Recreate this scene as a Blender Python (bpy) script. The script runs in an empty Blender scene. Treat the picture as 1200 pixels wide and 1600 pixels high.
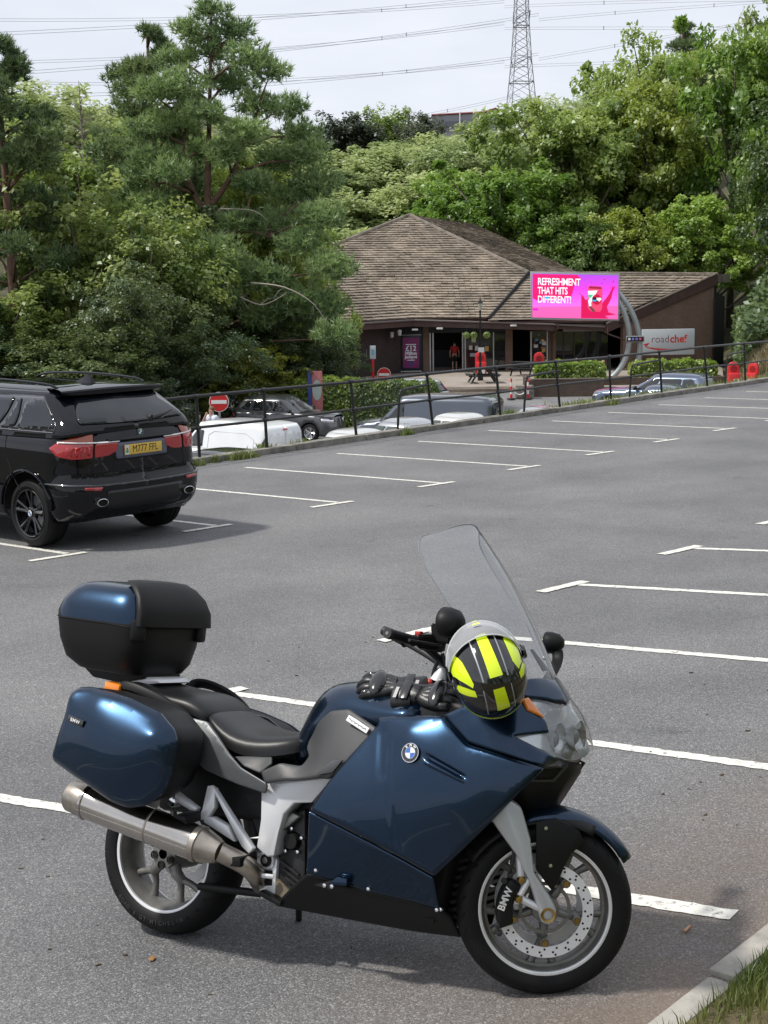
import bpy, bmesh, math, random
import numpy as np
from mathutils import Vector, Matrix, geometry
R_ = math.radians
scene = bpy.context.scene
COL = scene.collection
random.seed(7)

# ------------------------------------------------------------------ camera
HEAD = R_(39.695)                                   # heading of the view on the ground, from +X
FWD = Vector((math.cos(HEAD), math.sin(HEAD), 0)); RGT = Vector((FWD.y, -FWD.x, 0))
CAMZ = 2.4
cam_d = bpy.data.cameras.new('camera'); cam = bpy.data.objects.new('camera', cam_d); COL.objects.link(cam)
cam_d.sensor_fit = 'VERTICAL'; cam_d.sensor_height = 36.0; cam_d.lens = 36.0*2300/1600
cam_d.clip_start = .05; cam_d.clip_end = 3000
_p, _ro = R_(9.1), R_(0.8)
_v = FWD*math.cos(_p)+Vector((0, 0, -math.sin(_p)))
_u = FWD*math.sin(_p)+Vector((0, 0, math.cos(_p)))
_r = RGT.copy()
_cr = _r*math.cos(_ro)-_u*math.sin(_ro)
_cu = _u*math.cos(_ro)+_r*math.sin(_ro)
_m = Matrix((_cr, _cu, -_v)).transposed().to_4x4(); _m.translation = (0, 0, CAMZ)
cam.matrix_world = _m
scene.camera = cam

# ------------------------------------------------------------------ world and sun
SUN_TO = Vector((-.72*math.cos(R_(55)), .69*math.cos(R_(55)), math.sin(R_(55)))).normalized()
world = bpy.data.worlds.new('World'); scene.world = world; world.use_nodes = True
nt = world.node_tree; nt.nodes.clear()
out = nt.nodes.new('ShaderNodeOutputWorld'); bg = nt.nodes.new('ShaderNodeBackground')
sky = nt.nodes.new('ShaderNodeTexSky'); sky.sky_type = 'NISHITA'; sky.sun_disc = False
sky.sun_elevation = R_(55); sky.sun_rotation = math.atan2(SUN_TO.x, SUN_TO.y)
tc = nt.nodes.new('ShaderNodeTexCoord'); mp = nt.nodes.new('ShaderNodeMapping'); mp.inputs['Scale'].default_value = (1, 1, 3.2)
nz = nt.nodes.new('ShaderNodeTexNoise'); nz.inputs['Scale'].default_value = 2.6; nz.inputs['Detail'].default_value = 5; nz.inputs['Roughness'].default_value = .55
rp = nt.nodes.new('ShaderNodeValToRGB')
rp.color_ramp.elements[0].position = .3; rp.color_ramp.elements[0].color = (6.7, 7.05, 7.9, 1)
rp.color_ramp.elements[1].position = .7; rp.color_ramp.elements[1].color = (8.9, 9.1, 9.7, 1)
mx = nt.nodes.new('ShaderNodeMix'); mx.data_type = 'RGBA'; mx.inputs[0].default_value = .9
nt.links.new(tc.outputs['Generated'], mp.inputs[0]); nt.links.new(mp.outputs[0], nz.inputs[0]); nt.links.new(nz.outputs[0], rp.inputs[0])
nt.links.new(sky.outputs[0], mx.inputs[6]); nt.links.new(rp.outputs[0], mx.inputs[7])
nt.links.new(mx.outputs[2], bg.inputs[0]); bg.inputs[1].default_value = .10
nt.links.new(bg.outputs[0], out.inputs[0])
sd = bpy.data.lights.new('sun', 'SUN'); sd.energy = 3.3; sd.angle = R_(3.5); sd.color = (1, .955, .88)
sun = bpy.data.objects.new('sun', sd); COL.objects.link(sun); sun.location = (0, 0, 60)
sun.rotation_euler = SUN_TO.to_track_quat('Z', 'Y').to_euler()
vs = scene.view_settings; vs.view_transform = 'Standard'; vs.look = 'None'; vs.exposure = 0.22; vs.gamma = 1; vs.use_curve_mapping = False
scene.render.engine = 'CYCLES'
scene.cycles.use_denoising = True; scene.cycles.max_bounces = 9; scene.cycles.transparent_max_bounces = 12
scene.cycles.diffuse_bounces = 6; scene.cycles.glossy_bounces = 4; scene.cycles.caustics_reflective = False; scene.cycles.caustics_refractive = False

# ------------------------------------------------------------------ materials
MATS = {}
def mat(name, col=(.5, .5, .5), rough=.5, metal=0., coat=0., var=None, bump=None, emit=None, alpha=None, trans=0., spec=None, coord='Object', aniso=None, col2=None, ior=None):
    """procedural Principled material; var=(scale, amount) mottles the colour, bump=(scale, strength)"""
    if name in MATS: return MATS[name]
    m = bpy.data.materials.new(name); m.use_nodes = True; t = m.node_tree; b = t.nodes['Principled BSDF']
    b.inputs['Base Color'].default_value = (*col, 1); b.inputs['Roughness'].default_value = rough; b.inputs['Metallic'].default_value = metal
    if coat: b.inputs['Coat Weight'].default_value = coat; b.inputs['Coat Roughness'].default_value = .03
    if spec is not None: b.inputs['Specular IOR Level'].default_value = spec
    if trans: b.inputs['Transmission Weight'].default_value = trans
    if ior: b.inputs['IOR'].default_value = ior
    if alpha is not None: b.inputs['Alpha'].default_value = alpha
    if emit: b.inputs['Emission Color'].default_value = (*emit[0], 1); b.inputs['Emission Strength'].default_value = emit[1]
    if var or bump:
        c = t.nodes.new('ShaderNodeTexCoord')
    if var:
        n = t.nodes.new('ShaderNodeTexNoise'); n.inputs['Scale'].default_value = var[0]; n.inputs['Detail'].default_value = 6; n.inputs['Roughness'].default_value = .65
        t.links.new(c.outputs[coord], n.inputs['Vector'])
        r = t.nodes.new('ShaderNodeValToRGB'); a = var[1]
        r.color_ramp.elements[0].position = .3; r.color_ramp.elements[1].position = .7
        c2 = col2 or tuple(min(1, x*(1+a)) for x in col)
        r.color_ramp.elements[0].color = (*[x*(1-a) for x in col], 1); r.color_ramp.elements[1].color = (*c2, 1)
        t.links.new(n.outputs[0], r.inputs[0]); t.links.new(r.outputs[0], b.inputs['Base Color'])
        if len(var) > 2:
            mr = t.nodes.new('ShaderNodeMapRange'); mr.inputs[3].default_value = max(0, rough-var[2]); mr.inputs[4].default_value = min(1, rough+var[2])
            t.links.new(n.outputs[0], mr.inputs[0]); t.links.new(mr.outputs[0], b.inputs['Roughness'])
    if bump:
        n = t.nodes.new('ShaderNodeTexNoise'); n.inputs['Scale'].default_value = bump[0]; n.inputs['Detail'].default_value = 4
        t.links.new(c.outputs[coord], n.inputs['Vector'])
        bp = t.nodes.new('ShaderNodeBump'); bp.inputs['Strength'].default_value = bump[1]; bp.inputs['Distance'].default_value = bump[2] if len(bump) > 2 else .005
        t.links.new(n.outputs[0], bp.inputs['Height']); t.links.new(bp.outputs[0], b.inputs['Normal'])
    MATS[name] = m
    return m
def N(m): return m.node_tree.nodes, m.node_tree.links, m.node_tree.nodes['Principled BSDF']

def asphalt_mat(name, dark, light, stone_scale, brown=True):
    m = mat(name, dark, .85); n, l, b = N(m)
    tc = n.new('ShaderNodeTexCoord')
    vo = n.new('ShaderNodeTexVoronoi'); vo.inputs['Scale'].default_value = stone_scale; vo.inputs['Randomness'].default_value = 1
    l.new(tc.outputs['Object'], vo.inputs['Vector'])
    wn = n.new('ShaderNodeTexWhiteNoise'); l.new(vo.outputs['Position'], wn.inputs['Vector'])
    r1 = n.new('ShaderNodeValToRGB'); e = r1.color_ramp.elements
    e[0].position = 0; e[0].color = (*[x*.6 for x in dark], 1); e[1].position = 1; e[1].color = (*[min(1, x*1.7) for x in light], 1)
    e2 = r1.color_ramp.elements.new(.45); e2.color = (*dark, 1); e3 = r1.color_ramp.elements.new(.85); e3.color = (*light, 1)
    l.new(wn.outputs[0], r1.inputs[0])
    n2 = n.new('ShaderNodeTexNoise'); n2.inputs['Scale'].default_value = .55; n2.inputs['Detail'].default_value = 7; n2.inputs['Roughness'].default_value = .6
    l.new(tc.outputs['Object'], n2.inputs['Vector'])
    r2 = n.new('ShaderNodeValToRGB'); r2.color_ramp.elements[0].position = .35; r2.color_ramp.elements[0].color = (.78, .78, .79, 1)
    r2.color_ramp.elements[1].position = .68; r2.color_ramp.elements[1].color = (1.16, 1.15, 1.13, 1)
    l.new(n2.outputs[0], r2.inputs[0])
    mu = n.new('ShaderNodeMix'); mu.data_type = 'RGBA'; mu.blend_type = 'MULTIPLY'; mu.inputs[0].default_value = 1
    l.new(r1.outputs[0], mu.inputs[6]); l.new(r2.outputs[0], mu.inputs[7])
    last = mu.outputs[2]
    n4 = n.new('ShaderNodeTexNoise'); n4.inputs['Scale'].default_value = 1.7; n4.inputs['Detail'].default_value = 3; n4.inputs['Distortion'].default_value = .6; l.new(tc.outputs['Object'], n4.inputs['Vector'])
    r4 = n.new('ShaderNodeValToRGB'); r4.color_ramp.elements[0].position = .68; r4.color_ramp.elements[0].color = (1, 1, 1, 1); r4.color_ramp.elements[1].position = .80; r4.color_ramp.elements[1].color = (.62, .61, .6, 1); l.new(n4.outputs[0], r4.inputs[0])
    m4 = n.new('ShaderNodeMix'); m4.data_type = 'RGBA'; m4.blend_type = 'MULTIPLY'; m4.inputs[0].default_value = 1; l.new(last, m4.inputs[6]); l.new(r4.outputs[0], m4.inputs[7]); last = m4.outputs[2]
    if brown:   # brown dust washed down from the verge, strongest beside it
        sx = n.new('ShaderNodeSeparateXYZ'); l.new(tc.outputs['Object'], sx.inputs[0])
        mr = n.new('ShaderNodeMapRange'); mr.inputs[1].default_value = 3.4; mr.inputs[2].default_value = 2.1; l.new(sx.outputs['Y'], mr.inputs[0])
        n3 = n.new('ShaderNodeTexNoise'); n3.inputs['Scale'].default_value = 2.4; n3.inputs['Detail'].default_value = 6
        l.new(tc.outputs['Object'], n3.inputs['Vector'])
        ml = n.new('ShaderNodeMath'); ml.operation = 'MULTIPLY'; l.new(mr.outputs[0], ml.inputs[0]); l.new(n3.outputs[0], ml.inputs[1])
        mb = n.new('ShaderNodeMix'); mb.data_type = 'RGBA'; mb.inputs[7].default_value = (.17, .115, .075, 1)
        l.new(ml.outputs[0], mb.inputs[0]); l.new(last, mb.inputs[6]); last = mb.outputs[2]
    l.new(last, b.inputs['Base Color'])
    bp = n.new('ShaderNodeBump'); bp.inputs['Strength'].default_value = .55; bp.inputs['Distance'].default_value = .006
    l.new(vo.outputs['Distance'], bp.inputs['Height']); bp.invert = True
    l.new(bp.outputs[0], b.inputs['Normal'])
    return m

def leaf_mat(name, col, col2, scale=.35, transl=.5, fine=0.):
    """leaf: diffuse + translucent, hue drifting through the crown"""
    if name in MATS: return MATS[name]
    m = bpy.data.materials.new(name); m.use_nodes = True; t = m.node_tree; t.nodes.clear()
    o = t.nodes.new('ShaderNodeOutputMaterial'); d = t.nodes.new('ShaderNodeBsdfDiffuse'); tr = t.nodes.new('ShaderNodeBsdfTranslucent')
    g = t.nodes.new('ShaderNodeBsdfGlossy'); g.inputs['Roughness'].default_value = .45; g.inputs['Color'].default_value = (.9, .95, 1, 1)
    mi = t.nodes.new('ShaderNodeMixShader'); mi.inputs[0].default_value = transl
    mg = t.nodes.new('ShaderNodeMixShader'); mg.inputs[0].default_value = .05
    c = t.nodes.new('ShaderNodeTexCoord'); n = t.nodes.new('ShaderNodeTexNoise'); n.inputs['Scale'].default_value = scale; n.inputs['Detail'].default_value = 3
    oi = t.nodes.new('ShaderNodeObjectInfo'); ad = t.nodes.new('ShaderNodeMath'); ad.operation = 'ADD'
    t.links.new(c.outputs['Object'], n.inputs[0])
    s = t.nodes.new('ShaderNodeMath'); s.operation = 'MULTIPLY_ADD'; s.inputs[1].default_value = .35; s.inputs[2].default_value = -.175
    t.links.new(oi.outputs['Random'], s.inputs[0]); t.links.new(n.outputs[0], ad.inputs[0]); t.links.new(s.outputs[0], ad.inputs[1])
    r = t.nodes.new('ShaderNodeValToRGB'); r.color_ramp.elements[0].position = .33; r.color_ramp.elements[1].position = .68
    r.color_ramp.elements[0].color = (*col, 1); r.color_ramp.elements[1].color = (*col2, 1)
    t.links.new(ad.outputs[0], r.inputs[0])
    t.links.new(r.outputs[0], d.inputs[0]); t.links.new(r.outputs[0], tr.inputs[0])
    t.links.new(d.outputs[0], mi.inputs[1]); t.links.new(tr.outputs[0], mi.inputs[2]); t.links.new(mi.outputs[0], mg.inputs[1]); t.links.new(g.outputs[0], mg.inputs[2])
    t.links.new(mg.outputs[0], o.inputs[0])
    MATS[name] = m
    return m

# ------------------------------------------------------------------ mesh helpers
def tag(o, label=None, cat=None, group=None, kind=None):
    if label: o['label'] = label
    if cat: o['category'] = cat
    if group: o['group'] = group
    if kind: o['kind'] = kind
    return o
def empty(name, loc=(0, 0, 0), rz=0., label=None, cat=None, group=None, mw=None):
    o = bpy.data.objects.new(name, None); COL.objects.link(o); o.empty_display_size = .2
    if mw is not None: o.matrix_world = mw
    else: o.location = loc; o.rotation_euler = (0, 0, rz)
    return tag(o, label, cat, group)
def cw(r, d, z=0.):                                   # metres right of / ahead of the viewpoint -> world
    p = RGT*r+FWD*d; return Vector((p.x, p.y, z))
VIEW_RZ = HEAD-math.pi/2                              # rotation that lines local +X with RGT and +Y with FWD
def link(name, me, m=None, parent=None, smooth=None, mw=None):
    o = bpy.data.objects.new(name, me); COL.objects.link(o)
    if m is not None:
        for x in (m if isinstance(m, (list, tuple)) else [m]): me.materials.append(x)
    if parent: o.parent = parent
    if mw is not None: o.matrix_local = mw
    if smooth is not None:
        me.polygons.foreach_set('use_smooth', [True]*len(me.polygons))
        if smooth < 179: me.set_sharp_from_angle(angle=R_(smooth))
    return o
class MB:
    def __init__(s): s.v = []; s.f = []
    def add(s, vs, fs):
        o = len(s.v); s.v += [tuple(v) for v in vs]; s.f += [tuple(i+o for i in f) for f in fs]; return s
    def box(s, c, d, rot=None, taper=1., tz=None):
        x, y, z = d[0]/2, d[1]/2, d[2]/2; t = taper
        P = [(-x, -y, -z), (x, -y, -z), (x, y, -z), (-x, y, -z), (-x*t, -y*t, z), (x*t, -y*t, z), (x*t, y*t, z), (-x*t, y*t, z)]
        c = Vector(c); P = [(rot @ Vector(p) if rot else Vector(p))+c for p in P]
        return s.add(P, [(3, 2, 1, 0), (4, 5, 6, 7), (0, 1, 5, 4), (1, 2, 6, 5), (2, 3, 7, 6), (3, 0, 4, 7)])
    def tube(s, path, r, n=10, cap=True, ell=1., up=None):
        path = [Vector(p) for p in path]; k = len(path); rs = r if isinstance(r, (list, tuple)) else [r]*k
        vs = []; fs = []; ref = Vector(up) if up else None
        for i, p in enumerate(path):
            t = (path[min(i+1, k-1)]-path[max(i-1, 0)])
            t = t.normalized() if t.length > 1e-9 else Vector((0, 0, 1))
            if ref is None: ref = Vector((0, 0, 1)) if abs(t.z) < .9 else Vector((1, 0, 0))
            a = t.cross(ref); a = a.normalized() if a.length > 1e-6 else t.orthogonal().normalized()
            b = a.cross(t).normalized(); ref = b
            for j in range(n):
                q = 2*math.pi*j/n; vs.append(p+a*math.cos(q)*rs[i]+b*math.sin(q)*rs[i]*ell)
        for i in range(k-1):
            for j in range(n):
                fs.append((i*n+j, i*n+(j+1) % n, (i+1)*n+(j+1) % n, (i+1)*n+j))
        if cap: fs += [tuple(range(n))[::-1], tuple((k-1)*n+j for j in range(n))]
        return s.add(vs, fs)
    def lathe(s, prof, n=32, axis='Y', c=(0, 0, 0), closed=False, a0=0., a1=2*math.pi):
        full = abs(a1-a0-2*math.pi) < 1e-6; m = n if full else n+1
        vs = []; c = Vector(c)
        for i in range(m):
            q = a0+(a1-a0)*i/n
            for r, h in prof:
                x, y = r*math.cos(q), r*math.sin(q)
                vs.append(c+Vector((x, h, y) if axis == 'Y' else (x, y, h) if axis == 'Z' else (h, x, y)))
        k = len(prof); fs = []; kk = k if closed else k-1
        for i in range(n if full else n):
            i2 = (i+1) % m
            for j in range(kk):
                j2 = (j+1) % k; fs.append((i*k+j, i*k+j2, i2*k+j2, i2*k+j))
        return s.add(vs, fs)
    def prism(s, poly, axis, a, b):
        """polygon (2D) extruded from a to b along axis 'X','Y' or 'Z'"""
        def P(u, v, h): return (h, u, v) if axis == 'X' else (u, h, v) if axis == 'Y' else (u, v, h)
        k = len(poly); vs = [P(u, v, a) for u, v in poly]+[P(u, v, b) for u, v in poly]
        return s.add(vs, [tuple(range(k))[::-1], tuple(range(k, 2*k))]+[(i, (i+1) % k, k+(i+1) % k, k+i) for i in range(k)])
    def sphere(s, c, r, nu=14, nv=9):
        rr = r if isinstance(r, (tuple, list)) else (r, r, r); c = Vector(c); vs = []
        for j in range(nv+1):
            th = math.pi*j/nv
            for i in range(nu):
                q = 2*math.pi*i/nu; vs.append(c+Vector((rr[0]*math.sin(th)*math.cos(q), rr[1]*math.sin(th)*math.sin(q), rr[2]*math.cos(th))))
        return s.add(vs, [(j*nu+i, (j+1)*nu+i, (j+1)*nu+(i+1) % nu, j*nu+(i+1) % nu) for j in range(nv) for i in range(nu)])
    def grid(s, rows, close=False):
        k = len(rows[0]); vs = [p for r in rows for p in r]; fs = []
        for i in range(len(rows)-1):
            for j in range(k if close else k-1):
                j2 = (j+1) % k; fs.append((i*k+j, i*k+j2, (i+1)*k+j2, (i+1)*k+j))
        return s.add(vs, fs)
    def mesh(s, name):
        me = bpy.data.meshes.new(name); me.from_pydata(s.v, [], s.f); me.update(); return me
    def build(s, name, m, parent=None, smooth=40, bevel=0., seg=2, solid=0., sub=0, mw=None, fix=True):
        me = s.mesh(name)
        bm = bmesh.new(); bm.from_mesh(me)
        bmesh.ops.remove_doubles(bm, verts=bm.verts, dist=1e-5)
        if fix: bmesh.ops.recalc_face_normals(bm, faces=bm.faces)
        if bevel:
            es = [e for e in bm.edges if len(e.link_faces) == 2 and e.calc_face_angle(0) > R_(28)]
            bmesh.ops.bevel(bm, geom=es, offset=bevel, segments=seg, affect='EDGES', profile=.5, clamp_overlap=True)
        bm.to_mesh(me); bm.free()
        o = link(name, me, m, parent, smooth, mw)
        if solid: md = o.modifiers.new('thick', 'SOLIDIFY'); md.thickness = solid; md.offset = -1
        if sub: md = o.modifiers.new('sub', 'SUBSURF'); md.levels = sub; md.render_levels = sub
        return o

def cat_rom(pts, k=6, closed=True):
    P = [Vector(p) for p in pts]; n = len(P); o = []
    for i in range(n if closed else n-1):
        a, b, c, d = (P[(i-1) % n], P[i], P[(i+1) % n], P[(i+2) % n]) if closed else (P[max(i-1, 0)], P[i], P[i+1], P[min(i+2, n-1)])
        for j in range(k):
            t = j/k; o.append(.5*((2*b)+(c-a)*t+(2*a-5*b+4*c-d)*t*t+(3*b-a-3*c+d)*t**3))
    if not closed: o.append(P[-1])
    return o
def fillet(pts, r, k=4):
    """round the corners of a closed polyline (2D or 3D)"""
    P = [Vector(p) for p in pts]; n = len(P); o = []
    for i in range(n):
        a, b, c = P[i-1], P[i], P[(i+1) % n]
        u, w = a-b, c-b; d = min(r, u.length*.45, w.length*.45)
        p, q = b+u.normalized()*d, b+w.normalized()*d
        for j in range(k+1):
            t = j/k; o.append((1-t)**2*p+2*t*(1-t)*b+t*t*q)
    return o
def tri2d(poly, res, holes=(), er=0., extra=None, clear=None, want_dist=False):
    """triangulate a 2D polygon with interior points every res; returns pts, tris, distance to the outline"""
    loops = [poly]+list(holes); B = []; E = []
    for lp in loops:
        st = len(B); m = len(lp)
        for i in range(m):
            a, b = np.array(lp[i][:2], float), np.array(lp[(i+1) % m][:2], float)
            k = max(1, int(math.ceil(np.linalg.norm(b-a)/(min(res, max(er*1.1, .006)) if er else res))))
            for j in range(k): B.append(a+(b-a)*j/k)
        E += [(i, i+1) for i in range(st, len(B)-1)]+[(len(B)-1, st)]
    B = np.array(B); seg = np.array([(B[i], B[j]) for i, j in E])
    lo, hi = B.min(0), B.max(0); g = []
    def inside(P):
        x, y = P[:, 0:1], P[:, 1:2]; ax, ay = seg[:, 0, 0], seg[:, 0, 1]; bx, by = seg[:, 1, 0], seg[:, 1, 1]
        c = ((ay > y) != (by > y)) & (x < (bx-ax)*(y-ay)/np.where(by == ay, 1e-12, by-ay)+ax)
        return c.sum(1) % 2 == 1
    def dist(P):
        a = seg[:, 0][None]; d = (seg[:, 1]-seg[:, 0])[None]; q = P[:, None]-a
        t = np.clip((q*d).sum(2)/np.maximum((d*d).sum(2), 1e-12), 0, 1)
        return np.linalg.norm(q-t[..., None]*d, axis=2).min(1)
    ys = np.arange(lo[1]+res*.5, hi[1], res*.87)
    for k, y in enumerate(ys):
        for x in np.arange(lo[0]+(res*.5 if k % 2 else 0), hi[0], res): g.append((x, y))
    G = np.array(g) if g else np.zeros((0, 2))
    if len(G): G = G[inside(G)]
    if len(G): G = G[dist(G) > max(res*.45, er*1.15)]
    if er:                                            # orderly strips of points along the rolled edge
        T = np.array([B[j]-B[i] for i, j in E]); ok = np.linalg.norm(T, axis=1) > 1e-9; M = np.array([(B[i]+B[j])/2 for i, j in E])[ok]; T = T[ok]; Nv = np.c_[-T[:, 1], T[:, 0]]/np.linalg.norm(T, axis=1)[:, None]
        for k in (.22, .5, .85):
            for sg in (1, -1):
                Qp = M+Nv*sg*er*k; Qp = Qp[inside(Qp)]
                if len(Qp): Qp = Qp[dist(Qp) > er*k*.93]
                if len(Qp): G = np.vstack([G, Qp]) if len(G) else Qp
    if extra is not None and len(extra):
        if len(G): cc_ = np.array([c_ for c_, w_ in clear]); ww_ = np.array([w_ for c_, w_ in clear]); G = G[(np.linalg.norm(G[:, None]-cc_[None], axis=2) > ww_[None]).all(1)]
        X_ = extra[inside(extra)]
        if len(X_): X_ = X_[dist(X_) > max(res*.3, er)]
        if len(X_): G = np.vstack([G, X_]) if len(G) else X_
    A = np.vstack([B, G]) if len(G) else B
    r = geometry.delaunay_2d_cdt([Vector(p) for p in A], E, [], 0, 1e-7)
    pts = np.array([tuple(v) for v in r[0]]); tr = np.array([tuple(f) for f in r[2] if len(f) == 3])
    cen = pts[tr].mean(1); tr = tr[inside(cen)]
    def sdist(P): return np.where(inside(P), 1., -1.)*dist(P)
    return (pts, tr, dist(pts), sdist) if want_dist else (pts, tr, dist(pts))
def tps(P, h, lam=1e-4):
    P = np.asarray(P, float); n = len(P)
    d = np.linalg.norm(P[:, None]-P[None], axis=2); K = np.where(d > 0, d*d*np.log(np.maximum(d, 1e-9)), 0)+lam*np.eye(n)
    Q = np.c_[np.ones(n), P]; A = np.block([[K, Q], [Q.T, np.zeros((3, 3))]])
    s = np.linalg.lstsq(A, np.r_[h, 0, 0, 0], rcond=None)[0]
    def f(X):
        d = np.linalg.norm(X[:, None]-P[None], axis=2); k = np.where(d > 0, d*d*np.log(np.maximum(d, 1e-9)), 0)
        return k @ s[:n]+np.c_[np.ones(len(X)), X] @ s[n:]
    return f
def patch(name, m, parent, outline, ctrl=(), res=.02, er=0., thick=.004, outward=(0, -1, 0), rnd=0., smooth=35, dense=None, mesh_only=False, lift=0., creases=()):
    """free-form shell through a closed 3D outline and inner control points; edges rolled in by er"""
    pts = fillet(outline, rnd) if rnd else [Vector(p) for p in outline]
    P = np.array([tuple(p) for p in pts]); c = P.mean(0)
    u, s, vt = np.linalg.svd(P-c); e1, e2, n = vt[0], vt[1], vt[2]
    if np.dot(n, outward) < 0: n = -n
    e2 = np.cross(n, e1)
    ALL = np.vstack([P]+([np.array([tuple(q) for q in ctrl])] if len(ctrl) else []))
    L = ALL-c; uv = np.c_[L @ e1, L @ e2]; f = tps(uv, L @ n)
    ex_, cl_ = [], []
    for (a, b, wd, dp) in creases:                    # rows of points along every pressed line
        A = np.array(a)-c; Bq = np.array(b)-c; A = np.array([A @ e1, A @ e2]); Bq = np.array([Bq @ e1, Bq @ e2]); D = Bq-A; Ln = np.linalg.norm(D); nr = np.array([-D[1], D[0]])/Ln
        for t in np.linspace(-.08, 1.08, max(4, int(Ln/.007))):
            cl_.append((A+D*t, wd*1.15))
            for o_ in (-1, -.66, -.33, 0, .33, .66, 1): ex_.append(A+D*t+nr*o_*wd)
    pp, tr, dd, dfun = tri2d([(a, b) for a, b in uv[:len(P)]], res, er=er, extra=np.array(ex_) if ex_ else None, clear=cl_, want_dist=True)
    CL = []
    for (a, b, wd, dp) in creases:                    # pressed line from a to b (3D), width, depth
        A = np.array(a)-c; Bq = np.array(b)-c; CL.append((np.array([A @ e1, A @ e2]), np.array([Bq @ e1, Bq @ e2]), wd, dp))
    def height(X):
        h = f(X)
        for A, Bq, wd, dp in CL:
            D = Bq-A; t = np.clip(((X-A) @ D)/(D @ D), 0, 1); q = np.linalg.norm(X-A-t[:, None]*D, axis=1); s_ = np.clip(1-q/wd, 0, 1)
            h = h+dp*s_*s_*(3-2*s_)*np.clip(np.minimum(t, 1-t)*6+.15, 0, 1)
        if er: q = dfun(X); q = np.where(np.abs(q) < 2e-5, 0, q); h = h-er*.62*np.clip(1-q/er, 0, 1.6)**2.2
        return h
    h = height(pp)+lift; X = c+pp[:, :1]*e1+pp[:, 1:]*e2+h[:, None]*n
    g = 1.2e-3
    hx = (height(pp+[g, 0])-height(pp-[g, 0]))/(2*g); hy = (height(pp+[0, g])-height(pp-[0, g]))/(2*g)
    nn = n[None]-hx[:, None]*e1-hy[:, None]*e2; nn /= np.linalg.norm(nn, axis=1)[:, None]
    T = [tuple(t) for t in tr]
    t0 = pp[list(T[0])]; cr = (t0[1]-t0[0])[0]*(t0[2]-t0[0])[1]-(t0[1]-t0[0])[1]*(t0[2]-t0[0])[0]
    if cr < 0: T = [t[::-1] for t in T]
    V_ = [tuple(x) for x in X]; Nv = [tuple(x) for x in nn]; F_ = list(T); k_ = len(V_)
    if thick:                                         # back skin and rim, so that the shell has real thickness
        Bk = X-n[None]*thick; V_ += [tuple(x) for x in Bk]; Nv += [tuple(-x) for x in nn]; F_ += [tuple(i+k_ for i in t[::-1]) for t in T]
        ed = {}
        for t in T:
            for i in range(3): a, b = t[i], t[(i+1) % 3]; ed[(a, b)] = 1
        for a, b in [q for q in ed if (q[1], q[0]) not in ed]:
            o_ = len(V_); dv = X[b]-X[a]; rn = np.cross(dv, n); rn = tuple(rn/max(np.linalg.norm(rn), 1e-9))
            V_ += [tuple(X[a]), tuple(X[b]), tuple(Bk[b]), tuple(Bk[a])]; Nv += [rn]*4; F_.append((o_+1, o_, o_+3, o_+2))
    me = bpy.data.meshes.new(name); me.from_pydata(V_, [], F_); me.update()
    me.polygons.foreach_set('use_smooth', [True]*len(me.polygons)); me.normals_split_custom_set_from_vertices(Nv)
    if mesh_only: return me
    return link(name, me, m, parent)
def mir(pts): return [(p[0], -p[1], p[2]) for p in pts]
def fpanel(name, m, parent, poly, fun, res, lift=0., thick=.004, smooth=35, er=0., flip=False, holes=()):
    """polygon in a parameter plane mapped by fun(a, b) -> (point); lifted along the surface normal"""
    pp, tr, dd = tri2d(poly, res, holes, er=er); e = 1e-3
    X = np.array([fun(a, b) for a, b in pp]); A = np.array([fun(a+e, b) for a, b in pp])-X; B = np.array([fun(a, b+e) for a, b in pp])-X
    nn = np.cross(A, B); nn /= np.maximum(np.linalg.norm(nn, axis=1), 1e-12)[:, None]
    if flip: nn = -nn
    X = X+nn*lift
    if er: q = np.clip(1-dd/er, 0, 1); X = X-nn*(er*.62*q**2.2)[:, None]
    me = bpy.data.meshes.new(name); T = [tuple(t) for t in tr]
    t0 = pp[list(T[0])]; cr = (t0[1]-t0[0])[0]*(t0[2]-t0[0])[1]-(t0[1]-t0[0])[1]*(t0[2]-t0[0])[0]
    if (cr < 0) != flip: T = [t[::-1] for t in T]
    me.from_pydata([tuple(x) for x in X], [], T); me.update()
    o = link(name, me, m, parent, smooth)
    if thick: md = o.modifiers.new('thick', 'SOLIDIFY'); md.thickness = thick; md.offset = -1
    return o
def text_mesh(s, size=1., bold=0., sx=1., spacing=1., shear=0., align='CENTER', ext=0.):
    cu = bpy.data.curves.new('t', 'FONT'); cu.body = s; cu.size = size; cu.align_x = align; cu.align_y = 'CENTER'; cu.offset = bold
    cu.space_character = spacing; cu.shear = shear; cu.extrude = ext; cu.resolution_u = 3
    o = bpy.data.objects.new('t', cu); COL.objects.link(o)
    dg = bpy.context.evaluated_depsgraph_get(); me = bpy.data.meshes.new_from_object(o.evaluated_get(dg)); bpy.data.objects.remove(o); bpy.data.curves.remove(cu)
    me.transform(Matrix.Diagonal((sx, 1, 1, 1)))
    me.materials.clear()
    return me
def text(name, s, m, parent, o, ex, ey, size, **k):
    """flat lettering: o centre, ex reading direction, ey up"""
    me = text_mesh(s, size, **k); ex = Vector(ex).normalized(); ey = Vector(ey).normalized(); ez = ex.cross(ey).normalized(); ey = ez.cross(ex)
    M = Matrix((ex, ey, ez)).transposed().to_4x4(); M.translation = Vector(o)
    me.transform(M)
    return link(name, me, m, parent)
def copy_tree(o, parent=None):
    c = o.copy(); COL.objects.link(c); c.parent = parent
    for ch in list(o.children): copy_tree(ch, c)
    return c
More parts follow.
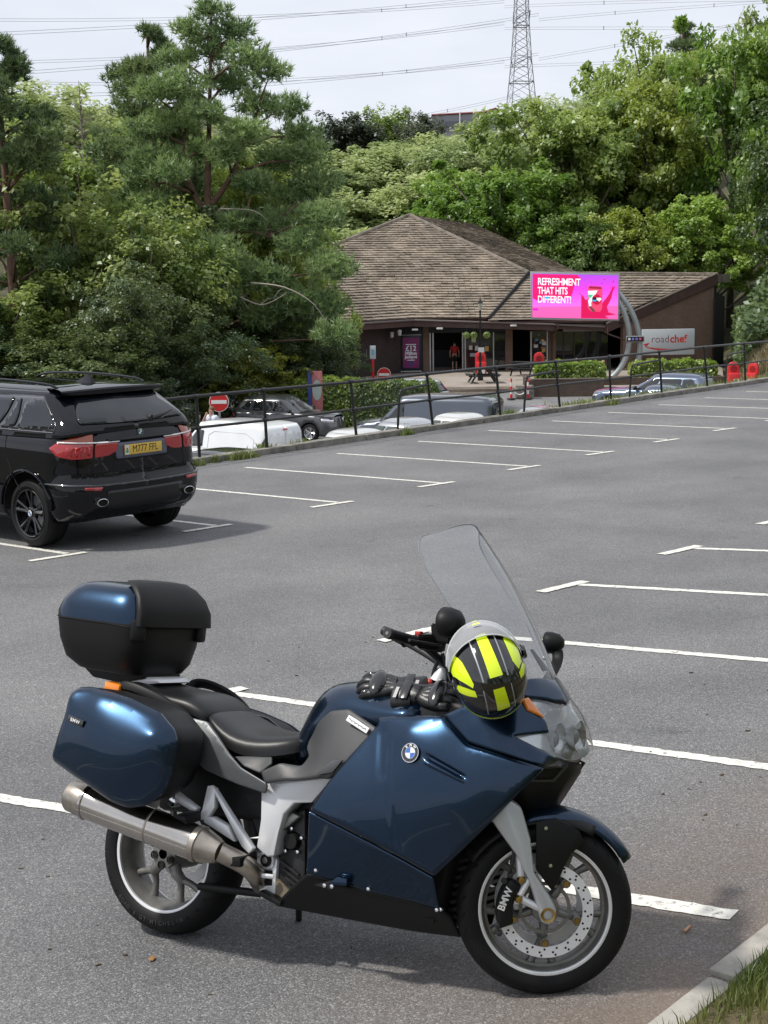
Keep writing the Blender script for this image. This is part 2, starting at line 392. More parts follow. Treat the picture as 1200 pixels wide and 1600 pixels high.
# ================================================================== the setting
def uv_of(r, d):
    p = RGT*r+FWD*d; return p.x, p.y
PV = [-60, 2.2, 2.62, 4.17, 6.87, 12.5, 17.6]; PZ = [.03, .02, -.013, -.135, -.346, -.49, -.56]
def lot_z(v): return float(np.interp(v, PV, PZ))
def low_z(d): return float(np.interp(d, [24, 38, 48, 58, 66, 72, 90, 400], [-3.3, -3.35, -3.7, -3.9, -3.72, -3.55, -3.5, -3.5]))
def smooth(a, b, x): t = min(1, max(0, (x-a)/(b-a))); return t*t*(3-2*t)
def terrain_z(r, d):
    u, v = uv_of(r, d)
    hill = max(0, d-99)*.155*(1 if d < 330 else 1)
    if d > 330: hill = (330-99)*.155+(d-330)*.02
    bank = min(9.0, max(0, r-17.9-.22*(d-74))*1.1)*smooth(66, 76, d)
    left = min(7, max(0, -r-16)*.3)*smooth(40, 70, d)
    z = low_z(d)+hill+bank+left
    up = lot_z(v)-.25
    if v < 2.2: up = -.1
    t = smooth(17.9, 20.6, v)
    return up*(1-t)+z*t-.012
m_wood = mat('woodland_floor', (.045, .05, .022), .95, var=(.8, .5), bump=(3, .8, .1), col2=(.09, .085, .035))
rs = np.concatenate([np.linspace(-420, -60, 14), np.linspace(-55, 70, 84), np.linspace(76, 420, 14)])
ds = np.concatenate([np.linspace(-60, -6, 8), np.linspace(-4, 120, 104), np.linspace(124, 340, 40), np.linspace(360, 1300, 12)])
mb = MB(); mb.grid([[tuple(cw(r, d, terrain_z(r, d))) for r in rs] for d in ds])
tag(mb.build('ground', m_wood, smooth=60), kind='structure')

m_asph = asphalt_mat('asphalt', (.128, .129, .133), (.182, .183, .187), 160)
m_asph2 = asphalt_mat('asphalt_lower', (.16, .16, .165), (.21, .21, .212), 60, brown=False)
vs_ = [2.1, 2.2, 2.62, 3.4, 4.17, 5.5, 6.87, 8.5, 10.5, 12.5, 15, 17.31]
mb = MB(); mb.grid([[(u, v, lot_z(v)) for u in np.linspace(-22, 75, 60)] for v in vs_])
car_park = tag(mb.build('car_park', m_asph, smooth=60), kind='structure')

m_line = mat('road_paint', (.74, .73, .68), .7, bump=(60, .3))
n, l, b = N(m_line)
tcn = n.new('ShaderNodeTexCoord'); nn_ = n.new('ShaderNodeTexNoise'); nn_.inputs['Scale'].default_value = 26; nn_.inputs['Detail'].default_value = 8; nn_.inputs['Roughness'].default_value = .75
l.new(tcn.outputs['Object'], nn_.inputs[0]); rr = n.new('ShaderNodeValToRGB'); rr.color_ramp.elements[0].position = .36; rr.color_ramp.elements[0].color = (.19, .185, .18, 1)
rr.color_ramp.elements[1].position = .47; rr.color_ramp.elements[1].color = (.66, .65, .59, 1)
l.new(nn_.outputs[0], rr.inputs[0]); l.new(rr.outputs[0], b.inputs['Base Color'])
def strip(name, a, b, w, seed, parent=car_park, lift=.004):
    """painted stripe from a to b (u, v) with slightly ragged edges"""
    rnd = random.Random(seed); a = Vector(a).to_2d(); b = Vector(b).to_2d(); L = (b-a).length; k = max(2, int(L/.035)); t = (b-a)/L; nrm = Vector((-t.y, t.x))
    rows = []
    for i in range(k+1):
        p = a+t*(L*i/k); w1 = w/2+rnd.uniform(-.008, .005)*(2 if rnd.random() < .06 else 1); w2 = w/2+rnd.uniform(-.008, .005)*(2 if rnd.random() < .06 else 1)
        if i in (0, k): p = p+t*rnd.uniform(-.01, .01)
        rows.append([(*(p-nrm*w1), lot_z((p-nrm*w1).y)+lift), (*p, lot_z(p.y)+lift), (*(p+nrm*w2), lot_z((p+nrm*w2).y)+lift)])
    m_ = MB(); m_.grid(rows); return m_.build(name, m_line, parent, smooth=60)
for k in range(-3, 16):                               # far row, by the railing
    u = 9.764+2.187*k
    strip('bay_line', (u, 12.52), (u-.02, 16.35), .085, 100+k)
    strip('bay_line', (u-.52, 12.5), (u+.16, 12.40), .10, 300+k, lift=.008)
for k in range(-3, 14):                               # near row, by the verge
    u = 6.687+2.17*k
    if k == -1: strip('bay_line', (4.38, 6.9), (4.84, 2.34), .105, 500+k)
    else: strip('bay_line', (u+(.0 if k else 0), 6.93), (u-.06, 2.42), .10, 500+k)
    strip('bay_line', (u-.48, 7.0), (u+.14, 6.92), .11, 700+k, lift=.008)

m_conc = mat('kerb_concrete', (.17, .16, .14), .9, var=(3, .5), bump=(40, .6), coord='Object', col2=(.30, .285, .25))
m_conc_l = mat('edging_concrete', (.30, .28, .25), .9, var=(5, .35), bump=(50, .6), col2=(.42, .40, .36))
def kerb(name, v, h, wd, u0, u1, ln, zf, seed, m_=None):
    root = tag(empty(name), kind='structure'); rnd = random.Random(seed); u = u0
    while u < u1:
        L = ln*rnd.uniform(.97, 1.03); z = zf(v); hh = h+rnd.uniform(-.008, .008)
        q_ = MB(); q_.box((u+L/2, v+rnd.uniform(-.008, .008), z+hh/2-.11), (L-.012, wd, hh+.22), Matrix.Rotation(rnd.uniform(-.008, .008), 3, 'Z'))
        q_.build('kerb_stone', m_ or m_conc, root, bevel=.014); u += L
    return root
kerb('railing_kerb', 17.44, .105, .22, 9.5, 62, .914, lambda v: -.56, 1)
kerb('verge_kerb', 2.135, .012, .10, -3, 24, .914, lambda v: .02, 2, m_conc_l)

# retaining bank below the railing kerb and its weedy lip
m_verge = mat('verge_soil', (.12, .105, .06), .95, var=(4, .4), bump=(12, .8, .05), col2=(.17, .17, .07))
mb = MB(); mb.grid([[(u, v, z) for u in np.linspace(-10, 64, 40)] for v, z in ((17.56, -.49), (18.1, -.6), (19.0, -1.5), (20.4, -3.2), (21.2, -4.2))])
tag(mb.build('retaining_bank', m_verge, smooth=60), kind='structure')
# grass verge the viewer stands on
rnd = random.Random(5)
def verge_h(u, v):
    t = max(0, 2.06-v); return .015+min(.55, t*.16+.02*math.sin(u*5.1+v*3)*min(1, t*4)+.015*math.sin(u*13+v*9)*min(1, t*4))
mb = MB(); mb.grid([[(u, v, verge_h(u, v)) for u in np.linspace(-12, 26, 180)] for v in np.concatenate([np.linspace(2.09, 0, 30), np.linspace(-.3, -14, 12)])])
m_vsoil = mat('verge_earth', (.115, .075, .045), .95, var=(5, .4), bump=(30, .9, .03), col2=(.13, .12, .05))
verge = tag(mb.build('grass_verge', m_vsoil, smooth=60), kind='structure')
m_grass = leaf_mat('grass', (.07, .12, .02), (.19, .21, .06), 1.6, .3)
def blades(name, spots, m, hmin, hmax, wd, seed, kind='stuff', lean=.5):
    rg = np.random.default_rng(seed); P = np.array(spots, float); n = len(P)
    h = rg.uniform(hmin, hmax, n); a = rg.uniform(0, 2*np.pi, n); ld = rg.uniform(0, 2*np.pi, n); ln = rg.uniform(.1, lean, n)*h
    b = np.c_[np.cos(a), np.sin(a), np.zeros(n)]*(wd*rg.uniform(.6, 1.3, n))[:, None]; lv = np.c_[np.cos(ld)*ln, np.sin(ld)*ln, h*.9]
    mid = P+np.c_[np.cos(ld)*ln*.35, np.sin(ld)*ln*.35, h*.55]
    V = np.empty((n*5, 3)); V[0::5] = P-b; V[1::5] = P+b; V[2::5] = mid+b*.75; V[3::5] = mid-b*.75; V[4::5] = P+lv
    F = []
    for i in range(n): o = i*5; F.append((o, o+1, o+2, o+3)); F.append((o+3, o+2, o+4))
    me = bpy.data.meshes.new(name); me.from_pydata(V.tolist(), [], F); me.update()
    o = link(name, me, m); tag(o, kind=kind); return o
sp = []
while len(sp) < 15000:
    u = rnd.uniform(3.2, 6.6); v = 2.07-abs(rnd.gauss(0, .45))
    nzv = math.sin(u*3.7+v*5)+math.sin(u*9.3-v*7.1)*.7+rnd.gauss(0, .55)
    if nzv > -.15 or rnd.random() < .06: sp.append((u, v+rnd.uniform(-.01, .02), verge_h(u, v)-.005))
g = blades('verge_grass', sp, m_grass, .03, .10, .0028, 3); tag(g, 'short green and straw coloured grass on the verge', 'grass')
sp = []
for u, v, s, nn in [(16.55, 17.30, .05, 60), (17.15, 17.27, .16, 300), (17.9, 17.52, .12, 120), (16.0, 17.2, .12, 120), (18.8, 17.5, .1, 60), (21.5, 17.28, .1, 120), (25.2, 17.5, .12, 110), (28.0, 17.5, .2, 140), (29.0, 17.3, .15, 110)]:
    for _ in range(nn): x, y = u+rnd.gauss(0, s), v+rnd.gauss(0, s*.3); sp.append((x, y, -.56 if y < 17.33 else -.5))
for _ in range(1700):
    u = rnd.uniform(27.5, 42); sp.append((u, 17.6+abs(rnd.gauss(0, .3)), -.55+rnd.uniform(-.05, .02)))
g = blades('kerb_weeds', sp, leaf_mat('weed', (.11, .2, .03), (.22, .26, .07), 1.2, .3), .04, .17, .012, 9); tag(g, 'straggly green weeds growing along the railing kerb', 'weeds')

# lower car park, forecourt, terrace
mb = MB(); mb.grid([[tuple(cw(r, d, low_z(d)+.02)) for r in np.linspace(-24, 19.5, 24)] for d in np.linspace(23, 77, 28)])
tag(mb.build('lower_car_park', m_asph2, smooth=60), kind='structure')
m_pave = mat('terrace_paving', (.27, .235, .20), .85, var=(.6, .2), bump=(8, .2))
mb = MB(); mb.prism([(-16, 75.6), (6.6, 75.6), (7.2, 74.0), (17.2, 74.0), (20.3, 88.0), (20.3, 104), (-16, 104)], 'Z', -4.4, -3.26)
terrace = mb.build('terrace', m_pave, bevel=.02, mw=Matrix.Rotation(VIEW_RZ, 4, 'Z')); tag(terrace, kind='structure')
m_step = mat('step_stone', (.17, .14, .115), .9, var=(2, .3))
for k in range(3):
    mb = MB(); mb.box((4.9, 75.58-.18-.36*k, -3.5-.15*k), (4.6, .36, .3)); mb.build('step', m_step, terrace, bevel=.015)

# ------------------------------------------------------------------ railing
m_rail = mat('railing_black', (.012, .012, .013), .35, var=(6, .3, .12), bump=(30, .15))
fence = empty('railing', (16.36, 17.45, -.5), label='black tubular steel railing on the kerb above the lower car park', cat='railing')
FO = Vector((16.36, 17.45, -.5))
posts = [(9.7, 9.65), (12.0, 11.97), (14.25, 14.23), (16.36, 16.33), (17.93, 17.88), (20.28, 20.13), (22.56, 22.37), (24.84, 24.66), (27.08, 26.88), (29.21, 29.10), (31.57, 31.40), (33.92, 33.66), (36.03, 35.9), (38.3, 38.1), (40.5, 40.3), (42.8, 42.6), (45.1, 44.9), (47.4, 47.2), (49.7, 49.5), (52, 51.8)]
def on_f(u, z, dv=0.): return Vector((u, 17.45+dv, z))-FO
for ub, ut in posts:
    mb = MB(); mb.tube([on_f(ub, -.6), on_f(ut, .53)], .027, 10); mb.build('post', m_rail, fence)
    mb = MB(); mb.tube([on_f(ut-.05, .53), on_f(ut+.05, .53)], .038, 12); mb.build('clamp', m_rail, fence)
    um = ub+(ut-ub)*.5; mb = MB(); mb.tube([on_f(um-.045, .02), on_f(um+.045, .02)], .035, 12); mb.build('clamp', m_rail, fence)
ux = [p[1] for p in posts]
mb = MB(); mb.tube([on_f(9.0, .53)]+[on_f(u, .53+.012*math.sin(u*2.1)) for u in ux]+[on_f(53, .53)], .029, 10); mb.build('top_rail', m_rail, fence)
mb = MB(); mb.tube([on_f(9.0, .02)]+[on_f((p[0]+p[1])/2, .02+.012*math.sin(p[0]*1.7)) for p in posts]+[on_f(53, .02)], .023, 10); mb.build('middle_rail', m_rail, fence)
for ub, ue in [(21.5, 22.4), (25.72, 26.95), (30.07, 31.45), (34.9, 35.95)]:   # bent hoops closing off old gaps
    z1 = .28
    pth = [on_f(ub-.05, -.56), on_f(ub+.02, z1-.16), on_f(ub+.06, z1-.06), on_f(ub+.16, z1), on_f(ue, z1+.05)]
    mb = MB(); mb.tube(cat_rom(pth, 6, False), .024, 10); mb.build('hoop', m_rail, fence)

# ------------------------------------------------------------------ service building
def bl(r, d, z): return Vector((r-6, d-86.7, z+3.26))           # view-aligned metres -> building frame
bld = empty('service_building', cw(6, 86.7, -3.26), VIEW_RZ, 'brown brick roadside service building with a big mossy tiled roof', 'building')
m_tile = mat('roof_tile', (.24, .195, .15), .9, var=(1.1, .32), bump=(9, .6, .02), col2=(.37, .31, .245))
n, l, b = N(m_tile)                                              # moss and soot blotches on the tiles
tcn = n.new('ShaderNodeTexCoord'); ns = n.new('ShaderNodeTexNoise'); ns.inputs['Scale'].default_value = .22; ns.inputs['Detail'].default_value = 9; ns.inputs['Roughness'].default_value = .72
l.new(tcn.outputs['Object'], ns.inputs[0]); rr = n.new('ShaderNodeValToRGB'); rr.color_ramp.elements[0].position = .46; rr.color_ramp.elements[1].position = .62; rr.color_ramp.elements[1].color = (.75, .75, .75, 1)
l.new(ns.outputs[0], rr.inputs[0]); mx_ = n.new('ShaderNodeMix'); mx_.data_type = 'RGBA'; mx_.inputs[7].default_value = (.085, .072, .055, 1)
src = b.inputs['Base Color'].links[0].from_socket; l.new(rr.outputs[0], mx_.inputs[0]); l.new(src, mx_.inputs[6]); l.new(mx_.outputs[2], b.inputs['Base Color'])
def brick_mat(name, c1, c2, mortar, scale=1.):
    m = mat(name, c1, .9); n, l, b = N(m)
    tcn = n.new('ShaderNodeTexCoord'); sp_ = n.new('ShaderNodeSeparateXYZ'); ad = n.new('ShaderNodeMath'); ad.operation = 'ADD'; cb = n.new('ShaderNodeCombineXYZ')
    l.new(tcn.outputs['Object'], sp_.inputs[0]); l.new(sp_.outputs[0], ad.inputs[0]); l.new(sp_.outputs[1], ad.inputs[1]); l.new(ad.outputs[0], cb.inputs[0]); l.new(sp_.outputs[2], cb.inputs[1])
    bk = n.new('ShaderNodeTexBrick'); bk.inputs['Scale'].default_value = scale; bk.inputs['Brick Width'].default_value = .225; bk.inputs['Row Height'].default_value = .075; bk.inputs['Mortar Size'].default_value = .008
    bk.inputs['Color1'].default_value = (*c1, 1); bk.inputs['Color2'].default_value = (*c2, 1); bk.inputs['Mortar'].default_value = (*mortar, 1)
    l.new(cb.outputs[0], bk.inputs['Vector']); nz_ = n.new('ShaderNodeTexNoise'); nz_.inputs['Scale'].default_value = .9; nz_.inputs['Detail'].default_value = 6; l.new(tcn.outputs['Object'], nz_.inputs[0])
    mr_ = n.new('ShaderNodeMapRange'); mr_.inputs[3].default_value = .7; mr_.inputs[4].default_value = 1.3; l.new(nz_.outputs[0], mr_.inputs[0])
    mu_ = n.new('ShaderNodeMix'); mu_.data_type = 'RGBA'; mu_.blend_type = 'MULTIPLY'; mu_.inputs[0].default_value = 1; l.new(bk.outputs[0], mu_.inputs[6]); l.new(mr_.outputs[0], mu_.inputs[7])
    l.new(mu_.outputs[2], b.inputs['Base Color']); return m
m_brick = brick_mat('brown_brick', (.21, .125, .092), (.155, .092, .07), (.17, .135, .11))
m_brick_d = brick_mat('planter_brick', (.11, .075, .055), (.075, .052, .042), (.10, .085, .07))
m_fascia = mat('fascia_brown', (.075, .042, .038), .55, var=(1.5, .25))
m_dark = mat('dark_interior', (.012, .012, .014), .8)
m_navy = mat('navy_panel', (.014, .018, .028), .5)
m_glass = mat('shop_glass', (.02, .022, .025), .04, spec=.8)
m_alu = mat('aluminium_frame', (.42, .42, .44), .35, metal=.8)
m_white = mat('white_paint', (.75, .75, .74), .5)
rt_ = random.Random(11)
def roof(name, poly, eave_dir, parent=bld, gauge=.32, wid=.34):
    """tile courses over a roof plane: poly in building frame, eave_dir along the courses"""
    P = [Vector(p) for p in poly]; e = Vector(eave_dir).normalized(); nrm = None
    best = 0
    for i in range(1, len(P)-1):
        c = (P[i]-P[0]).cross(P[i+1]-P[0])
        if c.length > best: best = c.length; nrm = c.normalized()
    if nrm.z < 0: nrm = -nrm
    e = (e-nrm*e.dot(nrm)).normalized(); up = nrm.cross(e).normalized()
    if up.z < 0: up = -up
    P = [p-nrm*(p-P[0]).dot(nrm) for p in P]
    uv = [((p-P[0]).dot(e), (p-P[0]).dot(up)) for p in P]; hmax = max(b for a, b in uv); h0 = min(b for a, b in uv)
    def span(h):
        xs = []
        for i in range(len(uv)):
            (a0, b0), (a1, b1) = uv[i], uv[(i+1) % len(uv)]
            if (b0-h)*(b1-h) <= 0 and b0 != b1: xs.append(a0+(a1-a0)*(h-b0)/(b1-b0))
        return (min(xs), max(xs)) if len(xs) > 1 else None
    mb = MB(); h = h0+.001; k = 0
    while h < hmax:
        s0, s1 = span(min(h+.01, hmax-.005)), span(min(h+gauge, hmax-.005))
        if s0 and s1:
            n_ = max(1, int((s0[1]-s0[0])/wid)); sh = (k % 2)*.5
            for i in range(-1, n_+1):
                ta, tb = max(0, (i+sh)/n_), min(1, (i+1+sh)/n_)
                if tb <= ta: continue
                lf = .075+rt_.uniform(-.012, .026)*(1.8 if rt_.random() < .12 else 1); dx = rt_.uniform(0, .012)
                a0, a1 = s0[0]+(s0[1]-s0[0])*ta+dx, s0[0]+(s0[1]-s0[0])*tb-dx; b0, b1 = s1[0]+(s1[1]-s1[0])*ta+dx, s1[0]+(s1[1]-s1[0])*tb-dx
                def Q(a, hh, z): return P[0]+e*a+up*hh+nrm*z
                hl = h-rt_.uniform(0, .03)
                vs = [Q(a0, hl, lf), Q(a1, hl, lf), Q(b1, min(h+gauge, hmax), .008), Q(b0, min(h+gauge, hmax), .008), Q(a0, hl, -.02), Q(a1, hl, -.02)]
                mb.add(vs, [(0, 1, 2, 3), (4, 5, 1, 0)])
        h += gauge; k += 1
    o = mb.build(name, m_tile, parent, smooth=None, fix=False); tag(o, kind='stuff')
    mb = MB(); k_ = len(P); mb.add([p-nrm*.05 for p in P]+[p-nrm*.17 for p in P], [tuple(range(k_)), tuple(range(k_, 2*k_))[::-1]]+[(i, (i+1) % k_, k_+(i+1) % k_, k_+i) for i in range(k_)]); mb.build('roof_deck', m_fascia, parent, smooth=None)
    return o
E1, Vb, Q_, A_, B_, E1b, E2b, E2 = bl(1.84, 86.7, -.04), bl(6.2, 86.65, -.22), bl(9.05, 91.4, 2.46), bl(1.96, 98.86, 6.31), bl(-3.0, 95.1, 4.32), bl(-3.0, 90.25, 3.1), bl(-7.5, 84.15, 3.1), bl(-2.64, 80.6, -.08)
roof('roof_tiles', [E1, Vb, Q_, A_, B_, E1b], Vb-E1)
roof('roof_tiles', [E1, E1b, E2b, E2], E2-E1)
GE, GR = bl(13.05, 86.55, -.58), bl(20.47, 91.0, 2.22)
roof('roof_tiles', [Vb+Vector((0, -.12, -.03)), GE, GR, Q_+Vector((0, 0, -.06))], GE-Vb)
roof('roof_tiles', [A_, Q_, bl(13, 96, 2.3), bl(6, 103, 4)], A_-bl(6, 103, 4))
roof('roof_tiles', [GR, bl(21.8, 96.5, .6), bl(9.5, 97, .6), Q_], GR-Q_)
m_ridge = mat('ridge_tile', (.17, .145, .12), .9, var=(2, .5), bump=(9, .5))
for nm, a, b_, r_ in (('ridge_tiles', A_, Q_, .16), ('ridge_tiles', A_, B_, .16), ('ridge_tiles', Q_, GR, .10)):
    k = int((b_-a).length/.42)
    for i in range(k):
        p, q = a.lerp(b_, i/k), a.lerp(b_, (i+1.04)/k); mb = MB(); mb.tube([p+Vector((0, 0, .02)), q+Vector((0, 0, .04))], [r_, r_*.86], 8); mb.build('ridge_tile', m_ridge, bld)
mb = MB(); mb.tube([Vb+Vector((.02, -.1, .06)), Q_+Vector((.02, -.1, .06))], .1, 6); mb.build('valley_gutter', m_dark, bld)
# eaves: soffit, fascia, gutter
def fascia(a, b_, h=.42, t=.07, nm='fascia'):
    d_ = (b_-a).normalized(); nv = Vector((d_.y, -d_.x, 0))
    if nv.y > 0: nv = -nv
    mb = MB(); c = [a+nv*.02, b_+nv*.02]; mb.add([c[0], c[1], c[1]-Vector((0, 0, h)), c[0]-Vector((0, 0, h))]+[q-nv*t for q in (c[0], c[1], c[1]-Vector((0, 0, h)), c[0]-Vector((0, 0, h)))], [(0, 1, 2, 3), (7, 6, 5, 4), (0, 4, 5, 1), (1, 5, 6, 2), (2, 6, 7, 3), (3, 7, 4, 0)])
    mb.build(nm, m_fascia, bld, smooth=None)
    mb = MB(); mb.tube([c[0]+nv*.06-Vector((0, 0, .05)), c[1]+nv*.06-Vector((0, 0, .05))], .06, 8); mb.build('gutter', mat('gutter_grey', (.16, .13, .13), .5), bld)
lo = Vector((0, 0, -.06))
EM = bl(10.1, 86.6, -.40)
fascia(E1+lo, EM+lo); fascia(E2+lo, E1+lo); fascia(EM+lo+Vector((.01, .05, -.02)), GE+lo+Vector((0, .05, 0)), .30)
# gable verge board and brick gable wall
vd = (GR-GE); vn = Vector((vd.y, -vd.x, 0)).normalized()
mb = MB(); a, b_ = GE+vn*.12+Vector((0, 0, .03)), GR+vn*.12+Vector((0, 0, .03))
mb.add([a, b_, b_-Vector((0, 0, .62)), a-Vector((0, 0, .50)), a-vn*.3, b_-vn*.3, b_-vn*.3-Vector((0, 0, .62)), a-vn*.3-Vector((0, 0, .5))], [(0, 1, 2, 3), (7, 6, 5, 4), (0, 4, 5, 1), (1, 5, 6, 2), (2, 6, 7, 3), (3, 7, 4, 0)])
mb.build('verge_board', m_fascia, bld, smooth=None)
mb = MB(); mb.tube([a+Vector((0, 0, .05)), b_+Vector((0, 0, .05))], .07, 6); mb.build('verge_tiles', m_ridge, bld)
W0 = GE.lerp(GR, .16)+Vector((0, 0, -.25)); W1 = GR+Vector((-.1, .0, -.35)); zb = Vector((0, 0, -1)); W0.z -= 0
def wall_poly(name, pts, th, m, nv):
    k = len(pts); mb = MB(); mb.add([p for p in pts]+[p-nv*th for p in pts], [tuple(range(k)), tuple(range(k, 2*k))[::-1]]+[(i, (i+1) % k, k+(i+1) % k, k+i) for i in range(k)]); return mb.build(name, m, bld, smooth=None)
f0, f1 = Vector((W0.x, W0.y, -.5)), Vector((W1.x, W1.y, -.5))
wall_poly('gable_wall', [f0, f1, W1, W0], .25, m_brick, vn)
# side of the gable block and its high dark glazing
s1 = f1+Vector((1.05, 1.6, 0)); sn = Vector((.83, -.55, 0))
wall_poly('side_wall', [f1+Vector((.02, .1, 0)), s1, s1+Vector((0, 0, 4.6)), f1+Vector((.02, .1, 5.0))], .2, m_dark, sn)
mb = MB(); mb.add([GR+Vector((.14, -.1, .05)), GR+Vector((1.25, 1.7, .0)), GR+Vector((1.25, 1.7, -.5)), GR+Vector((.14, -.1, -.45)), GR+Vector((-.2, .3, .05)), GR+Vector((.9, 2.0, 0)), GR+Vector((.9, 2.0, -.5)), GR+Vector((-.2, .3, -.45))], [(0, 1, 2, 3), (7, 6, 5, 4), (0, 4, 5, 1), (1, 5, 6, 2), (2, 6, 7, 3), (3, 7, 4, 0)])
mb.build('eaves_board', m_ridge, bld, smooth=None)
# front wall: piers, glazing, doors (building frame, wall plane at d = 88.2)
D = 88.2
def bx(name, r0, r1, z0, z1, d0, d1, m, bev=0., parent=bld):
    a = bl(r0, d0, z0); c = bl(r1, d1, z1); mb = MB(); mb.box((a+c)/2, (c.x-a.x, c.y-a.y, c.z-a.z)); return mb.build(name, m, parent, bevel=bev)
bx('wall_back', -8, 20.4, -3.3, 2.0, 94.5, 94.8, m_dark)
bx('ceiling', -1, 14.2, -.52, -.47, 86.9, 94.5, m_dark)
bx('wall_panel', .2, 2.46, -3.3, -.45, 88.0, 88.3, m_navy)
bx('brick_pier', 2.46, 2.80, -3.3, -.45, 87.9, 88.4, m_brick)
bx('brick_pier', 7.35, 7.78, -3.3, -.5, 87.9, 88.4, m_brick)
bx('brick_pier', 9.95, 10.35, -3.3, -.5, 87.9, 88.4, m_brick)
bx('door_header', 2.8, 7.35, -.97, -.5, 88.1, 88.25, m_navy)
for r0, r1 in ((2.84, 2.93), (3.02, 3.1), (4.78, 4.86), (4.93, 5.01), (6.62, 6.69)): bx('door_frame', r0, r1, -3.25, -.97, 88.05, 88.2, m_alu)
for r0, r1 in ((5.02, 6.61), (6.7, 7.34)): bx('shop_window', r0, r1, -3.1, -1.0, 88.12, 88.16, m_glass)
bx('display_frame', 8.84, 8.93, -3.2, -.95, 88.0, 88.15, m_alu); bx('display_frame', 9.81, 9.90, -3.2, -.95, 88.0, 88.15, m_alu)
bx('display_window', 8.94, 9.80, -3.2, -.95, 88.08, 88.12, m_glass)
cols = [(.55, .42, .08), (.45, .09, .05), (.12, .25, .4), (.6, .6, .58), (.3, .12, .3), (.5, .3, .06)]
for i in range(22):
    r0 = rt_.uniform(8.97, 9.55); z0 = rt_.uniform(-2.9, -1.2); bx('poster', r0, r0+rt_.uniform(.1, .25), z0, z0+rt_.uniform(.06, .2), 88.03-.001*i, 88.04-.001*i, mat('poster_%d' % (i % 6), cols[i % 6], .5))
for i, (r0, z0, w, h, c) in enumerate([(5.35, -1.55, .26, .3, (.5, .6, .35)), (5.2, -2.0, .2, .26, (.6, .6, .58)), (5.55, -2.05, .2, .28, (.55, .58, .56)), (6.15, -2.1, .22, .3, (.6, .35, .1)), (5.25, -2.4, .5, .2, (.35, .36, .4))]):
    bx('poster', r0, r0+w, z0, z0+h, 88.09, 88.10, mat('notice_%d' % i, c, .5))
bx('shopfront_glass', 10.36, 13.6, -3.2, -1.0, 89.0, 89.05, m_glass)
for r in (10.9, 11.55, 12.25, 12.95): bx('mullion', r, r+.07, -3.25, -.95, 88.9, 89.0, mat('mullion_dark', (.05, .045, .045), .5))
bx('sign_band', 10.8, 13.2, -1.0, -.55, 88.1, 88.2, mat('sign_band_grey', (.30, .28, .27), .6))
bx('reception_counter', 2.9, 4.6, -3.25, -2.2, 92.5, 93.2, m_navy)
# left wing wall below its eaves
wl = (E2-E1).normalized(); ln = Vector((-wl.y, wl.x, 0));  ln = ln if ln.x < 0 else -ln
p0 = E1+ln*.9; p1 = E2+ln*.9+wl*3; p0.z = p1.z = -.05
wall_poly('wing_wall', [p0, p1, p1+Vector((0, 0, 3.0)), p0+Vector((0, 0, 3.0))], .25, mat('wing_cladding', (.035, .024, .022), .7, var=(2, .3)), -ln)
for t0 in (.32, .42):
    q = p0.lerp(p1, t0)-ln*.03; mb = MB(); mb.box(q+Vector((0, 0, 1.35)), (.03, .03, .5)); mb.build('door_handle', m_alu, bld)
for r, z in ((.59, -.98), (1.04, -.87)):                          # wall lanterns under the eaves
    mb = MB(); mb.lathe([(.0, .2), (.13, .17), (.10, -.14), (.0, -.16)], 6, 'Z', bl(r, 85.9, z)); lt = mb.build('wall_lantern', mat('lantern_glass', (.5, .5, .48), .3), bld)
    mb = MB(); mb.tube([bl(r, 85.9, z+.18), bl(r, 86.2, z+.42)], .025, 6); mb.build('bracket', m_rail, lt)
for r, z in ((3.4, -.66), (7.7, -.55), (1.95, -.7)): bx('floodlight', r-.18, r+.18, z-.05, z+.05, 86.4, 86.6, m_white, .02)
mb = MB(); mb.tube([bl(10.3, 86.45, -.45), bl(10.3, 86.45, -.75), bl(10.1, 86.8, -1.0), bl(10.1, 87.8, -1.1), bl(10.1, 87.85, -3.2)], .05, 8); mb.build('downpipe', m_fascia, bld)
mb = MB(); mb.tube([bl(13.2, 86.45, -.65), bl(13.2, 86.45, -1.1), bl(14.3, 87.0, -1.5)], .05, 8); mb.build('downpipe', m_fascia, bld)
mb = MB(); mb.tube([f1+Vector((-.05, -.35, .0)), f1+Vector((-.05, -.35, 4.6))], .06, 8); mb.build('downpipe', m_rail, bld)
# illuminated poster panel left of the door
pn = empty('poster_board', cw(1.72, 87.3, -3.26), VIEW_RZ, 'purple lottery poster board reading 12 million jackpot beside the entrance', 'poster board')
mb = MB(); mb.box((0, .05, 1.16), (1.15, .08, 2.05)); mb.build('frame', m_navy, pn, bevel=.015)
m_pur = mat('poster_purple', (.17, .02, .24), .45, var=(1.1, .5), col2=(.30, .015, .12))
mb = MB(); mb.box((0, -.0, 1.17), (.94, .012, 1.78)); mb.build('poster', m_pur, pn, smooth=None)
m_tx = mat('lettering_white', (.72, .76, .78), .5)
for s, z, sz, sx in (("£12", 1.42, .42, 1.0), ("Million", 1.14, .27, .95), ("Jackpot", .93, .25, .95), ("Draw on Friday", 1.66, .10, 1.0), ("The National", .74, .075, 1.0)):
    if s in ("Draw on Friday", "The National"):
        mb = MB(); mb.box((0, -.012, z), (.62 if 'Draw' in s else .45, .004, .05)); mb.build('small_print', m_tx, pn, smooth=None)
    else: text('lettering', s, m_tx, pn, (0, -.012, z), (1, 0, 0), (0, 0, 1), sz, bold=.012, sx=sx)
mb = MB(); mb.lathe([(.0, 0), (.12, 0)], 16, 'Y', (0, -.010, .53)); mb.build('emblem', mat('poster_blue', (.03, .05, .25), .5), pn)
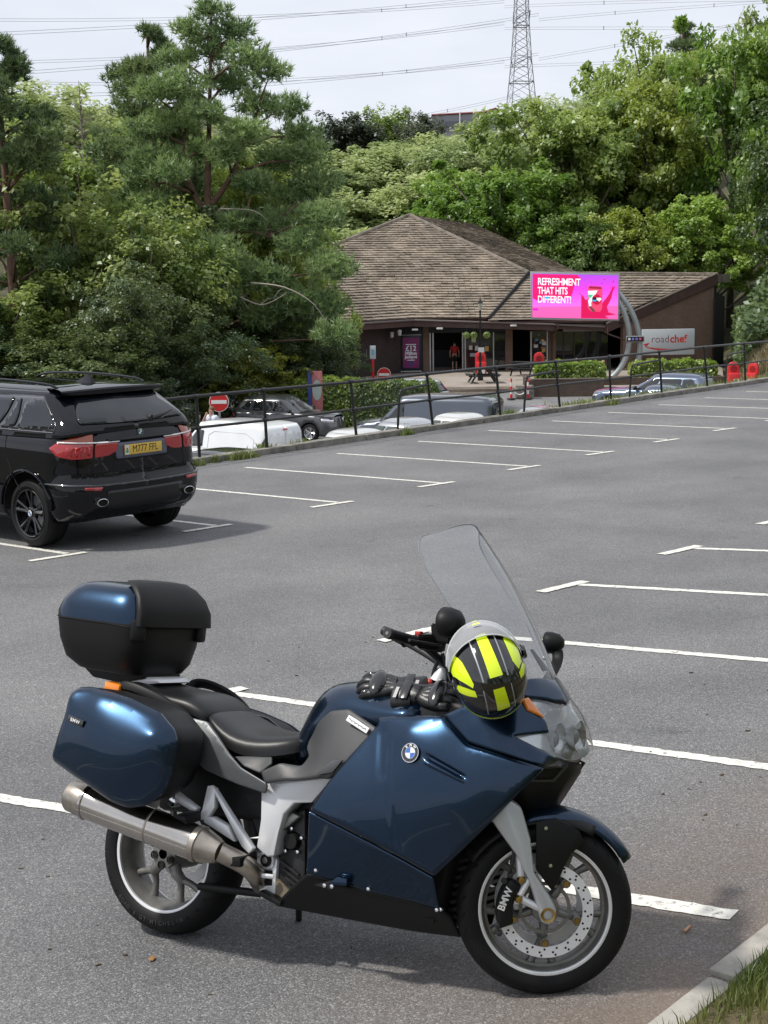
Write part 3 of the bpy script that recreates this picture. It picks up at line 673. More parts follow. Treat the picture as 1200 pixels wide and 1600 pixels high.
for z in (.08, 2.22): mb = MB(); mb.tube([(-.62, -.02, z), (.62, -.02, z)], .03, 8); mb.build('roller', m_alu, pn)
mb = MB(); [mb.box((x, .05, .04), (.1, .6, .08)) for x in (-.45, .45)]; mb.build('foot', m_navy, pn)
# fascia sign on the gable wall
gr_ = math.atan2(vd.y, vd.x)
ws = bl(15.29, 87, -.87); we = bl(18.38, 87, -.95)
rc = empty('wall_sign', tuple(cw(16.83, 86.85, -1.64)), VIEW_RZ+R_(2.5), 'pale grey roadchef sign on the brick gable wall', 'sign')
mb = MB(); mb.box((0, .1, 0), (3.10, .2, 1.50)); mb.build('sign_board', mat('sign_grey', (.47, .51, .54), .5), rc, bevel=.015)
mb = MB(); [mb.box((x, 1.1, 0), (.08, 2.0, .08)) for x in (-1.2, 1.2)]; mb.build('bracket', m_alu, rc)
text('lettering', 'road', mat('sign_maroon', (.22, .05, .09), .5), rc, (.06, -.008, .16), (1, 0, 0), (0, 0, 1), .62, bold=-.004, sx=.93, align='RIGHT')
text('lettering', 'chef', mat('sign_red', (.55, .045, .03), .5), rc, (.09, -.008, .16), (1, 0, 0), (0, 0, 1), .62, bold=.016, sx=.95, align='LEFT')
sw = []
for i in range(17):
    t = i/16; x = -1.42+2.75*t; sw.append((x, -.27-.20*math.sin(math.pi*(t*.92+.0)) if t > 0 else -.22))
up_ = [(x, -.008, z+.055*(1-(2*t-1)**2)+.012) for (x, z), t in zip(sw, [i/16 for i in range(17)])]; dn = [(x, -.008, z-.045*(1-(2*t-1)**2)-.012) for (x, z), t in zip(sw, [i/16 for i in range(17)])]
mb = MB(); mb.grid([up_, dn]); mb.add([(-1.5, -.008, -.12), (-1.12, -.008, -.03), (-1.28, -.008, -.26)], [(0, 1, 2)]); mb.build('swoosh', MATS['sign_red'], rc, smooth=None)

# ------------------------------------------------------------------ video billboard on two curved masts
led = empty('video_billboard', cw(13.0, 81, -3.2), VIEW_RZ, 'bright pink video billboard on two curved silver masts in front of the roof', 'billboard')
def lb(r, z, dd=0.): return Vector((r-13.0, dd, z+3.2))
m_mast = mat('mast_silver', (.40, .44, .45), .4, metal=.35, var=(2, .15))
for pth, o_ in (([(12.75, 1.6), (13.05, 1.25), (13.6, .5), (14.0, -.4), (14.18, -1.3), (14.15, -2.2), (13.9, -2.9), (13.6, -3.36)], .05), ([(12.7, 1.2), (12.95, .85), (13.33, .15), (13.56, -.7), (13.56, -1.5), (13.4, -2.2), (13.05, -2.85), (12.55, -3.36)], -.05)):
    mb = MB(); mb.tube(cat_rom([lb(r, z, .25+o_) for r, z in pth], 5, False), .15, 12); mb.build('mast', m_mast, led)
mb = MB(); mb.add([lb(8.14, 2.53, -.12), lb(12.99, 2.36, -.12), lb(12.98, -.18, -.12), lb(8.18, -.05, -.12), lb(8.14, 2.53, .2), lb(12.99, 2.36, .2), lb(12.98, -.18, .2), lb(8.18, -.05, .2)], [(3, 2, 1, 0), (4, 5, 6, 7), (0, 1, 5, 4), (1, 2, 6, 5), (2, 3, 7, 6), (3, 0, 4, 7)])
mb.build('cabinet', mat('cabinet_grey', (.36, .36, .40), .45), led, bevel=.03)
def emi(name, c, s=1.): return mat(name, tuple(x*.2 for x in c), .4, emit=(c, s))
CX, CZ_ = (8.14+12.99)/2, 1.17; TL = -.035                       # screen centre and slight tilt
def sc(a, b, k=0): return lb(CX+a*4.66/2, CZ_+b*2.36/2+a*TL*2.4, -.126-.003*k)   # screen coords -1..1
m_scr = emi('screen_pink', (.85, .03, .55))
n, l, b = N(m_scr)
tcn = n.new('ShaderNodeTexCoord'); sx_ = n.new('ShaderNodeSeparateXYZ'); l.new(tcn.outputs['Generated'], sx_.inputs[0])
rr = n.new('ShaderNodeValToRGB'); e = rr.color_ramp.elements; e[0].position = 0; e[0].color = (.83, .12, .40, 1); e[1].position = 1; e[1].color = (.36, .07, .85, 1)
e_ = e.new(.28); e_.color = (.88, .13, .45, 1); e_ = e.new(.3); e_.color = (.85, .17, .78, 1); e_ = e.new(.65); e_.color = (.80, .06, .75, 1)
l.new(sx_.outputs[2], rr.inputs[0]); l.new(rr.outputs[0], b.inputs['Emission Color'])
mb = MB(); mb.add([sc(-1, -1), sc(1, -1), sc(1, 1), sc(-1, 1)], [(0, 1, 2, 3)]); mb.build('screen', m_scr, led, smooth=None)
def shape(name, pts, m, k): mb = MB(); mb.add([sc(a, b_, k) for a, b_ in pts], [tuple(range(len(pts)))]); return mb.build(name, m, led, smooth=None)
shape('screen_graphic', [(-.99, .98), (.05, .98), (.14, .78), (-.02, .5), (-.1, -.05), (-.9, -.22), (-.99, -.12)], emi('screen_crimson', (.85, .005, .16)), 1)
shape('screen_graphic', [(-.99, -.58), (-.87, -.58), (-.87, -.68), (-.99, -.68)], emi('screen_magenta', (.75, .0, .6)), 1)
for s, z, w_ in (('REFRESHMENT', .63, 1.0), ('THAT HITS', .22, .70), ('DIFFERENT!', -.18, .78)):
    me = text_mesh(s, .62, bold=.010, sx=.50, align='LEFT', spacing=.94); xs = [v.co.x for v in me.vertices]; k_ = w_*4.66/2/max(xs)
    for v in me.vertices:
        p = sc(-.88, z, 2); p = p+Vector((v.co.x*k_, 0, v.co.y*.86+v.co.x*k_*TL)); v.co = p
    link('lettering', me, emi('screen_white', (.95, .9, .95)), led)
splash = emi('screen_red', (.66, .0, .09)); rs_ = random.Random(4)
pts = [(.14, -.98), (.14, .12), (.2, -.02), (.24, -.15), (.32, -.1), (.38, -.3), (.62, -.3), (.7, -.1), (.78, .1), (.86, .42), (.94, .52), (.88, .3), (.83, -.1), (.74, -.45), (.78, -.7), (.96, -.78), (.7, -.86), (.78, -.98)]
shape('screen_graphic', pts, splash, 2)
for _ in range(26): a, b_ = rs_.uniform(.05, .95), rs_.uniform(-.1, .9); s_ = rs_.uniform(.006, .02); shape('screen_graphic', [(a-s_, b_), (a, b_-s_*2), (a+s_, b_), (a, b_+s_*2)], splash, 2)
can = [(.30, .44), (.33, .50), (.60, .48), (.63, .42), (.63, -.52), (.58, -.68), (.36, -.66), (.29, -.5)]
shape('screen_graphic', can, emi('screen_can', (.80, .06, .16)), 4); shape('screen_graphic', [(.31, .42), (.34, .48), (.59, .46), (.62, .40), (.60, .36), (.33, .38)], emi('screen_can_dark', (.33, .01, .06)), 5)
shape('screen_graphic', [(.295, .27), (.52, .30), (.46, .08), (.40, -.1), (.37, -.3), (.38, -.45), (.46, -.62), (.33, -.5), (.30, -.2), (.36, .1), (.295, .1)], emi('screen_can_white', (.85, .83, .9)), 5)
shape('screen_graphic', [(.30, .09), (.42, .10), (.36, -.05), (.31, -.05)], emi('screen_green', (.05, .55, .28)), 6)
shape('screen_graphic', [(.50+.11*math.cos(t*.3927), -.12+.24*math.sin(t*.3927)) for t in range(16)], emi('screen_can_red', (.55, .0, .05)), 6)
text('lettering', 'up', emi('screen_white', (1, 1, 1)), led, sc(.55, -.08, 8), (1, 0, TL), (0, 0, 1), .26, bold=.014)
shape('screen_graphic', [(.40, -.02), (.52, -.02), (.52, -.22), (.40, -.22)], emi('screen_black', (.01, .01, .02)), 7); shape('screen_graphic', [(.40, -.14), (.49, -.14), (.49, -.2), (.40, -.2)], emi('screen_blue', (.02, .5, .9)), 8)
shape('screen_graphic', [(.31, -.45), (.37, -.42), (.48, -.66), (.40, -.68)], emi('screen_shade', (.14, .06, .05)), 7)
shape('screen_graphic', [(-.72, -.04), (-.61, -.04), (-.62, -.12), (-.66, -.15), (-.71, -.12)], emi('screen_blue', (.02, .5, .9)), 5)
mb = MB(); mb.box(lb(13.88, -1.18, .08), (1.0, .12, .34)); mb.build('ticker_case', m_alu, led, bevel=.02)
mb = MB(); mb.box(lb(13.88, -1.18, .0), (.9, .03, .24)); mb.build('ticker_screen', m_dark, led, smooth=None)
for i, c in enumerate([(.7, .7, .75), (.15, .2, .6), (.2, .15, .5), (.6, .08, .2)]): mb = MB(); mb.box(lb(13.55+.2*i, -1.18, -.02), (.12, .01, .12)); mb.build('ticker_light', emi('ticker_%d' % i, c, .5), led, smooth=None)

# the wooded bank behind the viewer: only its reflection shows, in paint and glass
rg = np.random.default_rng(77); nW = 26000; uW = rg.uniform(-34, 60, nW); hW = rg.uniform(0, 1, nW)**.8; topW = 8.5+2.2*np.sin(uW*.37)+1.6*np.sin(uW*.91+1); zW = .3+hW*topW; vW = -13.5-rg.uniform(0, 3.5, nW)+1.2*np.sin(uW*.8+zW*.7)
WOOD = (np.c_[uW, vW, zW], rg)

# litter and grit lying on the tarmac: too small to pick apart
mb = MB(); rd = random.Random(21)
for _ in range(170):
    u, v = rd.uniform(2.6, 8.5), rd.uniform(2.35, 7.5); s = rd.uniform(.003, .010); c = Vector((u, v, lot_z(v)+s*.35)); mb.box(c, (s*rd.uniform(1, 3), s, s*.7), Matrix.Rotation(rd.uniform(0, 3), 3, 'Z'))
tag(mb.build('grit', mat('grit_brown', (.10, .075, .05), .9, var=(30, .6)), smooth=None), 'scattered grit and twig ends on the tarmac round the motorcycle', 'grit', kind='stuff')
for (u, v), c, nm, lab, d_ in (((4.63, 2.42), (.45, .25, .14), 'cigarette_end', 'tan cigarette end on the tarmac right of the front wheel', (.05, .009, .008)), ((3.42, 4.0), (.30, .15, .05), 'fallen_leaf', 'small orange fallen leaf on the tarmac below the rear wheel', (.032, .02, .002))):
    o = empty(nm, (u, v, lot_z(v)+.008), rd.uniform(0, 3), lab, nm.replace('_', ' ')); mb = MB(); mb.box((0, 0, 0), d_); mb.box((d_[0]*.45, d_[1]*.1, .001), (d_[0]*.2, d_[1]*.9, d_[2])); mb.build('paper' if 'cig' in nm else 'blade', mat(nm, c, .8), o, bevel=.001)
# ================================================================== vegetation
def leaf_obj(name, C, Nn, S, m, parent=None, asp=.6, seed=0, me_only=False):
    """one mesh of leaf-sized rhombs: centres C, normals Nn, lengths S"""
    rg = np.random.default_rng(seed); n = len(C)
    Nn = Nn/np.maximum(np.linalg.norm(Nn, axis=1), 1e-9)[:, None]
    q = rg.normal(size=(n, 3)); t = np.cross(Nn, q); t /= np.maximum(np.linalg.norm(t, axis=1), 1e-9)[:, None]; b = np.cross(Nn, t)
    S = np.asarray(S)[:, None]; V = np.empty((n*4, 3)); f = Nn*S*.12
    V[0::4] = C-t*S*.5; V[1::4] = C+b*S*asp*.5+f; V[2::4] = C+t*S*.5; V[3::4] = C-b*S*asp*.5+f
    me = bpy.data.meshes.new(name); me.vertices.add(n*4); me.vertices.foreach_set('co', V.ravel()); me.loops.add(n*4); me.loops.foreach_set('vertex_index', np.arange(n*4)); me.polygons.add(n)
    me.polygons.foreach_set('loop_start', np.arange(0, n*4, 4)); me.update(calc_edges=True)
    if me_only: return me
    return link(name, me, m, parent)
def merge_leaf(mlist, name):
    V = []; F = []; o = 0
    for V_, F_ in mlist: V.append(V_); F += [tuple(i+o for i in f) for f in F_]; o += len(V_)
    me = bpy.data.meshes.new(name); me.from_pydata(np.vstack(V).tolist(), [], F); me.update(); return me
m_bark = mat('bark_grey', (.10, .085, .065), .95, var=(3, .4), bump=(14, .8, .03))
m_bark_d = mat('bark_dark', (.05, .042, .034), .95, var=(3, .4))
m_pbark = mat('bark_pine', (.12, .07, .05), .95, var=(2.5, .5), bump=(10, .8, .03), col2=(.20, .12, .085))
def broadleaf(seed, H=12., R=5., base=.22, nc=150, nl=150, ls=.34, cr=.95, shell=.45, droop=0., flat=.65, top=1.0):
    """returns (crown mesh, trunk mesh) with the foot at the origin"""
    rg = np.random.default_rng(seed); rr = random.Random(seed)
    zc, hz = H*(base+(1-base)*.5), H*(1-base)*.5
    lobes = [(rg.normal(size=2)*R*.35, rg.uniform(-.5, .65)*hz, rg.uniform(.45, .75)) for _ in range(9)]+[(np.zeros(2), 0., .8)]
    C = []
    while len(C) < nc:
        d = rg.normal(size=3); d /= np.linalg.norm(d); r = rg.uniform(0, 1)**shell
        lo_, lz, k = lobes[rg.integers(len(lobes))]
        p = np.array([d[0]*R*k*r+lo_[0], d[1]*R*k*r+lo_[1], zc+lz+d[2]*hz*k*r*(1 if d[2] < 0 else top)])
        if p[2] < H*base*.7 or p[2] > H: continue
        C.append(p)
    C = np.array(C); cs = rg.uniform(.55, 1.25, nc)*cr
    k = nl; idx = np.repeat(np.arange(nc), k)
    d = rg.normal(size=(nc*k, 3)); d /= np.linalg.norm(d, axis=1)[:, None]; rad = rg.uniform(0, 1, nc*k)**.5
    off = d*rad[:, None]*cs[idx][:, None]; off[:, 2] *= flat; off[:, 2] -= droop*(off[:, 0]**2+off[:, 1]**2)/np.maximum(cs[idx], .1)
    P = C[idx]+off
    out_ = P-np.array([0, 0, zc*.8]); out_ /= np.linalg.norm(out_, axis=1)[:, None]
    Nn = out_*.5+np.array([0, 0, .75])+rg.normal(size=P.shape)*.55
    me = leaf_obj('crown', P, Nn, rg.uniform(.6, 1.3, len(P))*ls, None, seed=seed, me_only=True)
    mb = MB(); lean = rg.normal(size=2)*.25
    tp = [Vector((0, 0, -.4)), Vector((lean[0]*.3, lean[1]*.3, H*.25)), Vector((lean[0], lean[1], H*.5)), Vector((lean[0]*1.4, lean[1]*1.4, H*.86))]
    mb.tube(cat_rom(tp, 4, False), [H*.026*(1-.93*i/12)+.01 for i in range(13)], 7)
    for i in sorted(range(nc), key=lambda i: rr.random())[:26]:
        c = Vector(C[i]); t = min(.8, max(.2, (c.z-H*.14)/H*.8)); s = Vector((lean[0]*t*1.4, lean[1]*t*1.4, H*t*.86)); mid = s.lerp(c, .55)+Vector((rr.uniform(-.3, .3), rr.uniform(-.3, .3), -.25))
        mb.tube([s, mid, c], [H*.010, H*.006, H*.0022], 5)
    tm = mb.mesh('trunk'); tm.polygons.foreach_set('use_smooth', [True]*len(tm.polygons))
    return me, tm
def blades_from(C, A, L, W, seed, per=12, spread=.75):
    """needle tufts: per thin triangles round each axis A"""
    rg = np.random.default_rng(seed); n = len(C); idx = np.repeat(np.arange(n), per); m_ = len(idx)
    d = A[idx]+rg.normal(size=(m_, 3))*spread; d /= np.linalg.norm(d, axis=1)[:, None]
    q = np.cross(d, rg.normal(size=(m_, 3))); q /= np.linalg.norm(q, axis=1)[:, None]
    ln = L*rg.uniform(.6, 1.2, m_)[:, None]; P = C[idx]
    V = np.empty((m_*3, 3)); V[0::3] = P-q*W; V[1::3] = P+q*W; V[2::3] = P+d*ln
    return V
def tri_mesh(name, V):
    me = bpy.data.meshes.new(name); n = len(V)//3; me.vertices.add(n*3); me.vertices.foreach_set('co', V.ravel()); me.loops.add(n*3); me.loops.foreach_set('vertex_index', np.arange(n*3)); me.polygons.add(n)
    me.polygons.foreach_set('loop_start', np.arange(0, n*3, 3)); me.update(calc_edges=True); return me
def pine(seed, H, pads, trunk, forks=(), tuft=.34, per=13, dens=1., tw=.028):
    """Scots pine: foliage pads (x, y, z, radius) on limbs from the trunk path"""
    rg = np.random.default_rng(seed); Cs = []; As = []; mb = MB()
    tp = cat_rom([Vector(p) for p in trunk], 5, False); k = len(tp)
    mb.tube(tp, [.30*(1-.85*i/(k-1)) for i in range(k)], 9)
    allp = list(tp)
    for fk in forks:
        fp = cat_rom([Vector(p) for p in fk], 4, False); mb.tube(fp, [.15*(1-.8*i/(len(fp)-1)) for i in range(len(fp))], 7); allp += fp
    for x, y, z, r in pads:
        n = int(120*r*r*dens)+14
        d = rg.normal(size=(n, 3)); d /= np.linalg.norm(d, axis=1)[:, None]
        p = np.array([x, y, z])+d*np.array([r, r, r*.50])*(rg.uniform(0, 1, n)**.5)[:, None]
        p[:, 2] += np.abs(rg.normal(size=n))*.12*r
        Cs.append(p); As.append(d*.55+np.array([0, 0, .8]))
        c = Vector((x, y, z)); s = min(allp, key=lambda q: (q-c).length+max(0, q.z-c.z+.6)*1.5)
        mid = s.lerp(c, .5)+Vector((0, 0, .15)); mb.tube([s, mid, c+Vector((0, 0, -.1))], [.07, .05, .015], 5)
        for _ in range(5):
            e_ = Vector(p[rg.integers(n)]); mb.tube([c+Vector((0, 0, -.12)), e_], [.022, .008], 4)
    C = np.vstack(Cs); A = np.vstack(As)
    cm = tri_mesh('crown', blades_from(C, A, tuft, tw, seed, per))
    tm = mb.mesh('trunk'); tm.polygons.foreach_set('use_smooth', [True]*len(tm.polygons))
    return cm, tm

LM = {'ash': leaf_mat('leaf_ash', (0.160, 0.281, 0.041), (0.365, 0.514, 0.095), .3), 'olive': leaf_mat('leaf_olive', (0.183, 0.252, 0.036), (0.387, 0.465, 0.079), .28),
      'mid': leaf_mat('leaf_mid', (0.153, 0.243, 0.050), (0.344, 0.440, 0.101), .3), 'dark': leaf_mat('leaf_dark', (0.086, 0.137, 0.040), (0.199, 0.264, 0.082), .4, .45),
      'far': leaf_mat('leaf_far_hazy', (0.274, 0.356, 0.133), (0.493, 0.570, 0.248), .3, .5), 'farred': leaf_mat('leaf_fardark', (.06, .08, .045), (.11, .13, .07), .2, .45),  # far hillside leaves: haze put into the paler colours
      'syc': leaf_mat('leaf_sycamore', (0.182, 0.264, 0.055), (0.460, 0.528, 0.157), .55), 'yew': leaf_mat('leaf_yew', (0.053, 0.090, 0.031), (0.150, 0.200, 0.058), .5, .45),
      'yellow': leaf_mat('leaf_golden', (.17, .20, .018), (.34, .36, .04), .9), 'pine': leaf_mat('needle_pine', (0.161, 0.254, 0.092), (0.354, 0.473, 0.177), .45, .45),
      'pined': leaf_mat('needle_dark', (0.118, 0.182, 0.065), (0.252, 0.328, 0.116), .45, .45), 'hedge': leaf_mat('leaf_hedge', (.20, .31, .035), (.46, .56, .10), 1.2, .45),
      'hedged': leaf_mat('leaf_hedge_dark', (0.104, 0.169, 0.039), (0.273, 0.338, 0.078), 1.2, .45), 'ivy': leaf_mat('leaf_ivy', (0.117, 0.182, 0.058), (0.273, 0.364, 0.117), .5, .45), 'pale': leaf_mat('leaf_pale', (0.196, 0.276, 0.086), (0.391, 0.468, 0.184), .4)}
GEN = {'a1': broadleaf(21, nc=210, nl=120, ls=.36, cr=.85, shell=.5), 'a2': broadleaf(22, nc=190, nl=130, ls=.36, cr=.95, shell=.42, R=5.4, top=1.05), 'a3': broadleaf(23, nc=230, nl=105, ls=.32, cr=.75, shell=.5),
       'd1': broadleaf(31, nc=240, nl=110, ls=.30, cr=.9, shell=.38, base=.05), 'f1': broadleaf(41, nc=190, nl=60, ls=.52, cr=1.0, shell=.42, base=.02, flat=1.25), 'f2': broadleaf(42, nc=190, nl=60, ls=.5, cr=.95, shell=.42, base=.02, R=5.6, flat=1.25),
       's1': broadleaf(51, nc=230, nl=62, ls=.36, cr=.85, shell=.55, base=.08), 's2': broadleaf(52, nc=210, nl=70, ls=.33, cr=.95, shell=.5, base=.06),
       'y1': broadleaf(61, nc=330, nl=120, ls=.20, cr=.72, shell=.4, base=.0, droop=.35, flat=.8), 'y2': broadleaf(62, nc=330, nl=120, ls=.20, cr=.7, shell=.4, base=.0, droop=.3, R=5.5),
       'ol': broadleaf(71, nc=240, nl=110, ls=.30, cr=.8, shell=.45, base=.06)}
def tree(name, gen, lm, r, d, ztop, Rw, label, group=None, zb=None, bark=None, cat_='tree', rot=None, R0=5.0):
    """place a tree: foot on the ground, top at ztop, crown half-width Rw"""
    cm, tm = GEN[gen]; z0 = terrain_z(r, d)-.1 if zb is None else zb
    H = ztop-z0; o = empty(name, cw(r, d, z0), random.uniform(0, 6.28) if rot is None else rot, label, cat_, group)
    key = 'crown_%s_%s' % (gen, lm)
    c = bpy.data.objects.new('crown', cm.copy() if key not in TM else TM[key])
    if key not in TM: TM[key] = c.data; c.data.materials.append(LM[lm])
    t = bpy.data.objects.new('trunk', tm)
    if not tm.materials: tm.materials.append(bark or m_bark)
    for x in (c, t): COL.objects.link(x); x.parent = o
    o.scale = (Rw/R0, Rw/R0, H/12.0)
    return o
TM = {}
#              gen  leaf   r      d     ztop  Rw  label
RT = [('a1', 'mid', 14.4, 112, 15.2, 5.4, 'tall mid green ash tree behind the valley of the roof'),
      ('a2', 'ash', 8.6, 107, 10.3, 5.2, 'bright green ash tree rising behind the big mossy roof'),
      ('a3', 'olive', 19.8, 113, 18.6, 5.6, 'olive yellow tree with a rounded top behind the billboard'),
      ('a2', 'ash', 25.6, 109, 20.4, 5.0, 'bright green tree right of the olive yellow tree'),
      ('a1', 'pale', 29.4, 108, 22.2, 4.2, 'pale green ash tree at the upper right corner'),
      ('d1', 'dark', 27.6, 98, 14.8, 4.0, 'dark ivy clad evergreen tree at the right edge'),
      ('a3', 'ash', 22.3, 104, 8.9, 4.4, 'low bright green tree above the gable ridge'),
      ('a3', 'olive', 17.2, 104, 8.0, 3.8, 'low olive tree just behind the billboard roof'),
      ('d1', 'dark', 20.0, 106, 5.8, 4.5, 'dark shaded shrub tree behind the gable roof'),
      ('d1', 'mid', 14.0, 103, 7.5, 3.6, 'dark green bushy tree behind the roof ridge'),
      ('a1', 'mid', 16.2, 116, 14.8, 5.0, 'mid green tree between the olive tree and the ash'),
      ('d1', 'dark', 11.2, 104, 5.3, 3.4, 'shaded evergreen bush behind the roof valley'),
      ('a2', 'mid', 23.5, 124, 21.6, 5.0, 'mid green tree on the skyline right of the olive tree'),
      ('d1', 'dark', 33.0, 104, 17.5, 5.0, 'shaded dark tree on the bank at the right edge'),
      ('a1', 'ash', 7.4, 118, 10.8, 4.6, 'light green tree left of the tall ash')]
for g_, lm, r, d, zt, rw, lab in RT: tree('deciduous_tree', g_, lm, r, d, zt, rw, lab, 'trees on the slope behind the building')
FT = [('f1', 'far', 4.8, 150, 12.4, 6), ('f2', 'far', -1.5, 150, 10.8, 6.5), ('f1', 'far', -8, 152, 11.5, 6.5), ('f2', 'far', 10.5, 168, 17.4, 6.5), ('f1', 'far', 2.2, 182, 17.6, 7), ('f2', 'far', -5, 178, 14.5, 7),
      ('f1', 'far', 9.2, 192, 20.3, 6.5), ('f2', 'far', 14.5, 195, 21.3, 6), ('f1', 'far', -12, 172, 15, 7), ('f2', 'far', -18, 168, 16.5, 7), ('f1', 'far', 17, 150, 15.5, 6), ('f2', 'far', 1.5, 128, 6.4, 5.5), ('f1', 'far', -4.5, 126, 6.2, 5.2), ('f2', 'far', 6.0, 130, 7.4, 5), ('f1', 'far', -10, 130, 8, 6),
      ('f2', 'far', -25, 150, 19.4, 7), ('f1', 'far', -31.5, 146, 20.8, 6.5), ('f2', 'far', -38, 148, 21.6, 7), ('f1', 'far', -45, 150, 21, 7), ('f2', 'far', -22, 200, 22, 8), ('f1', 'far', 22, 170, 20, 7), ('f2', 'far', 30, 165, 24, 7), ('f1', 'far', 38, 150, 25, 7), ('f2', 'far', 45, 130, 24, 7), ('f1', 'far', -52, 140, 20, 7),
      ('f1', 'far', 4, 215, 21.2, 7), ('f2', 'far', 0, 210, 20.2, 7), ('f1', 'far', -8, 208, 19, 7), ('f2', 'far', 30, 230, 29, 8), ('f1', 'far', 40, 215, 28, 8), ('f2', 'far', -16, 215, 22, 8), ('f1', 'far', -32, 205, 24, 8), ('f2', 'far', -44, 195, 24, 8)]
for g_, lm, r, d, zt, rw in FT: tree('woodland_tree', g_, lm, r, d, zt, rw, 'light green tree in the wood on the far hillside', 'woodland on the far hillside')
for g_, lm, r, d, zt, rw, lab in [('f1', 'farred', -4.6, 232, 26.8, 5.6, 'round dark tree on the far skyline, left of the taller one'), ('f2', 'mid', .6, 240, 28.8, 4.6, 'taller lighter tree on the far skyline between two dark ones'), ('f2', 'farred', 6.2, 230, 26.4, 4.2, 'dark round tree on the far skyline beside the grey shed'),
                                   ('f1', 'farred', -11, 236, 25.0, 5, 'low dark tree on the skyline behind the pines'), ('f2', 'farred', -19, 240, 25.4, 6, 'dark tree on the skyline at the back of the pines')]:
    tree('skyline_tree', g_, lm, r, d, zt, rw, lab, 'trees on the far skyline')
# left-hand wood
LT = [('s1', 'syc', -12.6, 61, 6.4, 3.6, 'sycamore with pale sunlit leaves at the left edge'), ('s2', 'syc', -9.6, 60, 5.4, 3.2, 'leafy sycamore left of the pine trunk'), ('ol', 'olive', -6.2, 68, 8.0, 3.4, 'olive leaved tree growing behind the ivy clad pine'),
      ('s2', 'mid', -5.3, 72, 5.6, 3.0, 'mid green broadleaf tree right of the pine'), ('ol', 'olive', -4.6, 79, 7.0, 2.2, 'thin olive tree hiding the left end of the roof'), ('s1', 'mid', -14.6, 72, 9.5, 4.5, 'mid green tree behind the sycamore at the left'),
      ('ol', 'mid', -10.5, 76, 10.2, 4.5, 'tall mid green tree behind the two pines'), ('s1', 'syc', -15.5, 58, 2.6, 3.4, 'yellowing low tree at the left edge above the car'), ('d1', 'mid', -2.75, 70, .9, 2.2, 'blue green shrub tree hanging in front of the brick building')]
for g_, lm, r, d, zt, rw, lab in LT: tree('broadleaf_tree', g_, lm, r, d, zt, rw, lab, 'trees of the left hand wood')
for g_, r, d, zt, rw, lab in [('y1', -14.2, 55, 1.4, 3.6, 'dark yew at the left edge behind the black car'), ('y2', -10.8, 54.5, 1.3, 3.4, 'dark yew behind the roof of the black car'), ('y1', -9.0, 56.0, 1.6, 3.0, 'very dark yew below the pine'), ('y2', -4.4, 65.0, 1.2, 2.8, 'dark yew right of the others by the lower car park'), ('y1', -2.6, 66, .6, 2.5, 'dark evergreen bush against the building wing'), ('y2', -9.2, 58, 3.4, 3.4, 'tall dark yew in the middle of the thicket'), ('y1', -5.8, 67, 3.2, 2.8, 'tall dark yew behind the pine trunk'), ('y2', -17.5, 57, 2.4, 3.6, 'dark yew beyond the left edge')]:
    tree('yew_tree', g_, 'yew', r, d, zt, rw, lab, 'dark yews of the left hand wood')
tree('golden_bush', 'd1', 'yellow', -5.15, 59.8, .0, 1.8, 'golden green bush at the foot of the yews', cat_='bush', zb=-3.4)
tree('golden_bush', 'd1', 'yellow', -7.3, 59.5, -.3, 1.4, 'smaller golden green bush left of the other, in front of the yews', cat_='bush', zb=-3.4)
# pines: coordinates relative to the foot, x to the right and z up from the car park below
def pine_at(px_list): return px_list
def place_pine(name, gen, lm, r, d, zb, label, group='pines of the left hand wood'):
    cm, tm = gen; o = empty(name, cw(r, d, zb), VIEW_RZ, label, 'tree', group)
    for nm, me, m_ in (('crown', cm, LM[lm]), ('trunk', tm, m_pbark)):
        x = bpy.data.objects.new(nm, me)
        if not me.materials: me.materials.append(m_)
        COL.objects.link(x); x.parent = o
    return o
rp_ = random.Random(3)
# pad list in metres: x right of trunk, z above -3.8 (1 m = 36 px of the photograph at this distance)
hero = [(.5, 17.2, .9), (-.5, 16.6, .9), (1.3, 16.4, 1.0), (.3, 15.8, 1.2), (-1.2, 15.4, 1.0), (2.0, 15.2, 1.1), (2.9, 14.6, .9), (1.0, 14.6, 1.3), (-.8, 14.2, 1.2), (-2.0, 14.0, 1.0), (3.4, 13.6, 1.0), (2.2, 13.4, 1.1), (3.9, 12.4, 1.1), (-1.5, 12.8, 1.2), (-2.7, 12.6, 1.0), (.2, 13.0, 1.0), (4.2, 11.4, 1.2), (3.0, 11.2, 1.2), (-2.2, 11.3, 1.3), (-3.2, 10.6, 1.1), (4.6, 10.2, 1.2), (-1.4, 10.6, 1.0), (3.4, 9.6, 1.2), (-2.6, 9.3, 1.2), (2.0, 10.2, .9), (4.9, 8.7, 1.1), (-3.6, 8.2, 1.1),
        (0.2, 7.2, 1.6), (-1.0, 6.8, 1.3), (1.3, 6.5, 1.3), (2.6, 6.2, 1.2), (-2.2, 6.0, 1.1), (.4, 5.4, 1.3), (3.6, 5.2, 1.2), (-1.6, 4.9, 1.0), (4.8, 5.0, 1.1), (2.2, 4.6, 1.0), (5.4, 3.9, 1.0), (1.8, 12.2, 1.1), (.9, 11.4, 1.0), (-.4, 11.8, .9), (2.6, 8.4, 1.2), (4.0, 7.6, 1.2), (1.2, 8.6, 1.0), (-1.2, 8.2, 1.2), (-2.6, 7.2, 1.2), (5.4, 6.6, 1.1), (-3.6, 6.2, 1.1), (-3.4, 5.0, 1.0), (-2.6, 4.4, .9), (1.4, 3.2, .8), (.6, 2.4, .7), (1.8, 2.2, .6)]
hero = [(x, rp_.uniform(-2.0, 2.0) if z > 8 else rp_.uniform(-3.6, -1.2), z, r_) for x, z, r_ in hero]
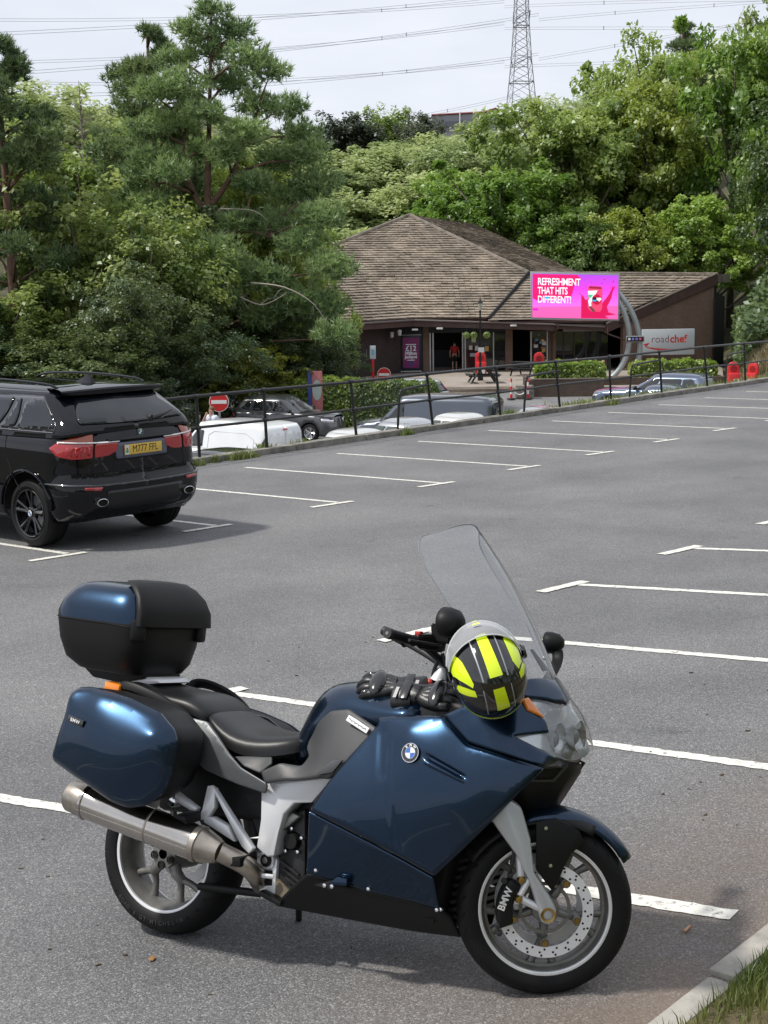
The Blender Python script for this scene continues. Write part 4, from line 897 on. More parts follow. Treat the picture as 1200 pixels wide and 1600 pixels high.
HP = pine(5, 17, hero, [(0, 0, -.4), (.05, 0, 4), (-.05, 0, 8), (.0, 0, 10.4), (.15, 0, 13), (.35, 0, 16.6)], [[(0, 0, 8.8), (-.6, .2, 9.9), (-1.0, .2, 11.2), (-.9, .1, 12.6)], [(.1, 0, 9.4), (.9, -.2, 10.4), (1.5, -.2, 11.6), (2.0, 0, 12.6)], [(0, -.2, 8.0), (1.6, -.8, 8.3), (2.6, -1, 8.0)]], tuft=.34, per=12, dens=1.0)
hp = place_pine('pine_tree', HP, 'pine', -7.35, 64.5, -3.9, 'tall pine with a forked reddish trunk clad in ivy')
rg = np.random.default_rng(8); nI = 5200; zI = rg.uniform(-.2, 9.4, nI); aI = rg.uniform(0, 6.28, nI); rI = (.30+.22*rg.uniform(0, 1, nI))*(1.5-.07*zI)
PI_ = np.c_[np.cos(aI)*rI, np.sin(aI)*rI, zI]; leaf_obj('ivy', PI_, np.c_[np.cos(aI), np.sin(aI), .5+0*aI]+rg.normal(size=(nI, 3))*.4, rg.uniform(.12, .26, nI), LM['dark'], hp)
mb = MB(); m_dead = mat('dead_wood', (.30, .27, .22), .9)
for pth in ([(-.2, -4, 4.6), (.2, -4.2, 3.9), (.0, -4.4, 3.2), (-.5, -4.4, 2.6), (-1.2, -4.5, 2.0)], [(.2, -4.2, 3.9), (.9, -4.4, 3.3), (1.6, -4.5, 2.7), (2.6, -4.4, 2.6), (2.6, -4.4, 2.0)], [(.0, -4.4, 3.2), (.7, -4.5, 2.5), (1.6, -4.6, 1.9), (2.0, -4.6, 1.1)], [(-.5, -4.4, 2.6), (-.4, -4.5, 1.8), (-1.4, -4.5, .9)], [(2.0, -3, 6.1), (3.4, -3.4, 5.9), (4.6, -3.6, 5.2), (5.2, -3.6, 4.2)], [(1.4, -3, 5.6), (2.4, -3.3, 5.2), (3.2, -3.4, 5.5)], [(.6, -1, 9.2), (2.0, -1.4, 9.1), (2.6, -1.5, 8.7)]):
    mb.tube(cat_rom([Vector(p) for p in pth], 4, False), [.05*(1-.75*i/(4*(len(pth)-1))) for i in range(4*(len(pth)-1)+1)], 5)
    for _ in range(7):
        q = Vector(pth[rp_.randrange(len(pth))]); e_ = q+Vector((rp_.uniform(-.6, .6), rp_.uniform(-.3, .3), rp_.uniform(-.7, .3))); mb.tube([q, q.lerp(e_, .5)+Vector((0, 0, .1)), e_], [.016, .012, .005], 4)
tag(mb.build('dead_branch', m_dead, hp), kind='stuff')
p2_ = []
for z in np.arange(4.5, 17.0, .85):
    w_ = np.interp(z, [4, 8, 13, 17], [2.6, 2.8, 2.0, .35])
    for _ in range(3): a = rp_.uniform(0, 6.28); p2_.append((math.cos(a)*w_*rp_.uniform(.4, 1), math.sin(a)*w_*.8, z+rp_.uniform(-.3, .3), rp_.uniform(.7, 1.15)*(1 if z < 15.5 else .6)))
P2 = pine(6, 16, p2_, [(0, 0, -.4), (.1, 0, 6), (0, 0, 12), (-.1, 0, 16.6)], tuft=.33, per=13, dens=.9)
place_pine('pine_tree', P2, 'pined', -10.15, 68, -3.4, 'dark pine left of the forked pine, with a pointed top')
place_pine('pine_tree', P2, 'pined', -14.9, 60, -5.0, 'dark pine cut by the left edge of the picture')
o = place_pine('pine_tree', P2, 'pined', -13.2, 74, -7.2, 'low dark pine behind the sycamore'); o.rotation_euler.z += 2
o = place_pine('pine_tree', P2, 'pined', 26.8, 134, 7.0, 'dark conifer top on the right hand skyline'); o.rotation_euler.z += 1
# bare tree on the left skyline
mb = MB(); mb.tube([(0, 0, -.3), (.1, 0, 5), (0, 0, 10.5)], [.16, .09, .02], 6)
for k in range(46):
    z = rp_.uniform(4.2, 10); a = rp_.uniform(0, 6.28); L = (10.9-z)*.36; e_ = Vector((math.cos(a)*L, math.sin(a)*L, z+L*.45)); mb.tube([Vector((.05, 0, z)), Vector((.05, 0, z)).lerp(e_, .5)+Vector((0, 0, .1)), e_], [.035, .022, .006], 4)
o = empty('bare_tree', cw(-23.2, 118, 7.2), 0, 'leafless tree on the skyline left of the pines', 'tree'); mb.build('trunk', mat('bare_bark', (.2, .17, .15), .9), o)

# hedges: leafy boxes with a twiggy core
def hedge(name, r, d, z0, sx, sy, sz, lm, label, n, ls, rz=0., seed=1, group='clipped hedges by the terrace'):
    o = empty(name, cw(r, d, z0), VIEW_RZ+rz, label, 'hedge', group); rg = np.random.default_rng(seed)
    u = rg.uniform(-1, 1, (n, 3)); ax = rg.integers(0, 5, n)
    Nn = np.zeros((n, 3))
    for k, (a, s) in enumerate([(0, 1), (0, -1), (1, -1), (2, 1), (2, 1)]):
        q = ax == k; u[q, a] = s; Nn[q, a] = s
    rr_ = 1-.12*(np.abs(u[:, 0])**6*np.abs(u[:, 2])**4); P = u*np.array([sx/2, sy/2, sz/2])*rr_[:, None]; P[:, 2] += sz/2
    w_ = .06*np.sin(P[:, 0]*4.1+seed)+.05*np.sin(P[:, 0]*9.7); P[:, 2] += w_*(P[:, 2]/sz); P += rg.normal(size=P.shape)*.05
    leaf_obj('foliage', P, Nn*.8+np.array([0, 0, .4])+rg.normal(size=P.shape)*.5, rg.uniform(.6, 1.3, n)*ls, LM[lm], o, seed=seed)
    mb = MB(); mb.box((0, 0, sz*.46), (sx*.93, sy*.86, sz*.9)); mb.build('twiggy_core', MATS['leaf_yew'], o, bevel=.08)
    return o
hedge('hedge', .45, 60.4, -3.75, 3.6, 1.6, 1.82, 'hedged', 'dark green clipped hedge behind the dark grey van', 9000, .13, R_(-6), 1)
hedge('hedge', -2.3, 61.8, -3.8, 2.9, 1.5, 1.95, 'hedge', 'bright topped laurel hedge behind the dark hatchback', 7000, .15, 0, 2)
hedge('hedge', -2.35, 66.5, -3.6, 1.0, 1.0, 1.75, 'yellow', 'small rounded golden bush beside the information panel', 1800, .13, 0, 3)
hedge('hedge', 9.35, 73.6, -2.85, 3.3, 1.3, .82, 'hedge', 'bright green laurel hedge in the brick planter', 4200, .17, 0, 4)
hedge('hedge', 15.2, 77.2, -3.2, 4.3, 1.2, .98, 'hedge', 'bright green laurel hedge in front of the gable wall', 4600, .17, 0, 5)
# ivy and scrub on the bank right of the building, and dry grass below it
rg = np.random.default_rng(12); n = 15000; dI = rg.uniform(78.5, 98, n); rI = 17.9+(dI-74)*.22+rg.uniform(0, 12, n)
lump = 1.3*np.sin(rI*.9+dI*.5)+.9*np.sin(rI*2.1-dI*.8)+.6*np.sin(dI*1.7)
PI_ = np.array([tuple(cw(a, b_, terrain_z(a, b_)+max(0, 1.9+.9*l_)*rg.uniform(.5, 1))) for a, b_, l_ in zip(rI, dI, lump)])
tag(leaf_obj('ivy_scrub', PI_, np.array([-.35, -.45, .8])+rg.normal(size=(n, 3))*.5, rg.uniform(.25, .55, n), LM['ivy']), 'ivy and scrub covering the bank right of the building', 'scrub', kind='stuff')
sp = []
for _ in range(7000): d = rnd.uniform(72.5, 80.5); r = 17.7+(d-74)*.22+rnd.uniform(0, 6); p = cw(r, d, terrain_z(r, d)); sp.append(tuple(p))
tag(blades('dry_grass', sp, leaf_mat('straw', (.20, .17, .085), (.34, .29, .16), .6, .2), .3, .75, .03, 14), 'tall dry straw coloured grass on the bank by the bins', 'grass', kind='stuff')

# ================================================================== pylon, conductors, ridge shed
m_steel = mat('pylon_steel', (.22, .23, .25), .6, metal=.3)
PO = cw(29.2, 310, 20.0); pyl = empty('pylon', PO, VIEW_RZ+R_(8), 'grey lattice steel electricity pylon on the hill', 'pylon')
def half(z): return float(np.interp(z, [0, 16, 21, 25, 32, 38, 55], [4.0, 2.55, 2.1, 1.75, 1.35, 1.15, .7]))
lev = [0, 5, 9.5, 13.2, 16, 18.6, 21, 23, 25, 26.8, 28.5, 30.2, 32, 33.6, 35.2, 36.8, 38.4, 40, 42, 44, 46, 48, 50, 52]
cor = [(-1, -1), (1, -1), (1, 1), (-1, 1)]
for sx_, sy_ in cor:
    mb = MB(); mb.tube([(sx_*half(z), sy_*half(z), z) for z in lev], .09, 4); mb.build('corner_leg', m_steel, pyl)
for f in range(4):
    (x0, y0), (x1, y1) = cor[f], cor[(f+1) % 4]; mb = MB()
    for i in range(len(lev)-1):
        za, zb_ = lev[i], lev[i+1]; a, b_ = half(za), half(zb_)
        mb.tube([(x0*a, y0*a, za), (x1*b_, y1*b_, zb_)], .042, 4); mb.tube([(x1*a, y1*a, za), (x0*b_, y0*b_, zb_)], .042, 4)
        if za in (21, 32, 38.4): mb.tube([(x0*a, y0*a, za), (x1*a, y1*a, za)], .1, 4)
    mb.build('lattice_bracing', m_steel, pyl)
for z in (24.4, 33.2, 42):
    for s in (-1, 1):
        mb = MB(); tip = Vector((0, s*7.5, z+.6)); h_ = half(z)
        for x in (-h_, h_):
            mb.tube([(x, s*h_, z), tip], .09, 4); mb.tube([(x, s*h_, z+1.8), tip], .07, 4)
        mb.build('crossarm', m_steel, pyl)
m_wire = mat('conductor', (.30, .30, .33), .6)
def wire(p, q, sag, lab, grp, r_=.032):
    a, b_ = cw(*p), cw(*q); o = empty('power_line', a, 0, lab, 'power line', grp); k = 16; mb = MB()
    pts = [a.lerp(b_, i/k)-Vector((0, 0, sag*4*(i/k)*(1-i/k)))-a for i in range(k+1)]
    mb.tube(pts, r_, 5); mb.build('conductor', m_wire, o)
    mb = MB(); mb.tube([p_+Vector((0, 0, .45)) for p_ in pts], r_, 5); mb.build('conductor', m_wire, o)
    for t in (4, 9): mb = MB(); mb.tube([pts[t]+Vector((0, 0, -.1)), pts[t]+Vector((0, 0, .6))], .09, 4); mb.build('spacer', m_wire, o)
for k, (z, zl, zr) in enumerate([(57.5, 53.0, 57.2), (53.2, 44.5, 53.6), (45.6, 41.0, 54.5)]):
    for s in (-1, 1):
        wire((29.2+s*3, 310-s*5, z), (-75, 250-s*26, zl*(250-s*26)/310+2.4*(1-(250-s*26)/310)-s*1.4), 1.2+.4*k, 'pair of thin conductors running left from the pylon across the sky', 'conductors left of the pylon')
        wire((29.2+s*3, 310-s*5, z-1), (90, 240+s*46, zr*(240+s*46)/310+2.4-2*k+s*2.6), -.6+.3*k, 'pair of thin conductors running right from the pylon across the sky', 'conductors right of the pylon')
wire((29.2, 312, 38.6), (-30, 330, 33.0), 1.5, 'pair of thin conductors low over the far skyline', 'low conductors')
wire((-120, 240, 47), (30, 225, 51), 1.5, 'pair of thin conductors crossing the top left of the sky', 'conductors at the top left')
wire((-120, 232, 43.5), (30, 220, 55), 1, 'lower pair of thin conductors crossing the top left of the sky', 'conductors at the top left')
shed = empty('ridge_shed', cw(15.5, 266, 27.5), VIEW_RZ+R_(-4), 'long grey industrial shed with a red roof edge on the far ridge', 'building')
mb = MB(); mb.prism([(-6.2, -4), (6.4, -4), (6.4, 2.9), (5.0, 3.6), (3.0, 3.0), (-6.2, 2.7)], 'Y', 0, 9); mb.build('wall', mat('shed_cladding', (.26, .26, .29), .7, var=(1, .2)), shed, smooth=None)
mb = MB(); mb.tube([(-6.2, -.1, 2.75), (3.0, -.1, 3.05), (5.0, -.1, 3.65), (6.4, -.1, 2.95)], .16, 4); mb.build('roof_edge', mat('shed_red', (.22, .06, .06), .6), shed, smooth=None)
mb = MB(); mb.box((-2.2, -.1, 1.1), (3.6, .1, 1.0)); mb.build('window_band', mat('shed_glass', (.1, .11, .13), .3), shed, smooth=None)
mb = MB(); mb.tube([(-1.2, -.3, 0), (-1.2, -.3, 3.2)], .12, 5); mb.build('flue', m_white, shed)

PW, rg = WOOD
tag(leaf_obj('roadside_wood', PW, np.array([0, .7, .5])+rg.normal(size=PW.shape)*.5, rg.uniform(.35, .8, len(PW)), LM['mid'], seed=3), 'belt of green trees along the bank behind the viewer', 'woodland', kind='stuff')
# ================================================================== vehicles: shell built from plan outlines at every height
m_tyre = mat('tyre_rubber', (.008, .008, .0085), .7, spec=.25, var=(12, .3), bump=(60, .2))
m_carglass = mat('car_glass', (.015, .018, .02), .03, spec=.9)
m_carglass_l = mat('car_glass_light', (.06, .075, .07), .04, spec=.8)
m_trim = mat('black_trim', (.014, .014, .015), .55)
m_chrome = mat('chrome', (.75, .75, .77), .12, metal=1.)
m_redlens = mat('red_lens', (.38, .006, .009), .08, coat=1., spec=.7)
m_ambl = mat('amber_lens', (.85, .24, .01), .1, coat=1.)
m_rim = mat('alloy_rim', (.5, .5, .52), .3, metal=.8)
m_well = mat('wheel_well', (.006, .006, .006), .9)
def paint(name, c, metal=.35, rough=.3): return mat(name, c, rough, metal=metal, coat=1., var=(.8, .06), bump=None)
class Car:
    """half outline parameter s: 0..1 rear, 1..2 rear corner, 2..3 side, 3..4 front corner, 4..5 front (negative s: other side)"""
    def __init__(c, L, rear, front, width, rc=.22, fc=.3, bowr=.07, bowf=.16):
        c.L = L; c.rear = rear; c.front = front; c.width = width; c.rc = rc; c.fc = fc; c.br = bowr; c.bf = bowf
    def S(c, s, z):
        sg = -1 if s < 0 else 1; s = abs(s)
        xr = float(np.interp(z, *zip(*c.rear))); xf = float(np.interp(z, *zip(*c.front))); w = float(np.interp(z, *zip(*c.width)))
        rc, fc = min(c.rc, w*.6), min(c.fc, w*.6)
        if s <= 1: y = (w-rc)*s; x = xr+c.br*s*s*.6
        elif s <= 2: a = (s-1)*math.pi/2; x = xr+c.br*.6+(rc+c.br*.4)*(1-math.cos(a)); y = w-rc+rc*math.sin(a)
        elif s <= 3:
            x0, x1 = xr+c.br+rc, xf-c.bf-fc; t = s-2; x = x0+(x1-x0)*t; y = w+.02*math.sin(math.pi*t)
        elif s <= 4: a = (s-3)*math.pi/2; x = xf-c.bf*.6-(fc+c.bf*.4)*(1-math.sin(a)); y = w-fc+fc*math.cos(a)
        else: t = 5-s; y = (w-fc)*t; x = xf-c.bf*t*t*.6
        return (x, sg*y, z)
    def s_at(c, x, z):
        xr = float(np.interp(z, *zip(*c.rear))); xf = float(np.interp(z, *zip(*c.front))); w = float(np.interp(z, *zip(*c.width)))
        x0, x1 = xr+c.br+min(c.rc, w*.6), xf-c.bf-min(c.fc, w*.6); return 2+(x-x0)/(x1-x0)
    def side(c, pts, sg): return [(sg*c.s_at(x, z), z) for x, z in pts]
    def panel(c, name, m, parent, poly, lift=.003, res=.1, thick=.006, **k):
        # s is unrolled so that one unit is about a metre round the car
        K = ([0, 1, 2, 3, 4, 5], [0, .62, 1.0, 1.0+c.L-1.3, 1.5+c.L-1.3, 2.1+c.L-1.3])
        def T(s): return math.copysign(float(np.interp(abs(s), *K)), s)
        def U(t): return math.copysign(float(np.interp(abs(t), K[1], K[0])), t)
        return fpanel(name, m, parent, [(T(a), b) for a, b in poly], lambda t, z: c.S(U(t), z), res, lift, thick, flip=True, **k)
def car_wheel(parent, x, y, r, wd, sg, spokes=5, rim=m_rim, detail=True):
    mb = MB(); rr_ = r*.68
    mb.lathe([(rr_, -wd/2), (r*.9, -wd/2), (r*.97, -wd*.42), (r, -wd*.25), (r, wd*.25), (r*.97, wd*.42), (r*.9, wd/2), (rr_, wd/2), (rr_-.01, 0)], 28, 'Y', (x, y, r), closed=True); w = mb.build('wheel', m_tyre, parent)
    mb = MB(); o = sg*(wd/2-.02); mb.lathe([(rr_, o), (rr_-.012, o+sg*.012), (rr_-.03, o), (rr_-.035, o-sg*.1), (.02, o-sg*.12)], 28, 'Y', (x, y, r)); mb.build('rim', rim if detail else m_trim, w)
    mb = MB()
    for k in range(spokes):
        for da in ((-.1, .1) if detail else (0,)):
            a = 2*math.pi*k/spokes; d = Vector((math.cos(a+da), 0, math.sin(a+da))); d0 = Vector((math.cos(a+da*.6), 0, math.sin(a+da*.6)))
            mb.tube([Vector((x, y+o-sg*.05, r))+d0*.05, Vector((x, y+o-sg*.02, r))+d*(rr_-.02)], [.03, .024] if detail else .035, 5)
    mb.lathe([(.0, o-sg*.0), (.05, o-sg*.01), (.06, o-sg*.06)], 16, 'Y', (x, y, r)); mb.build('spokes', rim, w)
    return w
def make_car(name, label, group, loc, rz, pm_, spec, glass=m_carglass, res=.13):
    """spec: L, W, H, belt, hood z, profile points and window outlines"""
    L, W, H, bz = spec['L'], spec['W'], spec['H'], spec['belt']; r = spec.get('wr', .32)
    root = empty(name, loc, rz, label, spec.get('cat', 'car'), group)
    low = Car(L, [(.2, .10), (.35, .02), (.55, 0), (bz*.75, spec.get('rx', .04)), (bz, spec.get('rb', .1))], [(.2, L-.12), (.4, L), (.6, L-.02), (bz*.85, L-.1), (bz, L-.28)], [(.2, W-.06), (.45, W), (bz*.8, W-.01), (bz, W-.045)])
    ax = spec.get('axles', (.78, L-.9)); A = r+.055
    hood = spec.get('hood', bz*.86)
    ws = spec['ws']                                        # windscreen base x at the belt
    def topz(x): return float(np.interp(x, [0, ws, L-.3, L], [bz, bz, hood, hood*.93]))
    def outline(sg):
        b_ = .24; P = [(0, b_), (1, b_), (1.5, b_), (2.0, b_)]; side = []
        for xa in ax:
            side += [(xa-A-.02, b_)]+[(xa-A*math.cos(t*math.pi/10), r+A*math.sin(t*math.pi/10)) for t in range(0, 11)]+[(xa+A+.02, b_)]
        P += [(low.s_at(x, z), max(z, b_)) for x, z in side]+[(3.0, b_), (4, b_), (5, b_)]
        P += [(5, hood*.95), (4.3, hood*.955), (3.6, hood*.97), (3.0, hood)]
        P += [(low.s_at(x, topz(x)), topz(x)) for x in (L-.6, (L+ws)/2, ws, ws-1.0)]+[(2.0, bz), (1.5, bz), (1, bz), (0, bz)]
        return [(sg*a, b) for a, b in P]
    for sg in (1, -1): low.panel('body_side', pm_, root, outline(sg), lift=0, res=res)
    # bonnet
    rows = []
    for x in np.linspace(ws-.15, L-.1, 12):
        z = topz(x); e_ = [low.S(sg_*min(5, max(2, low.s_at(min(x, L-.55), z))), z) for sg_ in (1, -1)]; y = abs(e_[0][1])*(1 if x < L-.55 else math.sqrt(max(.02, 1-((x-L+.55)/.52)**2)))
        rows.append([(x, y*t, z+.065*(1-t*t)-.02*(abs(t) > .99)) for t in np.linspace(-1, 1, 11)])
    mb = MB(); mb.grid(rows); mb.build('bonnet', pm_, root, smooth=50)
    # greenhouse
    top = H; g = Car(L, [(bz-.02, spec.get('rb', .1)+.0), (top-.16, spec['rt']-.12), (top-.03, spec['rt'])], [(bz-.02, ws+.18), (top-.16, spec['wt']+.1), (top-.03, spec['wt'])], [(bz-.02, W-.05), (top-.16, W-.05-spec.get('tum', .26)*.8), (top-.03, W-.05-spec.get('tum', .26))], rc=.16, fc=.2, bowr=.05, bowf=.12)
    for sg in (1, -1): g.panel('cabin_side', pm_, root, [(0, bz-.02), (sg*1, bz-.02), (sg*2, bz-.02), (sg*3, bz-.02), (sg*4, bz-.02), (sg*5, bz-.02), (sg*5, top-.03), (sg*4, top-.03), (sg*3, top-.03), (sg*2, top-.03), (sg*1, top-.03), (0, top-.03)], lift=0, res=res)
    rows = []
    for t in np.linspace(0, 1, 14):
        row = []
        for q in np.linspace(-1, 1, 11):
            p0, p1 = Vector(g.S(q*1.6, top-.03)), Vector(g.S(math.copysign(5-abs(q)*1.6, q) if q else 5, top-.03)); p = p0.lerp(p1, t); p.z = top-.03+.075*(1-(2*t-1)**4)*(1-q**4); row.append(tuple(p))
        rows.append(row)
    mb = MB(); mb.grid(rows); mb.build('roof', spec.get('roofmat', pm_), root, smooth=60)
    for sg in (1, -1):
        for w_ in spec['windows']: g.panel('side_window', glass, root, fillet_s(g.side(w_, sg)), lift=.013, res=.08)
    zt = top-.1
    if spec.get('rearglass', True): g.panel('rear_window', glass, root, [(-1.15, bz+.06), (1.15, bz+.06), (1.05, zt), (-1.05, zt)], lift=.004, res=res)
    sW = [(3.95, bz+.02), (5, bz+.02), (5, zt+.02), (4.05, zt+.02)]
    for sg in (1, -1): g.panel('windscreen', m_carglass_l if glass is m_carglass_l else m_carglass, root, [(sg*a, b) for a, b in sW], lift=.004, res=res)
    for sg in (1, -1):
        low.panel('tail_lamp', m_redlens, root, [(sg*.75, bz*.72), (sg*1.6, bz*.72), (sg*1.75, bz*.93), (sg*.85, bz*.93)], lift=.006, res=res)
        low.panel('headlamp', m_chrome, root, [(sg*3.2, hood*.80), (sg*4.4, hood*.72), (sg*4.5, hood*.84), (sg*3.15, hood*.92)], lift=.006, res=res)
        for xa in ax: car_wheel(root, xa, sg*(W-.12), r, .2, sg)
        mb = MB(); mb.sphere((ws-.25, sg*(W+.08), bz+.08), (.07, .12, .08), 10, 7); mb.build('door_mirror', spec.get('mirmat', m_trim), root)
        for xd in spec.get('doors', ()):
            p = [low.S(sg*low.s_at(xd, z), z) for z in np.linspace(.36, bz-.01, 6)]; mb = MB(); mb.tube([(x, y+sg*.001, z) for x, y, z in p], .005, 4); mb.build('door_gap', m_trim, root)
            xh = xd+.13; hh = [low.S(sg*low.s_at(x, bz-.13), bz-.13) for x in (xh, xh+.18)]; mb = MB(); mb.tube([(x, y+sg*.02, z) for x, y, z in hh], .014, 6); mb.build('door_handle', pm_, root)
    mb = MB(); mb.box((L/2, 0, .5), (L-.5, W*2-.3, .56)); mb.build('underbody', m_well, root)
    return root, low, g
def fillet_s(P, r=.04): return [(v.x, v.y) for v in fillet([(a, b, 0) for a, b in P], r, 3)]
SALOON = dict(L=4.4, W=.88, H=1.46, belt=.92, hood=.80, ws=2.75, rt=1.0, wt=2.05, rb=.35, doors=(1.35, 2.3), windows=[[(.75, .99), (1.30, .97), (1.30, 1.33), (1.05, 1.34)], [(1.38, .97), (2.25, .96), (2.12, 1.33), (1.38, 1.34)]][:0] or [[(.95, .98), (1.62, .97), (1.60, 1.32), (1.25, 1.33)], [(1.68, .97), (2.62, .96), (2.22, 1.32), (1.66, 1.33)]])
ESTATE = dict(L=4.6, W=.9, H=1.48, belt=.94, hood=.82, ws=2.95, rt=.45, wt=2.3, rb=.12, doors=(1.45, 2.4), windows=[[(.45, 1.0), (1.05, .99), (1.05, 1.34), (.72, 1.35)], [(1.12, .99), (1.85, .98), (1.85, 1.34), (1.12, 1.35)], [(1.92, .98), (2.8, .97), (2.42, 1.33), (1.9, 1.34)]])
SUVS = dict(L=4.41, W=.91, H=1.66, belt=1.08, hood=.98, ws=3.0, rt=.55, wt=2.35, rb=.14, wr=.35, doors=(1.45, 2.4), windows=[[(.55, 1.2), (1.0, 1.15), (1.0, 1.47), (.8, 1.46)], [(1.1, 1.14), (1.85, 1.13), (1.85, 1.5), (1.1, 1.5)], [(1.93, 1.13), (2.85, 1.12), (2.5, 1.49), (1.93, 1.5)]])
VANS = dict(L=4.25, W=.91, H=1.84, belt=1.12, hood=1.0, ws=3.2, rt=.16, wt=2.75, rb=.06, tum=.16, cat='van', wr=.32, rearglass=False, doors=(2.25,), windows=[[(2.35, 1.18), (3.05, 1.17), (2.8, 1.6), (2.35, 1.62)]])
VANB = dict(L=4.95, W=.95, H=1.95, belt=1.16, hood=1.05, ws=3.75, rt=.2, wt=3.2, rb=.08, tum=.13, cat='van', wr=.34, doors=(2.6,), windows=[[(2.95, 1.22), (3.65, 1.2), (3.35, 1.7), (2.95, 1.72)]])
P_white = paint('paint_white', (.72, .74, .76), 0, .35); P_silver = paint('paint_silver', (.42, .44, .46), .6); P_pearl = paint('paint_pearl', (.6, .61, .6), .3)
P_black = paint('paint_black_low', (.01, .011, .015), .2); P_dgrey = paint('paint_dark_grey', (.085, .088, .095), .6); P_slate = paint('paint_slate', (.10, .115, .14), .7); P_blueg = paint('paint_blue_grey', (.10, .13, .19), .6)
HV = math.pi/2                                            # heading straight away from the railing (+Y)
def lowp(r, d): p = cw(r, d); p.z = low_z(d)+.02; return p
GRP = 'vehicles in the lower car park'
# origin of a car is its tail; heading rz
wv, wlow, wg = make_car('parked_van', 'white panel van nearest below the railing', GRP, Vector((*(cw(-2.55, 38.9)).xy, -3.27)), HV, P_white, VANS)
for sg in (1, -1):                                        # pressed side panel, tail lamps on the rear pillars, rear doors
    mb = MB(); mb.tube([Vector(wg.S(sg*wg.s_at(x, z), z))+Vector((0, sg*.001, 0)) for x, z in [(.45, 1.16), (.45, 1.45), (.75, 1.6), (1.95, 1.6), (2.15, 1.5), (2.15, 1.16)]], .008, 5); mb.build('pressed_line', mat('van_groove', (.35, .36, .38), .5), wv)
    wg.panel('tail_lamp', m_trim, wv, [(sg*1.15, 1.14), (sg*1.75, 1.14), (sg*1.75, 1.35), (sg*1.35, 1.58), (sg*1.2, 1.4)], lift=.012, res=.1)
    wg.panel('rear_door', P_white, wv, fillet_s([(sg*.04, 1.14), (sg*.95, 1.14), (sg*.95, 1.5), (sg*.8, 1.62), (sg*.04, 1.64)], .1), lift=.012, res=.12)
wg.panel('brake_light', m_redlens, wv, [(-.14, 1.68), (.14, 1.68), (.14, 1.715), (-.14, 1.715)], lift=.014, res=.1)
make_car('parked_car', 'black estate car roof showing between the black car and the white van', GRP, Vector((*(cw(-2.35, 31.9)).xy, -2.90)), HV, P_black, ESTATE)
make_car('parked_car', 'white saloon right of the white van, mostly hidden by the kerb', GRP, Vector((*cw(.45, 35.6).xy, -2.84)), HV, P_pearl, SALOON, m_carglass_l)
make_car('parked_car', 'silver saloon with light windows in front of the dark grey van', GRP, Vector((*cw(1.75, 37.8).xy, -2.80)), HV, P_silver, SALOON, m_carglass_l)
make_car('parked_car', 'white saloon roof beside the tail of the dark grey van', GRP, Vector((*cw(3.3, 40.3).xy, -2.92)), HV, P_pearl, SALOON, m_carglass_l)
make_car('parked_car', 'pale saloon roof right of the dark grey van tail', GRP, Vector((*cw(5.9, 42.8).xy, -3.0)), HV, P_silver, SALOON, m_carglass_l)
vb, _, vg = make_car('parked_van', 'dark grey panel van with a raised nose to the left', GRP, Vector((*cw(3.75, 46.4).xy, -3.33)), VIEW_RZ+math.pi-R_(20), P_slate, VANB)
make_car('parked_suv', 'dark grey hatchback SUV facing right in front of the hedge', GRP, Vector((*cw(-5.6, 57.2).xy, -3.72)), VIEW_RZ-R_(24), P_dgrey, SUVS)
make_car('parked_suv', 'white SUV mostly hidden behind the clipped hedge', GRP, lowp(2.75, 64.0), VIEW_RZ+math.pi-R_(30), P_white, SUVS)
make_car('parked_car', 'blue grey estate car below the verge in front of the gable wall', GRP, Vector((*cw(11.7, 51.2).xy, -2.62)), HV+R_(8), P_blueg, ESTATE)
make_car('parked_car', 'blue grey car in front of the other one, cut off by the kerb', GRP, Vector((*cw(10.6, 47.8).xy, -2.75)), HV+R_(8), P_blueg, SALOON)

# ================================================================== things in the forecourt
m_red = mat('sign_enamel_red', (.55, .015, .015), .4); m_redp = mat('red_plastic', (.62, .03, .035), .4)
def round_sign(r, d, zc, zg, rad, label):
    o = empty('no_entry_sign', cw(r, d, zg), VIEW_RZ, label, 'sign', 'no entry signs'); h = zc-zg
    mb = MB(); mb.tube([(0, .04, 0), (0, .04, h+rad*.8)], .035, 8); mb.build('post', m_alu, o)
    mb = MB(); mb.lathe([(0, -.02), (rad*.94, -.02), (rad*.94, 0), (0, 0)], 36, 'Y', (0, 0, h)); f_ = mb.build('disc', m_red, o, smooth=30)
    mb = MB(); mb.lathe([(rad*.94, -.015), (rad, -.015), (rad, .005), (rad*.94, .005)], 36, 'Y', (0, 0, h), closed=True); mb.build('rim', m_white, f_)
    mb = MB(); mb.box((0, -.024, h), (rad*1.55, .008, rad*.36)); mb.build('bar', m_white, f_, smooth=None)
round_sign(-5.11, 46.0, -1.41, -3.6, .31, 'red and white no entry sign above the white shirted man')
round_sign(.09, 66.1, -1.95, -3.7, .31, 'faded no entry sign in front of the terrace by the hedge')
o = empty('information_panel', cw(-2.78, 60.2, -3.6), VIEW_RZ, 'blue edged information panel with a pale oval at the end of the hedge', 'sign')
mb = MB(); mb.box((.12, 0, 1.12), (.44, .1, 2.2)); mb.build('board', mat('panel_pink', (.42, .14, .14), .5, var=(3, .3)), o, bevel=.02)
mb = MB(); mb.box((-.19, .0, 1.12), (.16, .2, 2.25)); mb.build('side', mat('panel_blue', (.03, .06, .22), .5), o, bevel=.02)
mb = MB(); mb.lathe([(0, -.056), (.2, -.056)], 24, 'Y', (.12, 0, 0)); ov = mb.build('oval', mat('panel_mint', (.42, .50, .45), .5), o, smooth=None); ov.scale = (.95, 1, 2.1); ov.location = (0, 0, 1.45)
o = empty('parking_sign', cw(-.46, 76, -3.3), VIEW_RZ, 'white notice on a red post left of the poster board', 'sign')
